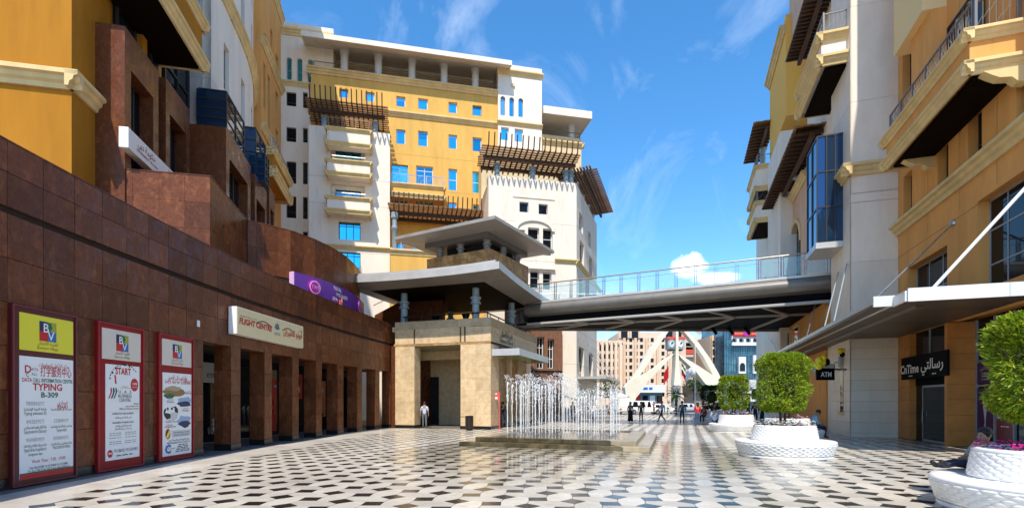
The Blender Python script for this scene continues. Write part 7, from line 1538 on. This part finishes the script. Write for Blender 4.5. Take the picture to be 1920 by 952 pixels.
# ================================================================ people
skin = mat('skin', (.36, .20, .13), .55); hair = mat('black_hair', (.012, .009, .008), .5); shoe = mat('black_shoe', (.015, .014, .014), .5)
def cloth(n, c): return mat('cloth_' + n, c, .85, tuple(x * .8 for x in c), 9, bump=.15, bscale=30)
SKEL = {'pelvis': ('', .135), 'waist': ('pelvis', .125), 'chest': ('waist', .15), 'neck': ('chest', .058), 'head': ('neck', .092), 'crown': ('head', .085),
        'ls': ('chest', .075), 'le': ('ls', .05), 'lw': ('le', .034), 'lh': ('lw', .036), 'rs': ('chest', .075), 're': ('rs', .05), 'rw': ('re', .034), 'rh': ('rw', .036),
        'lhip': ('pelvis', .105), 'lk': ('lhip', .068), 'la': ('lk', .045), 'lt': ('la', .04), 'rhip': ('pelvis', .105), 'rk': ('rhip', .068), 'ra': ('rk', .045), 'rt': ('ra', .04)}
STAND = dict(pelvis=(0, 0, .95), waist=(0, .01, 1.10), chest=(0, 0, 1.32), neck=(0, .01, 1.48), head=(0, -.02, 1.60), crown=(0, 0, 1.67), ls=(.18, 0, 1.40), le=(.24, .02, 1.12), lw=(.25, -.04, .88), lh=(.25, -.07, .78), rs=(-.18, 0, 1.40), re=(-.24, .02, 1.12), rw=(-.25, -.04, .88), rh=(-.25, -.07, .78), lhip=(.09, 0, .90), lk=(.10, -.02, .50), la=(.11, .02, .09), lt=(.12, -.13, .04), rhip=(-.09, 0, .90), rk=(-.10, -.02, .50), ra=(-.11, .02, .09), rt=(-.12, -.13, .04))
WALK = dict(STAND, lk=(.09, -.22, .53), la=(.09, -.36, .12), lt=(.09, -.5, .07), rk=(-.09, .06, .50), ra=(-.09, .36, .17), rt=(-.09, .28, .06), le=(.25, .12, 1.14), lw=(.25, .10, .90), lh=(.25, .08, .80), re=(-.25, -.10, 1.14), rw=(-.24, -.28, .98), rh=(-.23, -.36, .95))
PHONE = dict(STAND, re=(-.24, -.06, 1.14), rw=(-.10, -.26, 1.22), rh=(-.06, -.3, 1.28), le=(.24, -.03, 1.13), lw=(.12, -.25, 1.12), lh=(.06, -.3, 1.15))
SIT = dict(STAND, pelvis=(0, .05, .12), waist=(0, .06, .28), chest=(0, .02, .50), neck=(0, -.01, .66), head=(0, -.06, .77), crown=(0, -.05, .84), ls=(.18, .0, .58), le=(.23, -.04, .32), lw=(.16, -.26, .24), lh=(.12, -.33, .22), rs=(-.18, 0, .58), re=(-.23, -.04, .32), rw=(-.16, -.26, .24), rh=(-.12, -.33, .22), lhip=(.1, 0, .11), lk=(.12, -.42, .12), la=(.12, -.40, -.30), lt=(.13, -.56, -.36), rhip=(-.1, 0, .11), rk=(-.12, -.42, .12), ra=(-.12, -.40, -.30), rt=(-.13, -.56, -.36))
BEND = dict(STAND, pelvis=(0, .12, .92), waist=(0, .04, 1.06), chest=(0, -.18, 1.16), neck=(0, -.34, 1.18), head=(0, -.44, 1.16), crown=(0, -.5, 1.18), ls=(.18, -.24, 1.16), le=(.2, -.3, .88), lw=(.18, -.36, .66), lh=(.18, -.38, .57), rs=(-.18, -.24, 1.16), re=(-.2, -.3, .88), rw=(-.18, -.36, .66), rh=(-.18, -.38, .57))
def person(x, y, z, rot, label, pose, shirt, trous, sleeves=True, skirt=None, hairlong=False, s=1., fingers=False, group=None, subd=1):
    o = thing('person', label, 'person', (x, y, z), group)
    T = Matrix.Rotation(rot, 4, 'Z') @ Matrix.Scale(s, 4)
    names = list(SKEL); idx = {n: i for i, n in enumerate(names)}
    me = bpy.data.meshes.new('body'); me.from_pydata([T @ Vector(pose[n]) for n in names], [(idx[SKEL[n][0]], idx[n]) for n in names if SKEL[n][0]], [])
    ob = bpy.data.objects.new('body', me); COL.objects.link(ob); md = ob.modifiers.new('skin', 'SKIN'); md.use_smooth_shade = True; md.branch_smoothing = .6
    for n in names:
        sv = me.skin_vertices[0].data[idx[n]]; r = SKEL[n][1] * s; w = (r, r)
        if n == 'chest': w = (.165 * s, .115 * s)
        if n == 'waist': w = (.14 * s, .10 * s)
        if n == 'pelvis': w = (.155 * s, .115 * s)
        if n in ('lt', 'rt'): w = (.045 * s, .035 * s)
        if n in ('lh', 'rh'): w = (.042 * s, .020 * s)
        sv.radius = w; sv.use_root = (n == 'pelvis')
    sb_ = ob.modifiers.new('sub', 'SUBSURF'); sb_.levels = sb_.render_levels = subd
    dg = bpy.context.evaluated_depsgraph_get(); m2 = bpy.data.meshes.new_from_object(ob.evaluated_get(dg)); bpy.data.objects.remove(ob)
    m2.materials.clear()
    ms = [skin, shirt, trous, shoe]
    for mm in ms: m2.materials.append(mm)
    segs = []
    for n in names:
        p = SKEL[n][0]
        if not p: continue
        k = {'waist': 1, 'chest': 1, 'ls': 1, 'rs': 1, 'le': 1, 're': 1, 'lw': 1 if sleeves else 0, 'rw': 1 if sleeves else 0, 'lhip': 2, 'rhip': 2, 'lk': 2, 'rk': 2, 'la': 2, 'ra': 2, 'lt': 3, 'rt': 3}.get(n, 0)
        segs.append((T @ Vector(pose[p]), T @ Vector(pose[n]), k))
    for f_ in m2.polygons:
        c = f_.center; best = (9, 0)
        for a, b, k in segs:
            ab = b - a; t = max(0, min(1, (c - a).dot(ab) / max(1e-9, ab.length_squared))); d = (a + ab * t - c).length - .02 * (k == 0)
            if d < best[0]: best = (d, k)
        f_.material_index = best[1]; f_.use_smooth = True
    b = bpy.data.objects.new('body', m2); COL.objects.link(b); b.parent = o
    W = lambda v: T @ Vector(v) + Vector((x, y, z))
    hd = Vector(pose['head']); cr_ = Vector(pose['crown']); up = (cr_ - Vector(pose['neck'])).normalized(); fw = Vector((0, -1, 0)); fw = (fw - up * fw.dot(up)).normalized(); sd = up.cross(fw)
    L_ = lambda a, u, f__: W(hd + sd * a + up * u + fw * f__)
    o['_o'] = (x, y, z)
    m = MB(); m.ball(L_(0, .045, -.018), .108 * s, 12, (1, 1, 1.0))
    if hairlong: m.ball(L_(0, -.08, -.07), .085 * s, 10, (1, .7, 1.6))
    m.build('hair', hair, o, smooth=True)
    m = MB(); m.ball(L_(0, -.01, .05), .078 * s, 12, (.95, .9, 1.2)); m.ball(L_(0, -.015, .125), .018 * s, 8, (.8, 1, 1.3))
    for q in (-1, 1): m.ball(L_(q * .092, -.01, -.005), .022 * s, 6, (.5, 1, 1.4))
    m.build('face', skin, o, smooth=True)
    m = MB()
    for q in (-1, 1): m.ball(L_(q * .032, .018, .112), .010 * s, 6)
    m.ball(L_(0, -.062, .105), .014 * s, 6, (1.6, .6, .4)); m.build('eyes_and_mouth', mat('face_dark', (.06, .02, .018), .5), o)
    # hands: palm with four fingers and a thumb
    hm = MB()
    for sgn, w_, h_ in ((1, 'lw', 'lh'), (-1, 'rw', 'rh')):
        a, c = Vector(pose[w_]), Vector(pose[h_]); d = (c - a).normalized(); n_ = Vector((sgn, 0, 0)); n_ = (n_ - d * n_.dot(d)).normalized(); t = d.cross(n_)
        for q in range(4):
            b0 = c + t * (q - 1.5) * .018; L0 = (.062, .072, .068, .052)[q]; hm.tube([W(b0), W(b0 + d * L0 * .55 - n_ * .008), W(b0 + d * L0 - n_ * .026)], [.0095 * s, .0085 * s, .006 * s], 6)
        b0 = a.lerp(c, .45) + t * .028; hm.tube([W(b0), W(b0 + d * .03 + t * .022 - n_ * .01), W(b0 + d * .055 + t * .024 - n_ * .02)], [.011 * s, .010 * s, .007 * s], 6)
    hm.build('fingers', skin, o, smooth=True)
    if skirt:
        m = MB(); k = 20; rings = [(.17, 1.0), (.19, .8), (.21, .5), (.24, .08)]
        for i, (r, zz) in enumerate(rings):
            for j in range(k): an = 2 * math.pi * j / k; rr = r * (1 + .06 * math.sin(j * 2.5)); m.v.append(tuple(W((rr * math.cos(an), rr * .8 * math.sin(an), zz))))
        for i in range(3):
            for j in range(k): a = i * k + j; b_ = i * k + (j + 1) % k; m.f.append((a, b_, b_ + k, a + k)); m.mi.append(0)
        q = m.build('skirt', skirt, o, smooth=True); mdd = q.modifiers.new('t', 'SOLIDIFY'); mdd.thickness = .012
    return o
lblue = cloth('light_blue', (.48, .56, .68)); wht = cloth('white', (.74, .74, .74)); navy = cloth('navy', (.018, .026, .055)); grey = cloth('grey', (.16, .17, .19)); blk = cloth('black', (.014, .014, .016)); jeans = cloth('jeans', (.05, .09, .18)); red = cloth('red', (.62, .025, .02)); olive = cloth('olive', (.045, .055, .045)); plum = cloth('plum', (.20, .16, .26)); blue = cloth('blue', (.20, .42, .66)); greyt = cloth('grey_tee', (.34, .38, .44)); teal = cloth('teal', (.05, .10, .14)); dred = cloth('dark_red', (.3, .02, .03))
def gp_(x, fy): return (*gpt(x, fy), 0)
person(*gp_(796, 802), R(180), 'man in a pale blue shirt and grey trousers walking into the pavilion porch', WALK if False else dict(STAND, lk=(.10, -.08, .5), la=(.11, -.1, .1), lt=(.12, -.24, .05)), lblue, grey, False)
person(*gp_(1182, 790.5), R(20), 'woman in a plum top and long black skirt standing by the white car', STAND, plum, blk, True, blk, True)
person(*gp_(1202, 790.5), R(-30), 'person in dark olive clothes standing right of the woman in the long skirt', STAND, olive, olive)
person(*gp_(1241, 791.5), R(-80), 'man in a light blue shirt and navy trousers striding to the left', WALK, lblue, navy, False, s=1.03)
person(*at(1253, 66), 0, R(0), 'man in a white shirt standing far off near the railing', STAND, wht, navy)
person(*at(1226, 67), 0, R(60), 'person in dark red standing far off beside the white cars', STAND, dred, blk)
person(*gp_(1279, 793.5), R(178), 'man in a dark teal suit seen from behind under the bridge', STAND, teal, navy, s=1.03)
person(*gp_(1308, 798.5), R(175), 'woman in a bright red top and blue jeans holding her phone', PHONE, red, jeans, True, hairlong=True, s=.97)
person(*gp_(1112, 795), R(-60), 'man in a white shirt and blue jeans walking behind the jets', WALK, wht, jeans, True)
person(*gp_(1087, 793), R(-80), 'man in a white shirt bending down behind the jets', BEND, wht, grey, True)
person(*gp_(1074, 789), R(30), 'person in grey standing beside the white pier behind the jets', STAND, greyt, grey)
person(*gp_(943, 799), R(200), 'man in a black jacket and jeans by the red signpost', STAND, blk, jeans)
person(*gp_(1416, 796), R(150), 'person in black standing left of a pair behind the flower planter', STAND, blk, navy, group=None)
person(*gp_(1429, 797), R(200), 'person in black standing right of a pair behind the flower planter', PHONE, blk, blk, hairlong=True)
fx, fy = BP['far']
person(fx - .75, fy + 1.15, .50, R(150), 'seated person in a pale blue shirt on the far planter bench, left one', SIT, lblue, navy); person(fx - .1, fy + 1.35, .50, R(185), 'seated person in white on the far planter bench, right one', SIT, wht, jeans)
sx, sy = BP['side']
person(sx + 1.15, sy - .1, .52, R(80), 'man in a blue shirt hunched on the half hidden bench near the tower', dict(SIT, head=(0, -.16, .73), crown=(0, -.2, .78), neck=(0, -.07, .65), chest=(0, -.03, .49)), blue, navy)
lx, ly = BP['last']; person(lx - 1.0, ly - .9, .50, R(-40), 'seated person in dark clothes on the farthest planter bench', SIT, dred, blk)
# the man lounging on the nearest bench: leaning back, legs stretched along the seat to the left
LOUNGE = dict(pelvis=(0, .12, .10), waist=(.0, .20, .22), chest=(0, .27, .40), neck=(0, .27, .54), head=(0, .23, .64), crown=(0, .24, .71), ls=(.18, .26, .46), le=(.24, .12, .24), lw=(.14, -.08, .28), lh=(.10, -.16, .28), rs=(-.18, .26, .46), re=(-.26, .14, .22), rw=(-.16, -.10, .20), rh=(-.12, -.18, .20), lhip=(.1, .08, .10), lk=(.12, -.32, .17), la=(.10, -.72, .12), lt=(.10, -.80, .22), rhip=(-.1, .08, .10), rk=(-.10, -.34, .14), ra=(-.05, -.74, .10), rt=(-.05, -.83, .19))
nx_, ny_ = BP['near']
person(nx_ - .06, ny_ + 1.22, .50, R(-90) + R(8), 'man in a grey T-shirt and dark jeans lounging on the nearest bench', LOUNGE, greyt, navy, False, fingers=True, subd=2)
bpy.context.view_layer.update()
for o_ in bpy.data.objects:
    if '_o' in o_: del o_['_o']
